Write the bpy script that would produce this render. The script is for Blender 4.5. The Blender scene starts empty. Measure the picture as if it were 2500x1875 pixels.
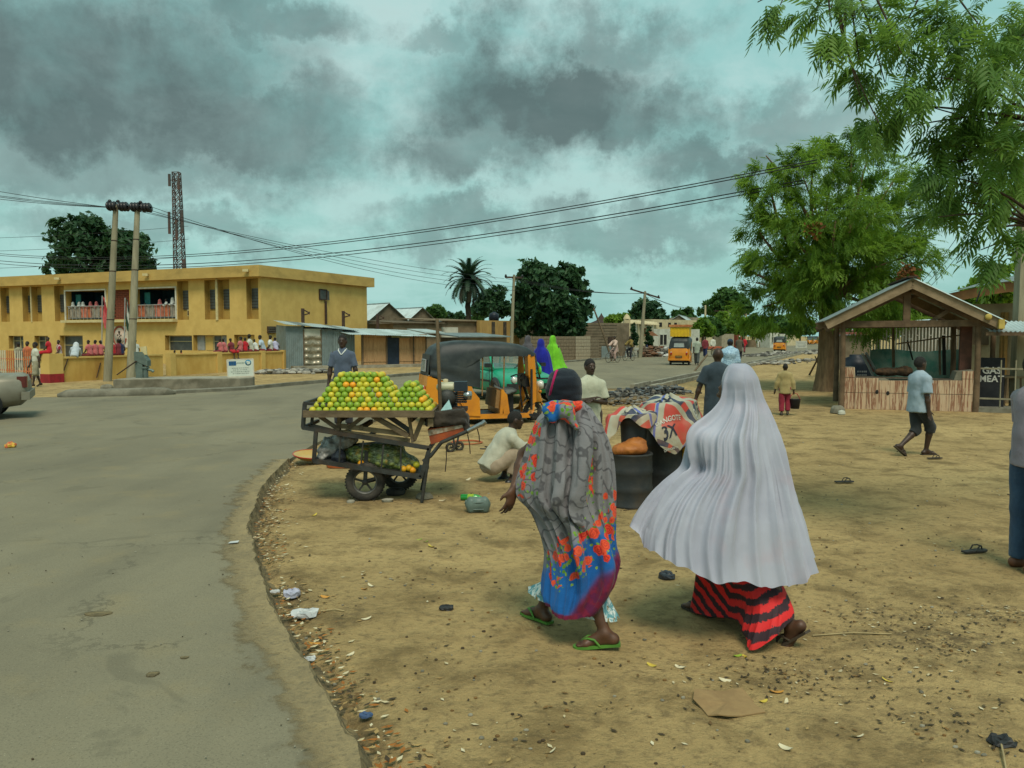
import bpy,math,random
import numpy as np
from mathutils import Vector,Matrix
random.seed(7);np.random.seed(7)
S=bpy.context.scene
COL=S.collection
R=math.radians
PI=math.pi
# ------------------------------------------------------------------ camera
CAM_H=1.85
FPX=1960.0 # focal length in pixels of the 2500 x 1875 photograph
PITCH=math.atan(117.5/FPX)
cam_data=bpy.data.cameras.new('camera')
cam_data.sensor_fit='HORIZONTAL';cam_data.sensor_width=36.0
cam_data.lens=36.0*FPX/2500.0
cam_data.clip_start=0.05;cam_data.clip_end=4000
cam=bpy.data.objects.new('camera',cam_data);COL.objects.link(cam)
cam.location=(0,0,CAM_H);cam.rotation_euler=(PI/2-PITCH,0,0)
S.camera=cam
S.render.resolution_x,S.render.resolution_y=1024,768
S.view_settings.view_transform='Standard';S.view_settings.look='None'
S.view_settings.exposure=0.88;S.view_settings.gamma=1.0
S.view_settings.use_curve_mapping=False
S.render.engine='CYCLES'
S.cycles.use_denoising=True
S.cycles.max_bounces=6;S.cycles.transparent_max_bounces=8
# ------------------------------------------------------------------ sky
SUN_EL,SUN_AZ=57.0,170.0 # soft overcast sun, high, behind the photographer
def make_world():
 w=bpy.data.worlds.new('World');S.world=w;w.use_nodes=True
 nt=w.node_tree;N=nt.nodes;L=nt.links;N.clear()
 out=N.new('ShaderNodeOutputWorld');bg=N.new('ShaderNodeBackground')
 L.new(bg.outputs[0],out.inputs[0])
 sky=N.new('ShaderNodeTexSky');sky.sky_type='NISHITA';sky.sun_disc=False
 sky.sun_elevation=R(SUN_EL);sky.sun_rotation=R(SUN_AZ)
 sky.air_density=1.6;sky.dust_density=3.5
 tc=N.new('ShaderNodeTexCoord')
 def math_(op,a,b=None,clamp=False):
  m=N.new('ShaderNodeMath');m.operation=op;m.use_clamp=clamp
  for i,v in enumerate((a,b)):
   if v is None:continue
   if isinstance(v,(int,float)):m.inputs[i].default_value=v
   else:L.new(v,m.inputs[i])
  return m.outputs[0]
 def vmath(op,a,b=None,outi=0):
  m=N.new('ShaderNodeVectorMath');m.operation=op
  for i,v in enumerate((a,b)):
   if v is None:continue
   if isinstance(v,tuple):m.inputs[i].default_value=v
   else:L.new(v,m.inputs[i])
  return m.outputs[outi]
 def noise(vec,scale,detail=6,rough=.55,dist=0,col=False):
  n=N.new('ShaderNodeTexNoise');L.new(vec,n.inputs['Vector'])
  n.inputs['Scale'].default_value=scale;n.inputs['Detail'].default_value=detail
  n.inputs['Roughness'].default_value=rough;n.inputs['Distortion'].default_value=dist
  return n.outputs['Color' if col else 'Fac']
 def mix(fac,a,b,mode='MIX'):
  m=N.new('ShaderNodeMix');m.data_type='RGBA';m.blend_type=mode
  for nm,v in(('Factor',fac),('A',a),('B',b)):
   sock=[s for s in m.inputs if s.name==nm and(s.type==('VALUE' if nm=='Factor' else 'RGBA'))][0]
   if isinstance(v,(int,float)):sock.default_value=v
   elif isinstance(v,tuple):sock.default_value=(*v,1)
   else:L.new(v,sock)
  return[s for s in m.outputs if s.type=='RGBA'][0]
 def smooth(v,a,b):
  m=N.new('ShaderNodeMapRange');m.interpolation_type='SMOOTHSTEP'
  L.new(v,m.inputs[0]);m.inputs[1].default_value=a;m.inputs[2].default_value=b
  return m.outputs[0]
 d=vmath('NORMALIZE',tc.outputs['Generated'])
 # cloud deck: direction projected on a plane overhead, so that clouds flatten to the horizon
 sep=N.new('ShaderNodeSeparateXYZ');L.new(d,sep.inputs[0])
 zz=math_('ADD',math_('MAXIMUM',sep.outputs[2],0.0),0.22)
 comb=N.new('ShaderNodeCombineXYZ')
 L.new(math_('DIVIDE',sep.outputs[0],zz),comb.inputs[0]);L.new(math_('DIVIDE',sep.outputs[1],zz),comb.inputs[1])
 plane=comb.outputs[0]
 big=noise(plane,1.15,7,.56,.25)
 mid=noise(plane,3.1,9,.62,.3)
 fine=noise(d,9.0,9,.62,.2)
 # the heavy cloud masses one sees: soft-edged bodies at their own bearings, ragged by noise
 wob=vmath('SUBTRACT',noise(d,7.0,10,.66,0,True),(.5,.5,.5))
 dw=vmath('ADD',d,vmath('MULTIPLY',wob,(.27,.27,.22)))
 def bearing(px,py):
  x,y=(px-1250)/FPX,(820-py)/FPX
  v=Vector((x,1,y));v.normalize();return tuple(v)
 total=None
 for(px,py,sx,sz,amt)in[(1330,270,.20,.095,1.0),(1500,330,.15,.055,.85),(1160,380,.14,.06,.75),(1500,130,.12,.05,.6),
(160,170,.30,.13,.95),(560,330,.22,.075,.85),(230,400,.30,.05,.6),(680,60,.12,.05,.7),(1060,110,.07,.03,.55),
(1780,430,.14,.045,.75),(1130,560,.14,.035,.55),(1560,560,.20,.03,.5),(1950,300,.12,.045,.5),(420,560,.2,.03,.5)]:
  c=bearing(px,py)
  v=vmath('MULTIPLY',vmath('SUBTRACT',dw,c),(1/sx,1/.35,1/sz))
  ln=vmath('LENGTH',v,None,1)
  b=math_('MULTIPLY',smooth(ln,1.10,.35),amt)
  total=b if total is None else math_('MAXIMUM',total,b)
 dens=math_('ADD',math_('MULTIPLY',big,.55),math_('ADD',math_('MULTIPLY',mid,.35),math_('MULTIPLY',fine,.3)))
 heavy=math_('MULTIPLY',total,math_('ADD',.35,math_('MULTIPLY',fine,1.3)),True)
 veil=smooth(dens,.50,.70)
 base=mix(.80,sky.outputs[0],(3.7,7.3,6.8)) # high thin overcast over the sky, teal as the photo's air
 k=smooth(sep.outputs[2],0.0,.35)
 pale=mix(k,(4.9,7.9,7.4),(6.0,8.0,7.8))
 c1=mix(math_('MULTIPLY',veil,.8),base,pale)
 grey=smooth(dens,.62,.80)
 c2=mix(math_('MULTIPLY',grey,.3),c1,(2.7,3.9,3.8))
 dark=mix(mid,(.75,1.15,1.18),(1.6,2.3,2.3))
 c3=mix(math_('MULTIPLY',heavy,.93),c2,dark)
 L.new(c3,bg.inputs[0]);bg.inputs[1].default_value=0.05
make_world();S.world.cycles.sampling_method='MANUAL';S.world.cycles.sample_map_resolution=256
sun_d=bpy.data.lights.new('sun','SUN');sun_d.energy=1.5;sun_d.angle=R(22);sun_d.color=(1.0,.91,.74)
sun=bpy.data.objects.new('sun',sun_d);COL.objects.link(sun)
sun.rotation_euler=(R(90-SUN_EL),0,R(180-SUN_AZ))
# ------------------------------------------------------------------ pixel helpers (photograph pixels -> places on the ground)
_cp,_sp=math.cos(PITCH),math.sin(PITCH)
def ray(px,py):
 x,y=(px-1250)/FPX,(937.5-py)/FPX
 return Vector((x,_cp+y*_sp,-_sp+y*_cp))
def at(px,py,d):
 r=ray(px,py);return Vector((r.x*d/r.y,d,CAM_H+r.z*d/r.y))
def gp(px,py,z=0.0):
 r=ray(px,py);t=(z-CAM_H)/r.z
 return Vector((r.x*t,r.y*t,z))
def on_plane(px,py,p0,n):
 r=ray(px,py);o=Vector((0,0,CAM_H));t=(p0-o).dot(n)/r.dot(n);return o+r*t
# ------------------------------------------------------------------ materials
MATS={}
def _n(nt,t,**kw):
 n=nt.nodes.new(t)
 for k,v in kw.items():setattr(n,k,v)
 return n
def mixc(nt,fac,a,b,mode='MIX'):
 m=nt.nodes.new('ShaderNodeMix');m.data_type='RGBA';m.blend_type=mode
 ins={'Factor':m.inputs[0],'A':m.inputs[6],'B':m.inputs[7]}
 for nm,v in(('Factor',fac),('A',a),('B',b)):
  if isinstance(v,(int,float)):ins[nm].default_value=v
  elif isinstance(v,tuple):ins[nm].default_value=(*v[:3],1)
  else:nt.links.new(v,ins[nm])
 return m.outputs[2]
def nmath(nt,op,a,b=None,clamp=False):
 m=nt.nodes.new('ShaderNodeMath');m.operation=op;m.use_clamp=clamp
 for i,v in enumerate((a,b)):
  if v is None:continue
  if isinstance(v,(int,float)):m.inputs[i].default_value=v
  else:nt.links.new(v,m.inputs[i])
 return m.outputs[0]
def nstep(nt,v,a,b):
 m=nt.nodes.new('ShaderNodeMapRange');m.interpolation_type='SMOOTHSTEP'
 nt.links.new(v,m.inputs[0]);m.inputs[1].default_value=a;m.inputs[2].default_value=b
 return m.outputs[0]
def nnoise(nt,vec,scale,detail=5,rough=.55,dist=0.,out='Fac'):
 n=nt.nodes.new('ShaderNodeTexNoise')
 if vec is not None:nt.links.new(vec,n.inputs['Vector'])
 n.inputs['Scale'].default_value=scale;n.inputs['Detail'].default_value=detail
 n.inputs['Roughness'].default_value=rough;n.inputs['Distortion'].default_value=dist
 return n.outputs[out]
def nmap(nt,src='Object',scale=(1,1,1),rot=(0,0,0),loc=(0,0,0)):
 tc=nt.nodes.new('ShaderNodeTexCoord');mp=nt.nodes.new('ShaderNodeMapping')
 nt.links.new(tc.outputs[src],mp.inputs[0]);mp.inputs['Scale'].default_value=scale
 mp.inputs['Rotation'].default_value=rot;mp.inputs['Location'].default_value=loc
 return mp.outputs[0]
def newmat(name):
 m=bpy.data.materials.new(name);m.use_nodes=True
 nt=m.node_tree;b=nt.nodes['Principled BSDF']
 return m,nt,b
def nbump(nt,b,h,strength,dist=.01):
 bp=nt.nodes.new('ShaderNodeBump');bp.inputs['Strength'].default_value=strength;bp.inputs['Distance'].default_value=dist
 nt.links.new(h,bp.inputs['Height']);nt.links.new(bp.outputs[0],b.inputs['Normal'])
def mat(name,c,c2=None,scale=6.,rough=.75,bump=0.,bscale=None,metal=0.,spec=.3,stretch=(1,1,1),lo=.36,hi=.64,dirt=None,dscale=1.2,src='Object',bdist=.01,alpha=None):
 """general procedural surface: two tones broken by noise, an optional larger dirt tone, fine relief"""
 if name in MATS:return MATS[name]
 m,nt,b=newmat(name);v=nmap(nt,src,stretch)
 if c2 is None:c2=tuple(x*.78 for x in c)
 col=mixc(nt,nstep(nt,nnoise(nt,v,scale,6,.6),lo,hi),c,c2)
 if dirt:col=mixc(nt,nmath(nt,'MULTIPLY',nstep(nt,nnoise(nt,v,dscale,7,.65),.48,.72),.8),col,dirt)
 nt.links.new(col,b.inputs['Base Color'])
 b.inputs['Roughness'].default_value=rough;b.inputs['Metallic'].default_value=metal
 b.inputs['Specular IOR Level'].default_value=spec
 if bump:nbump(nt,b,nnoise(nt,v,bscale or scale*4,6,.6),bump,bdist)
 if alpha is not None:b.inputs['Alpha'].default_value=alpha
 MATS[name]=m
 return m
def glass(name,tint=(.25,.4,.4),rough=.05,alpha=.35):
 if name in MATS:return MATS[name]
 m,nt,b=newmat(name)
 v=nmap(nt);nt.links.new(mixc(nt,nnoise(nt,v,8),tint,tuple(x*.7 for x in tint)),b.inputs['Base Color'])
 b.inputs['Roughness'].default_value=rough;b.inputs['Alpha'].default_value=alpha;b.inputs['Specular IOR Level'].default_value=.6
 MATS[name]=m
 return m
# ------------------------------------------------------------------ mesh helpers
def frame_from(d):
 d=Vector(d).normalized();up=Vector((0,0,1))if abs(d.z)<.95 else Vector((1,0,0))
 a=d.cross(up).normalized();return a,a.cross(d).normalized(),d
ROOTS={}
def inv_root(o):
 while o.parent is not None:o=o.parent
 return ROOTS.get(o.name)
class MB:
 def __init__(s):s.v=[];s.f=[];s.m=[];s.sm=[];s.uv=None
 def add(s,V,F,mi=0,smooth=False,M=None):
  o=len(s.v)
  if M is not None:V=[M@Vector(p)for p in V]
  s.v.extend([tuple(p)for p in V]);s.f.extend([tuple(i+o for i in f)for f in F])
  s.m.extend([mi]*len(F));s.sm.extend([smooth]*len(F));return s
 def box(s,c,size,rz=0.,mi=0,M=None,jit=0.):
  hx,hy,hz=size[0]/2,size[1]/2,size[2]/2
  V=[Vector((x,y,z))for x in(-hx,hx)for y in(-hy,hy)for z in(-hz,hz)]
  if jit:V=[p+Vector([random.uniform(-jit,jit)for _ in range(3)])for p in V]
  T=Matrix.Translation(c)@Matrix.Rotation(rz,4,'Z')
  if M is not None:T=M@T
  return s.add([T@p for p in V],[(0,1,3,2),(4,6,7,5),(0,4,5,1),(2,3,7,6),(0,2,6,4),(1,5,7,3)],mi)
 def bar(s,a,b,w,h=None,mi=0,up=None,M=None):
  """a straight rectangular bar from a to b"""
  h=h or w;a,b=Vector(a),Vector(b)
  d=(b-a).normalized()
  if up is None:up=Vector((0,0,1))if abs(d.z)<.95 else Vector((0,1,0))
  x=d.cross(Vector(up)).normalized();y=x.cross(d).normalized()
  V=[p+x*(sx*w/2)+y*(sy*h/2)for p in(a,b)for sx,sy in((-1,-1),(1,-1),(1,1),(-1,1))]
  return s.add(V,[(3,2,1,0),(4,5,6,7),(0,1,5,4),(1,2,6,5),(2,3,7,6),(3,0,4,7)],mi,False,M)
 def tube(s,pts,r,n=8,mi=0,closed=False,M=None,smooth=True,sq=None):
  pts=[Vector(p)for p in pts];k=len(pts)
  rs=[r]*k if isinstance(r,(int,float))else list(r)
  V=[];prev=None
  for i,p in enumerate(pts):
   if closed:d=pts[(i+1)%k]-pts[i-1]
   else:d=pts[min(i+1,k-1)]-pts[max(i-1,0)]
   if d.length<1e-9:d=Vector((0,0,1))
   d.normalize()
   if prev is None:a,b,_=frame_from(d)
   else:
    a=(prev-d*prev.dot(d))
    if a.length<1e-6:a=frame_from(d)[0]
    a.normalize();b=d.cross(a)*-1
    b=a.cross(d).normalized()
   prev=a
   for j in range(n):
    t=2*PI*j/n;V.append(p+a*(math.cos(t)*rs[i])+b*(math.sin(t)*rs[i]*(sq or 1)))
  F=[]
  for i in range(k if closed else k-1):
   for j in range(n):
    i2=(i+1)%k;F.append((i*n+j,i2*n+j,i2*n+(j+1)%n,i*n+(j+1)%n))
  s.add(V,F,mi,smooth,M)
  if not closed:
   s.add([V[j]for j in range(n)],[tuple(range(n))],mi,False,M)
   s.add([V[(k-1)*n+j]for j in range(n)],[tuple(reversed(range(n)))],mi,False,M)
  return s
 def lathe(s,prof,n=24,c=(0,0,0),axis=(0,0,1),mi=0,M=None,smooth=True,arc=2*PI):
  a,b,d=frame_from(axis);c=Vector(c);V=[];F=[]
  k=len(prof);full=abs(arc-2*PI)<1e-6;m=n if full else n+1
  for j in range(m):
   t=arc*j/n
   for(r,h)in prof:V.append(c+d*h+a*(math.cos(t)*r)+b*(math.sin(t)*r))
  for j in range(n):
   j2=(j+1)%m
   for i in range(k-1):F.append((j*k+i,j*k+i+1,j2*k+i+1,j2*k+i))
  return s.add(V,F,mi,smooth,M)
 def ball(s,c,r,n=10,mi=0,M=None,jit=0.):
  if isinstance(r,(int,float)):r=(r,r,r)
  V=[];F=[];m=max(4,n//2)
  for i in range(m+1):
   ph=PI*i/m
   for j in range(n):
    t=2*PI*j/n;q=1+random.uniform(-jit,jit)
    V.append((c[0]+r[0]*math.sin(ph)*math.cos(t)*q,c[1]+r[1]*math.sin(ph)*math.sin(t)*q,c[2]+r[2]*math.cos(ph)*q))
  for i in range(m):
   for j in range(n):F.append((i*n+j,(i+1)*n+j,(i+1)*n+(j+1)%n,i*n+(j+1)%n))
  return s.add(V,F,mi,True,M)
 def grid(s,P,mi=0,cu=False,cv=False,smooth=True,M=None):
  """P: array nu x nv x 3"""
  P=np.asarray(P,float);nu,nv=P.shape[:2];F=[]
  for i in range(nu if cu else nu-1):
   for j in range(nv if cv else nv-1):
    a,b=i,(i+1)%nu;c,d=j,(j+1)%nv
    F.append((a*nv+c,b*nv+c,b*nv+d,a*nv+d))
  return s.add([Vector(p)for p in P.reshape(-1,3)],F,mi,smooth,M)
 def prism(s,poly,d,mi=0,M=None,smooth=False):
  """closed 3-D polygon pushed along vector d"""
  n=len(poly);d=Vector(d);A=[Vector(p)for p in poly];B=[p+d for p in A]
  F=[tuple(range(n)),tuple(reversed(range(n,2*n)))]+[(i,i+n,(i+1)%n+n,(i+1)%n)for i in range(n)]
  return s.add(A+B,[tuple(reversed(f))for f in F],mi,smooth,M)
 def build(s,name,m,parent=None,world=False,loc=None,auto=False):
  me=bpy.data.meshes.new(name)
  V=s.v
  if world and parent is not None:
   I=inv_root(parent)
   if I is not None:V=[tuple(I@Vector(p))for p in V]
  me.from_pydata(V,[],s.f)
  ms=m if isinstance(m,(list,tuple))else[m]
  for q in ms:me.materials.append(q)
  me.polygons.foreach_set('material_index',s.m);me.polygons.foreach_set('use_smooth',s.sm);me.update()
  o=bpy.data.objects.new(name,me);COL.objects.link(o)
  if parent is not None:o.parent=parent
  if loc is not None:o.location=loc
  return o
def tag(o,label=None,cat=None,group=None,kind=None):
 if label:o['label']=label
 if cat:o['category']=cat
 if group:o['group']=group
 if kind:o['kind']=kind
 return o
def thing(name,label,cat,loc=(0,0,0),rotz=0.,group=None):
 o=bpy.data.objects.new(name,None);COL.objects.link(o);o.empty_display_size=.1
 o.location=loc;o.rotation_euler=(0,0,rotz)
 ROOTS[o.name]=(Matrix.Translation(loc)@Matrix.Rotation(rotz,4,'Z')).inverted()
 return tag(o,label,cat,group)
def copy_tree(o,parent=None):
 c=o.copy();COL.objects.link(c);c.parent=parent
 for ch in list(o.children):copy_tree(ch,c)
 return c
def np_mesh(name,V,F,m,parent=None,smooth=True,world=False):
 V=np.asarray(V,float)
 if world and parent is not None:
  I=inv_root(parent)
  if I is not None:
   A=np.array(I);V=V@A[:3,:3].T+A[:3,3]
 me=bpy.data.meshes.new(name);F=np.asarray(F,int)
 k=F.shape[1]
 me.vertices.add(len(V));me.vertices.foreach_set('co',V.ravel())
 me.loops.add(F.size);me.loops.foreach_set('vertex_index',F.ravel())
 me.polygons.add(len(F));me.polygons.foreach_set('loop_start',np.arange(0,F.size,k));
 me.polygons.foreach_set('use_smooth',np.full(len(F),smooth))
 for q in(m if isinstance(m,(list,tuple))else[m]):me.materials.append(q)
 me.update(calc_edges=True);me.validate()
 o=bpy.data.objects.new(name,me);COL.objects.link(o)
 if parent is not None:o.parent=parent
 return o
def set_uv(o,U):
 """per-vertex uv (n x 2) onto the mesh"""
 me=o.data;uv=me.uv_layers.new(name='UVMap');li=np.empty(len(me.loops),int)
 me.loops.foreach_get('vertex_index',li);uv.data.foreach_set('uv',np.asarray(U,float)[li].ravel())
def set_attr(o,name,vals):
 a=o.data.attributes.new(name,'FLOAT','POINT');a.data.foreach_set('value',np.asarray(vals,float))
def text_mesh(txt,size,depth=.002,align='CENTER',bold=.0):
 """outline of some lettering as mesh arrays in its own x-y plane"""
 c=bpy.data.curves.new('lettering','FONT');c.body=txt;c.size=size;c.extrude=depth;c.align_x=align;c.offset=bold
 c.resolution_u=3
 o=bpy.data.objects.new('lettering',c);COL.objects.link(o)
 dg=bpy.context.evaluated_depsgraph_get();e=o.evaluated_get(dg);me=e.to_mesh()
 V=[v.co.copy()for v in me.vertices];F=[tuple(p.vertices)for p in me.polygons]
 e.to_mesh_clear();bpy.data.objects.remove(o);bpy.data.curves.remove(c)
 return V,F
def vnoise(P,scale,seed=0,oct=3):
 """cheap smooth value noise, P: n x 2 or n x 3 array -> n values in about -1..1"""
 P=np.asarray(P,float)*scale;out=np.zeros(len(P));a=1.;tot=0.
 for o_ in range(oct):
  I=np.floor(P).astype(int);f=P-I;f=f*f*(3-2*f);acc=np.zeros(len(P))
  D=P.shape[1]
  for c in range(2**D):
   off=np.array([(c>>k)&1 for k in range(D)]);J=I+off
   h=(J[:,0]*73856093)^(J[:,1]*19349663)^((J[:,2]*83492791)if D==3 else 0)^(seed*2654435+o_*97)
   h=(h^(h>>13))*1274126177;h=(h^(h>>16))&0xffff
   w=np.prod(np.where(off,f,1-f),axis=1);acc+=w*(h/32767.5-1)
  out+=a*acc;tot+=a;a*=.5;P=P*2.03+11.7
 return out/tot
# ------------------------------------------------------------------ ground, road, kerbs
U=Vector((.414,.910,0));PERP=Vector((.910,-.414,0)) # main road direction, and across it
def mat_dirt():
 m,nt,b=newmat('sandy_dirt');v=nmap(nt)
 n1=nnoise(nt,v,.35,5,.6,.4);n2=nnoise(nt,v,2.2,8,.65,.3);n3=nnoise(nt,v,14.,8,.7)
 c=mixc(nt,nstep(nt,n1,.35,.68),(.45,.32,.145),(.34,.24,.107))
 c=mixc(nt,nmath(nt,'MULTIPLY',nstep(nt,n2,.44,.68),.85),c,(.18,.125,.055))
 c=mixc(nt,nmath(nt,'MULTIPLY',nstep(nt,n3,.48,.66),.55),c,(.135,.098,.052))
 n4=nnoise(nt,v,60.,6,.7);c=mixc(nt,nmath(nt,'MULTIPLY',nstep(nt,n4,.56,.70),.5),c,(.48,.37,.19))
 # trodden, rubbish-stained patches, plus shade painted in under the three-wheeler and along the gutter
 at_=nt.nodes.new('ShaderNodeAttribute');at_.attribute_name='stain'
 stn=nmath(nt,'MULTIPLY',at_.outputs['Fac'],nstep(nt,nnoise(nt,v,9.,8,.75),.40,.60))
 c=mixc(nt,nmath(nt,'MULTIPLY',stn,.85),c,(.075,.055,.034))
 nt.links.new(c,b.inputs['Base Color']);b.inputs['Roughness'].default_value=.95;b.inputs['Specular IOR Level'].default_value=.1
 h=nmath(nt,'ADD',nmath(nt,'MULTIPLY',n3,.55),nmath(nt,'ADD',nmath(nt,'MULTIPLY',n2,1.6),nmath(nt,'MULTIPLY',n4,.16)))
 nbump(nt,b,h,1.,.06);return m
def mat_asphalt():
 m,nt,b=newmat('dusty_asphalt');v=nmap(nt)
 n1=nnoise(nt,v,.28,5,.6,.5);n2=nnoise(nt,v,1.6,8,.65);n3=nnoise(nt,v,85.,4,.7);n5=nnoise(nt,nmap(nt,'Object',(1,.25,1),(0,0,.6)),.7,6,.6)
 c=mixc(nt,nstep(nt,n1,.34,.66),(.215,.190,.125),(.17,.15,.10))
 c=mixc(nt,nmath(nt,'MULTIPLY',nstep(nt,n5,.45,.70),.55),c,(.125,.113,.078))
 c=mixc(nt,nmath(nt,'MULTIPLY',nstep(nt,n2,.50,.74),.55),c,(.235,.19,.105))
 c=mixc(nt,nmath(nt,'MULTIPLY',nstep(nt,n3,.50,.66),.45),c,(.085,.078,.055))
 vw_=nt.nodes.new('ShaderNodeVectorMath');vw_.operation='ADD';nt.links.new(v,vw_.inputs[0]);nt.links.new(nnoise(nt,v,3.,6,.7,0,'Color'),vw_.inputs[1])
 cr_=nt.nodes.new('ShaderNodeTexVoronoi');cr_.feature='DISTANCE_TO_EDGE';cr_.inputs['Scale'].default_value=.33;nt.links.new(vw_.outputs[0],cr_.inputs['Vector'])
 c=mixc(nt,nmath(nt,'MULTIPLY',nmath(nt,'MULTIPLY',nstep(nt,cr_.outputs['Distance'],.012,.003),nstep(nt,nnoise(nt,v,.5,3),.52,.62)),.45),c,(.05,.045,.032))
 c=mixc(nt,nmath(nt,'MULTIPLY',nstep(nt,nnoise(nt,v,.9,4,.6,1.),.60,.66),.35),c,(.10,.09,.062))
 n6=nnoise(nt,v,130.,3,.6);c=mixc(nt,nmath(nt,'MULTIPLY',nstep(nt,n6,.65,.74),.7),c,(.42,.38,.27))
 at_=nt.nodes.new('ShaderNodeAttribute');at_.attribute_name='dust'
 c=mixc(nt,nmath(nt,'MULTIPLY',at_.outputs['Fac'],nstep(nt,n2,.30,.58)),c,(.30,.225,.105))
 nt.links.new(c,b.inputs['Base Color']);b.inputs['Roughness'].default_value=.88;b.inputs['Specular IOR Level'].default_value=.22
 nbump(nt,b,nmath(nt,'ADD',nmath(nt,'MULTIPLY',n3,.35),nmath(nt,'MULTIPLY',n2,1.2)),.55,.02);return m
M_DIRT,M_ASPH=mat_dirt(),mat_asphalt()
M_CONC=mat('rough_concrete',(.20,.185,.14),(.13,.122,.09),3,.92,.5,20,dirt=(.09,.08,.055))
M_CONC2=mat('pale_concrete',(.30,.285,.22),(.22,.20,.15),3,.92,.4,18,dirt=(.15,.13,.09))
M_EDGE=mat('crumbled_road_edge',(.20,.155,.078),(.105,.084,.045),9,.95,.9,30,bdist=.03)
ROAD_Z=.05
_edge_px=[(878,1875),(835,1808),(787,1717),(749,1650),(706,1583),(677,1511),(648,1444),(629,1396),(615,1329),(608,1291),(620,1248),(648,1190),(682,1152),(706,1130)]
EDGE=[gp(x,y)for x,y in _edge_px]
RSTART=EDGE[-1].copy()
EDGE=[Vector((.55,-8,0)),Vector((.0,.5,0)),Vector((-.35,2.2,0))]+EDGE
_right=[Vector((x,y,0))for x,y in((-3.3,13.2),(-3.25,15.2),(-2.75,18.5),(-1.5,22.3),(.2,25.4),(1.9,27.4))]+[RSTART+U*t for t in(17.5,18.5,26,40,60,90,150,260,420)]
def smooth_line(P,step):
 P=[Vector(p)for p in P];out=[]
 for i in range(len(P)-1):
  p0,p1,p2,p3=P[max(i-1,0)],P[i],P[i+1],P[min(i+2,len(P)-1)]
  n=max(1,int((p2-p1).length/step))
  for k in range(n):
   t=k/n;out.append(.5*((2*p1)+(p2-p0)*t+(2*p0-5*p1+4*p2-p3)*t*t+(3*p1-p0-3*p2+p3)*t**3))
 out.append(P[-1]);return out
NEAR=smooth_line(EDGE,.045)
for i,p in enumerate(NEAR):
 if i in(0,len(NEAR)-1):continue
 nz=vnoise(np.array([[p.x,p.y]]),6.,3,4)[0]*.035+vnoise(np.array([[p.x,p.y]]),1.3,5,2)[0]*.06
 p.x+=nz*.8;p.y-=nz*.4
RIGHT=_right
LEFTK=[gp(779,939),gp(700,946),gp(600,956),gp(450,964),gp(380,968),gp(135,974)]
FARL=[Vector((3,53,0))+U*t for t in(420,260,150,90,50,20,8,0,-12)]
OUTL=[Vector((p.x,p.y,0))for p in LEFTK]+[Vector((-19,23.2,0)),Vector((-40,22,0)),Vector((-120,20,0)),Vector((-120,-8,0))]
def make_road():
 poly=[p.copy()for p in NEAR]+RIGHT+FARL+OUTL
 import bmesh
 bm=bmesh.new();vs=[bm.verts.new((p.x,p.y,ROAD_Z))for p in poly]
 es=[bm.edges.new((vs[i],vs[(i+1)%len(vs)]))for i in range(len(vs))]
 bmesh.ops.triangle_fill(bm,edges=es,use_beauty=True)
 for f in bm.faces:
  if f.normal.z<0:f.normal_flip()
 me=bpy.data.meshes.new('road')
 n=len(vs);lo=[bm.verts.new((p.x,p.y,-.12))for p in poly]
 for i in range(n):
  try:bm.faces.new((vs[(i+1)%n],vs[i],lo[i],lo[(i+1)%n]))
  except ValueError:pass
 bm.to_mesh(me);bm.free();me.materials.append(M_ASPH)
 o=bpy.data.objects.new('road',me);COL.objects.link(o);tag(o,kind='structure');return o
road=make_road()
_nv=np.empty(len(road.data.vertices)*3);road.data.vertices.foreach_get('co',_nv);set_attr(road,'dust',np.zeros(len(_nv)//3))
# dusty, broken shoulder along the near edge: a strip of its own lying a little above the asphalt, ragged on both sides
def strip(name,line,w0,w1,z,m,seed,wob=.05,n=5,attr=None):
 pts=line;P=np.zeros((len(pts),n,3))
 for i,p in enumerate(pts):
  d=(pts[min(i+1,len(pts)-1)]-pts[max(i-1,0)]).normalized();nrm=Vector((-d.y,d.x,0))
  a=w0+vnoise(np.array([[p.x,p.y]]),3.,seed,3)[0]*wob*.3;b=w1+vnoise(np.array([[p.x,p.y]]),2.2,seed+1,4)[0]*wob*2
  for k in range(n):
   t=k/(n-1);q=p+nrm*(a+(b-a)*t)
   zz=z*(1-t*t)if k<n-1 else-.004
   P[i,k]=(q.x,q.y,ROAD_Z+zz+vnoise(np.array([[q.x,q.y]]),9.,seed+2,3)[0]*.006*(1-t))
 mb=MB();mb.grid(P[:,::-1]);return mb.build(name,m)
def mat_dust():
 m,nt,b=newmat('road_dust');v=nmap(nt);n2=nnoise(nt,v,5.,8,.7);n3=nnoise(nt,v,40.,5,.7)
 c=mixc(nt,nstep(nt,n2,.35,.65),(.30,.225,.11),(.20,.155,.08));c=mixc(nt,nmath(nt,'MULTIPLY',nstep(nt,n3,.5,.7),.6),c,(.12,.095,.05));nt.links.new(c,b.inputs['Base Color']);b.inputs['Roughness'].default_value=.95
 nbump(nt,b,nmath(nt,'ADD',n2,nmath(nt,'MULTIPLY',n3,.4)),.8,.03)
 a=nt.nodes.new('ShaderNodeAttribute');a.attribute_name='fade';al=nstep(nt,nmath(nt,'ADD',a.outputs['Fac'],nmath(nt,'MULTIPLY',nmath(nt,'SUBTRACT',n2,.5),1.6)),.30,.62);nt.links.new(al,b.inputs['Alpha']);return m
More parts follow.
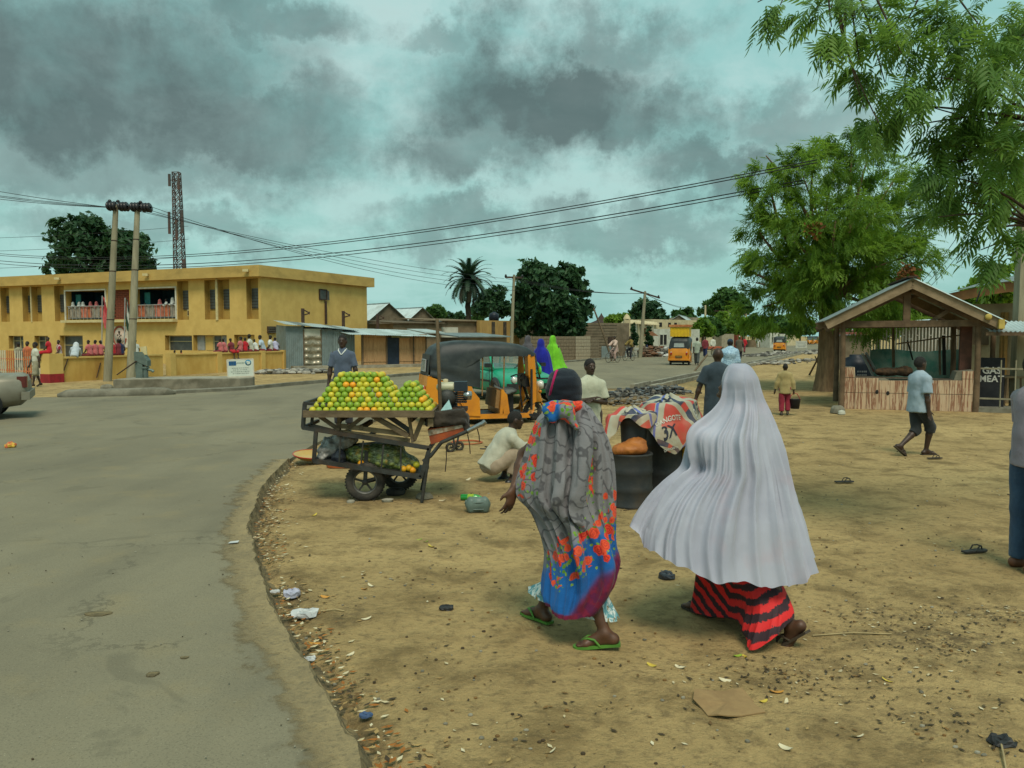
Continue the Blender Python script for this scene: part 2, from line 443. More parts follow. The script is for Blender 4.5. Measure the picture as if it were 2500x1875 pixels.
def dust_strip():
 pts=[p for p in NEAR if p.y>.3];n=8;P=np.zeros((len(pts),n,3));fa=np.zeros((len(pts),n))
 for i,p in enumerate(pts):
  d=(pts[min(i+2,len(pts)-1)]-pts[max(i-2,0)]).normalized();nrm=Vector((-d.y,d.x,0))
  for k in range(n):t=k/(n-1);q=p+nrm*(.005+.42*t);P[i,k]=(q.x,q.y,ROAD_Z+.004+.010*max(0,1-t*4)+vnoise(np.array([[q.x,q.y]]),8.,23,3)[0]*.003);fa[i,k]=1-t**.8
 mb=MB();mb.grid(P[:,::-1]);o=mb.build('road_dust',mat_dust());set_attr(o,'fade',fa[:,::-1].ravel());tag(o,kind='structure')
dust_strip()
def crumble(name,line,seed):
 mb=MB();pts=line;P=np.zeros((len(pts),5,3))
 for i,p in enumerate(pts):
  d=(pts[min(i+1,len(pts)-1)]-pts[max(i-1,0)]).normalized();nrm=Vector((-d.y,d.x,0))
  q=np.array([[p.x,p.y]]);r1=vnoise(q,5.,seed,4)[0];r2=vnoise(q,11.,seed+3,3)[0];r3=vnoise(q,17.,seed+9,3)[0]
  for k,(o_,z)in enumerate([(.03,ROAD_Z+.003),(.004+r2*.02,ROAD_Z+.016+r1*.012),(-.02+r1*.03,.012+r2*.02),(-.05+r1*.035,-.035+r3*.012),(-.15+r3*.05,-.045)]):
   w=p+nrm*o_;P[i,k]=(w.x,w.y,z)
 mb.grid(P[:,::-1],smooth=False);return mb.build(name,M_EDGE)
tag(crumble('road_edge',[p for p in NEAR if p.y>.3],40),kind='structure')
# the ground: one sheet to the horizon, fine near the camera
def make_ground():
 rs=np.concatenate([np.linspace(.6,9,150),np.geomspace(9.1,60,110),np.geomspace(62,3000,40)])
 th=np.linspace(-PI,PI,361)[:-1]
 th=np.sign(th)*(np.abs(th)/PI)**1.7*PI
 X=rs[:,None]*np.sin(th)[None];Y=rs[:,None]*np.cos(th)[None]
 P=np.stack([X,Y,np.zeros_like(X)],-1).reshape(-1,3)
 near=np.clip(1-np.hypot(P[:,0],P[:,1])/60,0,1)
 P[:,2]=(vnoise(P[:,:2],.9,1,3)*.012+vnoise(P[:,:2],3.4,2,3)*.007)*near
 # the gutter worn beside the road
 E=np.array([(p.x,p.y)for p in NEAR[::3]])
 sel=np.nonzero((P[:,1]>-1)&(P[:,1]<14)&(np.abs(P[:,0])<8))[0]
 dist=np.full(len(P),9.)
 for ch in np.array_split(sel,40):dist[ch]=np.sqrt(((P[ch,None,:2]-E[None])**2).sum(-1)).min(1)
 P[:,2]-=.055*np.exp(-(dist/.16)**2)
 P[:,2]=np.minimum(P[:,2],ROAD_Z-.02)
 stain=np.zeros(len(P))
 for(px,py,rx,ry,a)in[(2300,1560,.55,.3,.9),(2140,1500,.35,.2,.7),(2420,1500,.5,.25,.8),(2000,1640,.5,.2,.5),(2250,1760,.5,.2,.5),(850,1500,.1,.3,.7),
(1900,1000,1.6,.8,.75),(1700,970,1.8,1.2,.6),(1450,1060,1.4,.9,.5),(1230,1040,1.3,.9,.6),(900,1220,.9,.35,.55),(2250,1020,2.,.7,.45),  # the spot below the parked three-wheeler is its shadow, put into the dirt colour
(2250,1120,1.5,.3,.3),(1560,1230,.7,.4,.6),(2180,1530,.12,.05,.9),(640,1000,.9,.7,.0),(760,1740,.22,.35,.8),(700,1480,.12,.5,.8)]:
  g=gp(px,py);stain=np.maximum(stain,a*np.exp(-(((P[:,0]-g.x)/rx)**2+((P[:,1]-g.y)/ry)**2)))
 stain=np.maximum(stain,.75*np.exp(-(dist/.2)**2))  # gutter's shade painted into the dirt colour along with its grime
 nr,nt=len(rs),len(th);i,j=np.meshgrid(np.arange(nr-1),np.arange(nt),indexing='ij');j2=(j+1)%nt
 F=np.stack([i*nt+j,i*nt+j2,(i+1)*nt+j2,(i+1)*nt+j],-1).reshape(-1,4)
 c=len(P);P=np.vstack([P,[[0,0,0]]]);stain=np.append(stain,0)
 o=np_mesh('ground',P,F[:,::-1],M_DIRT);set_attr(o,'stain',stain);tag(o,kind='structure')
make_ground()
def ground_z(x,y):
 q=np.array([[x,y]]);near=max(0,min(1,1-math.hypot(x,y)/60))
 return(vnoise(q,.9,1,3)[0]*.012+vnoise(q,3.4,2,3)[0]*.007)*near
# far kerb and the concrete lip along the far side of the road
def kerb_run(pts,w,h,name,m=M_CONC,jit=.02):
 mb=MB();pts=[Vector(p)for p in pts];P=np.zeros((len(pts),5,3))
 for i,p in enumerate(pts):
  d=(pts[min(i+1,len(pts)-1)]-pts[max(i-1,0)]).normalized();n=Vector((d.y,-d.x,0));j=random.uniform(-jit,jit)
  for k,(o_,z)in enumerate([(0,-.05),(.0,h+j),(w*.12,h+.012+j),(w*.88,h+.012),(w,-.05)]):
   q=p+n*o_;P[i,k]=(q.x,q.y,z)
 mb.grid(P,smooth=False)
 o=mb.build(name,m);tag(o,kind='structure');return o
far_kerb_line=smooth_line([Vector((p.x,p.y,0))for p in LEFTK[:5]][::-1]+[Vector((3,53,0))+U*t for t in(-12,0,20,50,90)],1.2)
kerb_run(far_kerb_line[::-1],.28,ROAD_Z+.10,'kerb',M_CONC,.03)
# broken slab of kerb lying by the junction (thing) is built with the pump
# open concrete drain along the right side of the road
def drain():
 o1=RSTART+U*17.6;mb=MB()
 def run(a,t0,t1,off,w,h,jit=.02,seg=1.1):
  t=t0
  while t<t1:
   e=min(t+seg,t1);p=a+U*t+PERP*off;q=a+U*(e-.012)+PERP*off
   hh=h+random.uniform(-jit,jit)
   mb.bar(Vector((p.x,p.y,hh/2-.1)),Vector((q.x,q.y,hh/2-.1)),w,hh+.2)
   t=e
 run(o1,0,85,.12,.16,.17);run(o1,0,85,.80,.16,.17)
 tag(mb.build('drain_wall',M_CONC2),kind='structure')
 mb=MB();p=o1+PERP*.46;q=p+U*85;mb.bar(Vector((p.x,p.y,.012)),Vector((q.x,q.y,.012)),.5,.02)
 tag(mb.build('drain_bed',mat('drain_mud',(.035,.032,.022),(.06,.05,.035),4,.7)),kind='structure')
drain()
# ------------------------------------------------------------------ figures: one continuous skin per body, clothes as shapes of their own over it
def V3(*a):return np.array(a,float)
def unit(v):v=np.asarray(v,float);return v/(np.linalg.norm(v)+1e-12)
def cap(a,b,r1,r2=None,clip=None,sq=None):return('cap',np.asarray(a,float),np.asarray(b,float),r1,r1 if r2 is None else r2,clip,sq)
def ell(c,r,rot=None,clip=None):return('ell',np.asarray(c,float),np.asarray(r,float),rot,clip)
def _bbox(p):
 if p[0]=='cap':
  m=max(p[3],p[4])*1.35;return np.minimum(p[1],p[2])-m,np.maximum(p[1],p[2])+m
 m=p[2].max()if p[3]is not None else p[2];return p[1]-m,p[1]+m
def _eval(p,X):
 if p[0]=='cap':
  _,a,b,r1,r2,clip,sq=p;ab=b-a;q=X-a
  if sq is not None:q=q+(q@sq[0])[...,None]*sq[0]*(sq[1]-1);ab=ab+(ab@sq[0])*sq[0]*(sq[1]-1)
  t=np.clip((q@ab)/max(ab@ab,1e-9),0,1)
  d=np.linalg.norm(q-t[...,None]*ab,axis=-1)-(r1+(r2-r1)*t)
 else:
  _,c,r,rot,clip=p;q=X-c
  if rot is not None:q=q@rot
  k0=np.linalg.norm(q/r,axis=-1);k1=np.linalg.norm(q/(r*r),axis=-1);d=np.where(k1>1e-6,k0*(k0-1)/np.maximum(k1,1e-6),-r.min())
 if clip is not None:
  for(pt,n)in clip:d=np.maximum(d,(X-np.asarray(pt))@np.asarray(n))
 return d
def surface_nets(F,o,h):
 Sg=F<0;sh=tuple(np.array(F.shape)-1)
 c8=[(a,b,c)for a in(0,1)for b in(0,1)for c in(0,1)]
 cnt=np.zeros(sh,np.int8)
 for a,b,c in c8:cnt+=Sg[a:a+sh[0],b:b+sh[1],c:c+sh[2]]
 act=(cnt>0)&(cnt<8);I=np.argwhere(act);idx=np.full(sh,-1,int);idx[act]=np.arange(len(I))
 acc=np.zeros((len(I),3));num=np.zeros(len(I))
 for a in c8:
  for ax in range(3):
   if a[ax]:continue
   b=list(a);b[ax]=1
   fa=F[I[:,0]+a[0],I[:,1]+a[1],I[:,2]+a[2]];fb=F[I[:,0]+b[0],I[:,1]+b[1],I[:,2]+b[2]]
   m=(fa<0)!=(fb<0);t=np.where(m,fa/np.where(m,fa-fb,1),0)
   p=np.tile(np.array(a,float),(len(I),1));p[:,ax]+=t;acc[m]+=p[m];num[m]+=1
 Vt=(acc/np.maximum(num,1)[:,None]+I)*h+o
 Fc=[]
 for ax in range(3):
  u,w=(ax+1)%3,(ax+2)%3
  sl0=[slice(1,-1)]*3;sl1=[slice(1,-1)]*3;sl0[ax]=slice(0,-1);sl1[ax]=slice(1,None)
  s0,s1=Sg[tuple(sl0)],Sg[tuple(sl1)];e=np.argwhere(s0!=s1)
  if not len(e):continue
  ins=s0[tuple(e.T)];base=e.copy();base[:,u]+=1;base[:,w]+=1
  def g(du,dw):
   q=base.copy();q[:,u]+=du;q[:,w]+=dw;return idx[tuple(q.T)]
  q=np.stack([g(-1,-1),g(0,-1),g(0,0),g(-1,0)],1);q[~ins]=q[~ins][:,::-1];Fc.append(q)
 return Vt,(np.vstack(Fc)if Fc else np.zeros((0,4),int))
def sdf_arrays(prims,vox,k=.03,relax=1):
 lo=np.min([_bbox(p)[0]for p in prims],0)-3*vox-k;hi=np.max([_bbox(p)[1]for p in prims],0)+3*vox+k
 n=np.ceil((hi-lo)/vox).astype(int)+1;F=np.full(n,.5)
 ax=[lo[i]+np.arange(n[i])*vox for i in range(3)]
 for p in prims:
  a,b=_bbox(p);m=k+2.5*vox
  i0=np.maximum(np.floor((a-m-lo)/vox).astype(int),0);i1=np.minimum(np.ceil((b+m-lo)/vox).astype(int)+1,n)
  s=tuple(slice(i0[i],i1[i])for i in range(3))
  X=np.stack(np.meshgrid(*[ax[i][s[i]]for i in range(3)],indexing='ij'),-1)
  kk=.0045 if p[0]=='cap' and max(p[3],p[4])<.0125 else k;d=_eval(p,X);f=F[s];h=np.maximum(kk-np.abs(f-d),0)/kk
  F[s]=np.minimum(f,d)-h*h*kk*.25
 Vt,Fc=surface_nets(F,lo,vox)
 for _ in range(relax):
  acc=np.zeros_like(Vt);cn=np.zeros(len(Vt))
  for a_,b_ in((0,1),(1,2),(2,3),(3,0)):
   np.add.at(acc,Fc[:,a_],Vt[Fc[:,b_]]);np.add.at(cn,Fc[:,a_],1)
   np.add.at(acc,Fc[:,b_],Vt[Fc[:,a_]]);np.add.at(cn,Fc[:,b_],1)
  Vt=Vt*.55+.45*acc/np.maximum(cn,1)[:,None]
 return Vt,Fc
def vert_normals(V,F):
 n=np.cross(V[F[:,1]]-V[F[:,0]],V[F[:,2]]-V[F[:,0]]);out=np.zeros_like(V)
 for i in range(F.shape[1]):np.add.at(out,F[:,i],n)
 return out/(np.linalg.norm(out,axis=1)[:,None]+1e-12)
def sdf_obj(name,prims,vox,m,parent,k=.03,wr=0.,wscale=(14,14,7),seed=0,relax=1):
 Vt,Fc=sdf_arrays(prims,vox,k,relax)
 if wr:Vt=Vt+vert_normals(Vt,Fc)*(vnoise(Vt*np.array(wscale),1.,seed,3)*wr)[:,None]
 return np_mesh(name,Vt,Fc,m,parent)
def cloth_mat(name,c,c2=None,weave=140.,scale=5.,rough=.85,stripes=None):
 if name in MATS:return MATS[name]
 m,nt,b=newmat(name);v=nmap(nt)
 if c2 is None:c2=tuple(x*.72 for x in c)
 col=mixc(nt,nstep(nt,nnoise(nt,v,scale,6,.6),.32,.68),c,c2)
 if stripes: # (axis, frequency, colour)
  sp=nt.nodes.new('ShaderNodeSeparateXYZ');nt.links.new(v,sp.inputs[0])
  col=mixc(nt,nstep(nt,nmath(nt,'SINE',nmath(nt,'MULTIPLY',sp.outputs[stripes[0]],stripes[1])),-.1,.1),col,stripes[2])
 nt.links.new(col,b.inputs['Base Color']);b.inputs['Roughness'].default_value=rough;b.inputs['Specular IOR Level'].default_value=.15
 b.inputs['Sheen Weight'].default_value=.15
 nbump(nt,b,nmath(nt,'ADD',nnoise(nt,v,weave,2),nmath(nt,'MULTIPLY',nnoise(nt,v,18,5,.6),3.)),.35,.006)
 MATS[name]=m;return m
M_SKIN=mat('dark_brown_skin',(.050,.026,.015),(.034,.017,.010),9,.5,.15,60,spec=.45)
M_SKIN2=mat('brown_skin',(.105,.045,.022),(.062,.028,.015),9,.5,.15,60,spec=.45)
M_HAIR=mat('black_hair',(.010,.009,.008),(.02,.018,.016),60,.8,.8,160)
M_EYE=mat('eye_white',(.30,.27,.235),(.25,.22,.19),5,.4)
M_PUPIL=mat('eye_dark',(.012,.008,.006),None,5,.2)
M_LIP=mat('lip',(.06,.022,.018),None,5,.5)
M_SOLE=mat('dark_rubber_sole',(.03,.028,.025),(.05,.046,.04),20,.8)
def skeleton(H,pose):
 s=H/1.72;g=lambda k,d:pose.get(k,d)
 T=unit(g('torso',(0,.02,1)));tw=R(g('twist',0));sx=V3(math.cos(tw),math.sin(tw),0)
 sx=unit(sx-T*(sx@T));P=V3(0,0,0);J={'P':P,'T':T,'s':s,'sx':sx,'fw':unit(np.cross(T,sx)*1.0)}
 W=g('width',1.0)
 J['N']=P+T*.50*s;J['C']=P+T*.36*s;J['Wst']=P+T*.18*s
 hy,hp=R(g('head',(0,0))[0]),R(g('head',(0,0))[1])
 hd=unit(unit(g('neck',tuple(unit(T*.6+V3(0,0,.4))))))
 Rz=np.array([[math.cos(hy),-math.sin(hy),0],[math.sin(hy),math.cos(hy),0],[0,0,1]]);Rx=np.array([[1,0,0],[0,math.cos(hp),-math.sin(hp)],[0,math.sin(hp),math.cos(hp)]])
 J['HR']=Rz@Rx;J['Hd']=J['N']+hd*.165*s
 for sd,sg in(('L',-1),('R',1)):
  sh=P+T*.43*s+sx*sg*.168*s*W;ua,fa=[unit(q)for q in g(sd+'A',((sg*.18,0,-1),(sg*.05,.15,-1)))[:2]]
  el=sh+ua*.285*s;wr=el+fa*.245*s
  J[sd+'sh'],J[sd+'el'],J[sd+'wr']=sh,el,wr;a=g(sd+'A',((0,0,-1),fa))
  J[sd+'hd']=unit(a[2])if len(a)>2 else fa
  hip=P+V3(sg*.088*s,0,-.03*s);th,shn=[unit(q)for q in g(sd+'L',((sg*.03,0,-1),(0,-.03,-1)))[:2]]
  kn=hip+th*.415*s;an=kn+shn*.40*s;J[sd+'hip'],J[sd+'kn'],J[sd+'an']=hip,kn,an
  fd=g(sd+'F',(sg*.12,1,0));J[sd+'fd']=unit(fd)
 z=g('z',None)
 if z is None:z=.075*s-min(J['Lan'][2]+min(0,J['Lfd'][2])*.2*s,J['Ran'][2]+min(0,J['Rfd'][2])*.2*s)
 for k in list(J):
  if k not in('T','s','sx','fw','HR','Lfd','Rfd','Lhd','Rhd'):J[k]=J[k]+V3(0,0,z)
 return J
def hand_prims(w,d,s,side,nrm=None):
 """palm, four unequal bent fingers, thumb from the side of the palm"""
 d=unit(d);nrm=unit(nrm)if nrm is not None else unit(np.cross(d,V3(0,1,0))*side+1e-3)
 nrm=unit(nrm-d*(nrm@d));ac=unit(np.cross(d,nrm));out=[cap(w-d*.01*s,w+d*.035*s,.026*s,.03*s,None,(nrm,1.7)),cap(w+d*.03*s,w+d*.075*s,.036*s,.037*s,None,(nrm,2.2))]
 for i,(L,o)in enumerate(((.066,-.027),(.078,-.009),(.073,.009),(.056,.026))):
  b=w+d*.085*s+ac*o*s;fn=ac*o*7;k1=b+unit(d+nrm*(.2+.08*i)+fn)*L*.55*s;k2=k1+unit(d*.85+nrm*.55+fn*.7)*L*.42*s;k3=k2+unit(d*.6+nrm*.75+fn*.4)*L*.28*s
  out+=[cap(b,k1,.0095*s,.009*s),cap(k1,k2,.009*s,.008*s),cap(k2,k3,.008*s,.007*s)]
 b=w+d*.025*s-ac*.026*s;t1=b+unit(d*.75-ac*.75+nrm*.35)*.042*s;t2=t1+unit(d*.95-ac*.2+nrm*.4)*.034*s
 return out+[cap(b,t1,.015*s,.011*s),cap(t1,t2,.011*s,.0085*s)]
def body_prims(J,fingers=False,face=True):
 s,T=J['s'],J['T'];A=np.stack([J['sx'],J['fw'],T],1)
 p=[ell(J['P']+T*.02*s,V3(.15,.10,.12)*s,A),ell(J['Wst'],V3(.12,.085,.16)*s,A),ell(J['C'],V3(.15,.10,.15)*s,A)]
 p+=[cap(J['N']-T*.04*s,J['Hd']-T*.03*s,.055*s,.05*s),*[cap(J['N']-T*.05*s,J[q+'sh'],.052*s,.045*s)for q in 'LR']]
 HR,Hd=J['HR'],J['Hd']
 h=lambda x,y,z:Hd+HR@(V3(x,y,z)*s)
 p+=[ell(h(0,-.008,.02),V3(.074,.096,.098)*s,HR),ell(h(0,.022,-.04),V3(.056,.066,.07)*s,HR)]
 if face:
  p+=[cap(h(0,.09,.012),h(0,.108,-.018),.009*s,.015*s),cap(h(-.018,.094,-.02),h(.018,.094,-.02),.010*s),cap(h(-.03,.083,.034),h(.03,.083,.034),.012*s),cap(h(0,.075,-.085),h(0,.07,-.09),.022*s),
cap(h(-.018,.086,-.05),h(.018,.086,-.05),.0105*s)]
  for sg in(-1,1):p+=[ell(h(sg*.076,-.005,-.005),V3(.012,.022,.032)*s,HR)]
 for q in 'LR':
  sh,el,wr=J[q+'sh'],J[q+'el'],J[q+'wr'];sg=-1 if q=='L' else 1
  p+=[cap(sh,el,.05*s,.038*s),cap(el,el+(wr-el)*.35,.038*s,.039*s),cap(el+(wr-el)*.35,wr,.039*s,.026*s)]
  hd=J[q+'hd']
  if fingers:p+=hand_prims(wr,hd,s,sg,J.get(q+'pn'))
  else:p+=[cap(wr,wr+hd*.07*s,.03*s,.036*s,None,(J['sx'],1.4)),cap(wr+hd*.07*s,wr+hd*.155*s+J['fw']*.02*s,.03*s,.018*s),cap(wr+hd*.02*s,wr+hd*.07*s+J['fw']*.04*s,.014*s,.011*s)]
  hip,kn,an,fd=J[q+'hip'],J[q+'kn'],J[q+'an'],J[q+'fd']
  mid=kn+(an-kn)*.32
  p+=[cap(hip,kn,.082*s,.054*s),cap(kn,mid,.052*s,.053*s),cap(mid,an,.053*s,.033*s)]
  p+=foot_prims(an,fd,s,fingers)
 return p
def foot_prims(an,fd,s,toes):
 fd=unit(fd);up=unit(V3(0,0,1)-fd*fd[2]);sd=np.cross(fd,up)
 heel=an-fd*.045*s-up*.038*s;ball=an+fd*.125*s-up*.052*s
 out=[cap(heel,an,.034*s,.036*s),cap(heel,ball,.032*s,.026*s),cap(an+fd*.01*s,ball,.034*s,.024*s),cap(ball-sd*.022*s,ball+sd*.022*s,.024*s)]
 if toes:
  for i,(o,L)in enumerate(((-.032,.05),(-.014,.058),(.004,.054),(.02,.046),(.034,.038))):
   b=ball+sd*o*s;out.append(cap(b,b+fd*L*s-up*.004*s,.0115*s if i!=1 else.012*s,.009*s))
 else:out.append(cap(ball,ball+fd*.055*s-up*.004*s,.026*s,.02*s))
 return out
def shirt_prims(J,sleeve=.6,hem=.12,loose=.02,taper=1.0):
 """torso plus sleeves; sleeve 0..1 upper arm, 1..2 down the forearm; hem: how far below the hips it hangs"""
 s,T=J['s'],J['T'];A=np.stack([J['sx'],J['fw'],T],1);L=loose*s;z1=J['P']-T*hem*s
 p=[ell(J['C'],V3(.152,.105,.16)*s+L,A),ell(J['Wst'],V3(.135,.098,.20)*s+L,A),*[cap(J['N']-T*.045*s,J[q+'sh']-T*.012*s,.060*s+L*.5,.046*s+L*.6)for q in 'LR'],cap(J['N']-T*.03*s,J['N']+T*.025*s,.062*s+L*.3,.058*s)]
 low=J['P']-T*(hem+.1)*s
 w=.125*s*taper+L
 for sg in(-1,1):p.append(cap(J['P']+T*.12*s+J['sx']*sg*.035*s,low+J['sx']*sg*.035*s*taper,.105*s+L,w*.92,[(z1,-T)],(J['fw'],1.12)))
 for q in 'LR':
  sh,el,wr=J[q+'sh'],J[q+'el'],J[q+'wr'];t=min(sleeve,1.);d=unit(el-sh);e=sh+(el-sh)*t
  if sleeve>0:p.append(cap(sh-T*.012*s,sh+(el-sh)*min(1,t+.15),.047*s+L*.6,.046*s+L,[(e,d)]if sleeve<1 else None))
  if sleeve>1:e2=el+(wr-el)*(sleeve-1);p.append(cap(el,wr,.045*s+L,.034*s+L,[(e2,unit(wr-el))]))
 return p
def trouser_prims(J,length=.95,loose=.02):
 s,T=J['s'],J['T'];A=np.stack([J['sx'],J['fw'],T],1);L=loose*s
 p=[ell(J['P']+T*.02*s,V3(.155,.107,.13)*s+L*.6,A)]
 for q in 'LR':
  hip,kn,an=J[q+'hip'],J[q+'kn'],J[q+'an'];p.append(cap(hip,kn,.088*s+L*.7,.062*s+L))
  if length>0:e=kn+(an-kn)*length;p.append(cap(kn,an,.062*s+L,.05*s+L,[(e,unit(an-kn))]))
 return p
def head_rot(J):return J['HR'],J['Hd'],J['s']
def hair_prims(J,grow=1.05,line=.02,nape=-.05):
 HR,Hd,s=head_rot(J);n=HR@unit(V3(0,.75,-.66));c=Hd+HR@(V3(0,.045,line)*s)
 n2=HR@unit(V3(0,-.2,-1));c2=Hd+HR@(V3(0,-.06,nape)*s)
 return[ell(Hd+HR@(V3(0,-.012,.024)*s),V3(.076,.097,.1)*s*grow,HR,[(c,n),(c2,n2)])]
def sandal(mb,an,fd,s,mi=0,mi2=None,tilt=None):
 fd=Vector(unit(fd));up=(Vector((0,0,1))-fd*fd.z).normalized();sd=fd.cross(up);an=Vector(an);base=an-up*.078*s
 prof=[(-.085,.022),(-.08,.033),(-.03,.032),(.03,.036),(.10,.045),(.15,.045),(.19,.033),(.205,.012)]
 poly=[base+fd*x*s+sd*w*s for x,w in prof]+[base+fd*x*s-sd*w*s for x,w in reversed(prof)]
 mb.prism(poly,up*.016*s,mi)
 toe=base+fd*.15*s+up*.016*s;j=mi if mi2 is None else mi2
 for sg in(-1,1):
  pts=[toe,toe+up*.03*s+fd*-.005,base+fd*.11*s+sd*sg*.022*s+up*.062*s,base+fd*.07*s+sd*sg*.038*s+up*.055*s,base+fd*.04*s+sd*sg*.037*s+up*.012*s]
  mb.tube(pts,.0075*s,6,j)
def face_details(J,root):
 HR,Hd,s=head_rot(J);h=lambda x,y,z:Hd+HR@(V3(x,y,z)*s)
 for sg in(-1,1):
  mb=MB();mb.ball(tuple(h(sg*.03,.078,.012)),.0095*s,8,0);mb.ball(tuple(h(sg*.03,.0835,.012)),.0062*s,6,1);mb.build('eye',[M_EYE,M_PUPIL],root)
 mb=MB();mb.tube([h(-.024,.089,-.052),h(-.01,.096,-.05),(h(.01,.096,-.05)),h(.024,.089,-.052)],[.003*s,.0075*s,.0075*s,.003*s],6);mb.build('lips',M_LIP,root)
def person(label,loc,yaw,H,pose,wear,vox=.02,skin=None,group=None,hair=True,face=False,fingers=False,name='person',cat='person',hairgrow=1.05):
 """wear: list of (part name, kind, material, options)"""
 root=thing(name,label,cat,loc,yaw,group);J=skeleton(H,pose);s=J['s']
 for q in 'LR':
  if q+'pn' in pose:J[q+'pn']=V3(*pose[q+'pn'])
 sdf_obj('body',body_prims(J,fingers,vox<.03),vox,skin or M_SKIN,root,.02*s if fingers else.03*s)
 if hair:sdf_obj('hair',hair_prims(J,hairgrow),vox,M_HAIR,root,.01,.003 if vox<.02 else 0,(60,60,60))
 if face:face_details(J,root)
 sd=random.randint(0,999)
 for w in wear:
  nm,kind,m=w[:3];o=w[3]if len(w)>3 else{}
  if kind=='shirt':sdf_obj(nm,shirt_prims(J,**o),vox,m,root,.03*s,.010 if vox<.03 else 0,seed=sd)
  elif kind=='trousers':sdf_obj(nm,trouser_prims(J,**o),vox,m,root,.03*s,.010 if vox<.03 else 0,seed=sd+1)
  elif kind=='prims':sdf_obj(nm,o['f'](J),vox,m,root,o.get('k',.05)*s,o.get('wr',.008 if vox<.03 else 0),o.get('ws',(14,14,3)),sd+2)
  elif kind=='sandals':
   for q in 'LR':mb=MB();sandal(mb,J[q+'an'],J[q+'fd'],s);mb.build(nm,m,root)
  elif kind=='shoes':
   for q in 'LR':
    fd=J[q+'fd'];a=J[q+'an'];up=V3(0,0,1);sdf_obj(nm,[cap(a-fd*.045*s-up*.036*s,a+fd*.16*s-up*.045*s,.044*s,.036*s),cap(a-up*.005,a-up*.03*s,.045*s)],max(vox*.7,.008),m,root,.02*s)
 return root,J
def veil_prims(top=0.,knee=.75,spread=.30,lean=(0,0,0),depth=.2):
 """long head veil: hood round the head falling over shoulders to the knees"""
 def f(J):
  s,T=J['s'],J['T'];HR,Hd,_=head_rot(J);low=J['P']-V3(0,0,knee*.6*s)+V3(*lean)*s
  p=[ell(Hd+HR@(V3(0,-.012,.015)*s),V3(.092,.108,.125)*s,HR,[(Hd+HR@(V3(0,.06,0)*s),HR@V3(0,1,.0))]),cap(Hd-V3(0,.01,.05)*s,J['N'],.09*s,.10*s),cap(J['Lsh']-V3(0,0,.01),J['Rsh']-V3(0,0,.01),.085*s)]
  for sg in(-1,1):
   p.append(cap(J['C']+J['sx']*sg*.08*s,low+J['sx']*sg*(spread-.17)*s,.135*s,.17*s,[(low,V3(0,0,-1))],(J['fw'],1.0)))
   q='L' if sg<0 else 'R';p.append(cap(J[q+'sh'],J[q+'el'],.075*s,.085*s));p.append(cap(J[q+'el'],J['P']+J['sx']*sg*.12*s+J['fw']*.1*s,.085*s,.1*s))
  return p
 return f
def skirt_prims(len_=.8,spread=.2):
 def f(J):
  s=J['s'];low=(J['Lan']+J['Ran'])/2;z=J['P'][2]-len_*s
  p=[ell(J['P'],V3(.17,.12,.15)*s)]
  for q in 'LR':p.append(cap(J['P']+(J[q+'hip']-J['P'])*.5,J[q+'an']+V3(0,0,.02),.13*s,spread*.6*s,[(V3(0,0,max(z,.04)),V3(0,0,-1))]))
  p.append(cap(J['P'],low,.15*s,spread*.55*s,[(V3(0,0,max(z,.04)),V3(0,0,-1))]))
  return p
 return f
SIT=dict(LL=((-.15,.95,-.1),(0,.1,-1)),RL=((.15,.95,-.1),(0,.1,-1)),LA=((-.15,.2,-1),(.2,.8,-.5)),RA=((.15,.2,-1),(-.2,.8,-.5)))
def walk(st=.35,bend=.2,arm=.3):return dict(LL=((0,st,-1),(0,st-bend*.4,-1)),RL=((0,-st*.6,-1),(0,-st-bend,-1)),RF=(0,1,-.25),LA=((-.12,-arm,-1),(-.05,-arm*.3,-1)),RA=((.12,arm,-1),(.03,arm*1.3+.1,-1)))
# ------------------------------------------------------------------ the two-storey school on the corner
M_YEL=mat('yellow_paint',(.58,.40,.125),(.52,.35,.105),1.3,.85,.25,25,dirt=(.45,.30,.09),dscale=.5)
M_YELW=mat('stained_yellow_paint',(.58,.38,.11),(.47,.28,.065),1.2,.88,.3,20,dirt=(.34,.17,.035),dscale=.9,stretch=(1,1,.5))
M_FASCIA=mat('yellow_fascia',(.48,.325,.10),(.41,.275,.085),.9,.85,.2,20,dirt=(.27,.19,.06),dscale=.5,stretch=(1,1,2))
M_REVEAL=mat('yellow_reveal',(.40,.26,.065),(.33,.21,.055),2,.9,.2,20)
M_GLASSD=mat('dark_louvre_glass',(.045,.052,.05),(.075,.082,.075),3,.35,0,spec=.5)
M_BLUEWALL=mat('blue_painted_wall',(.022,.085,.125),(.014,.05,.075),1.5,.8,.2)
M_BRICKRED=mat('red_brick',(.21,.055,.028),(.15,.04,.022),6,.9,.4,30)
M_MORTAR=mat('mortar',(.16,.07,.04),(.11,.05,.03),8,.95)
M_RUST=mat('rusty_steel',(.035,.026,.02),(.07,.04,.025),6,.8,.3,30)
M_GREYPANEL=mat('grey_shutter',(.30,.31,.30),(.23,.24,.23),3,.7)
M_FRAME=mat('cream_frame',(.55,.47,.25),(.46,.39,.20),4,.8)
SC=at(638,820,50.0);SC.z=0
SROT=math.atan2(-.414,.91)
school=thing('school_building','two-storey yellow school block with flat overhanging roof and recessed window bays','building',SC,SROT)
_sx,_sy=Vector((.91,-.414,0)).normalized(),Vector((.414,.91,0)).normalized()
def fac(px,py):p=on_plane(px,py,SC,_sy)-SC;return p.dot(_sx),p.z
def sid(px,py):p=on_plane(px,py,SC,_sx)-SC;return p.dot(_sy),p.z
def fx(px):return fac(px,800)[0]
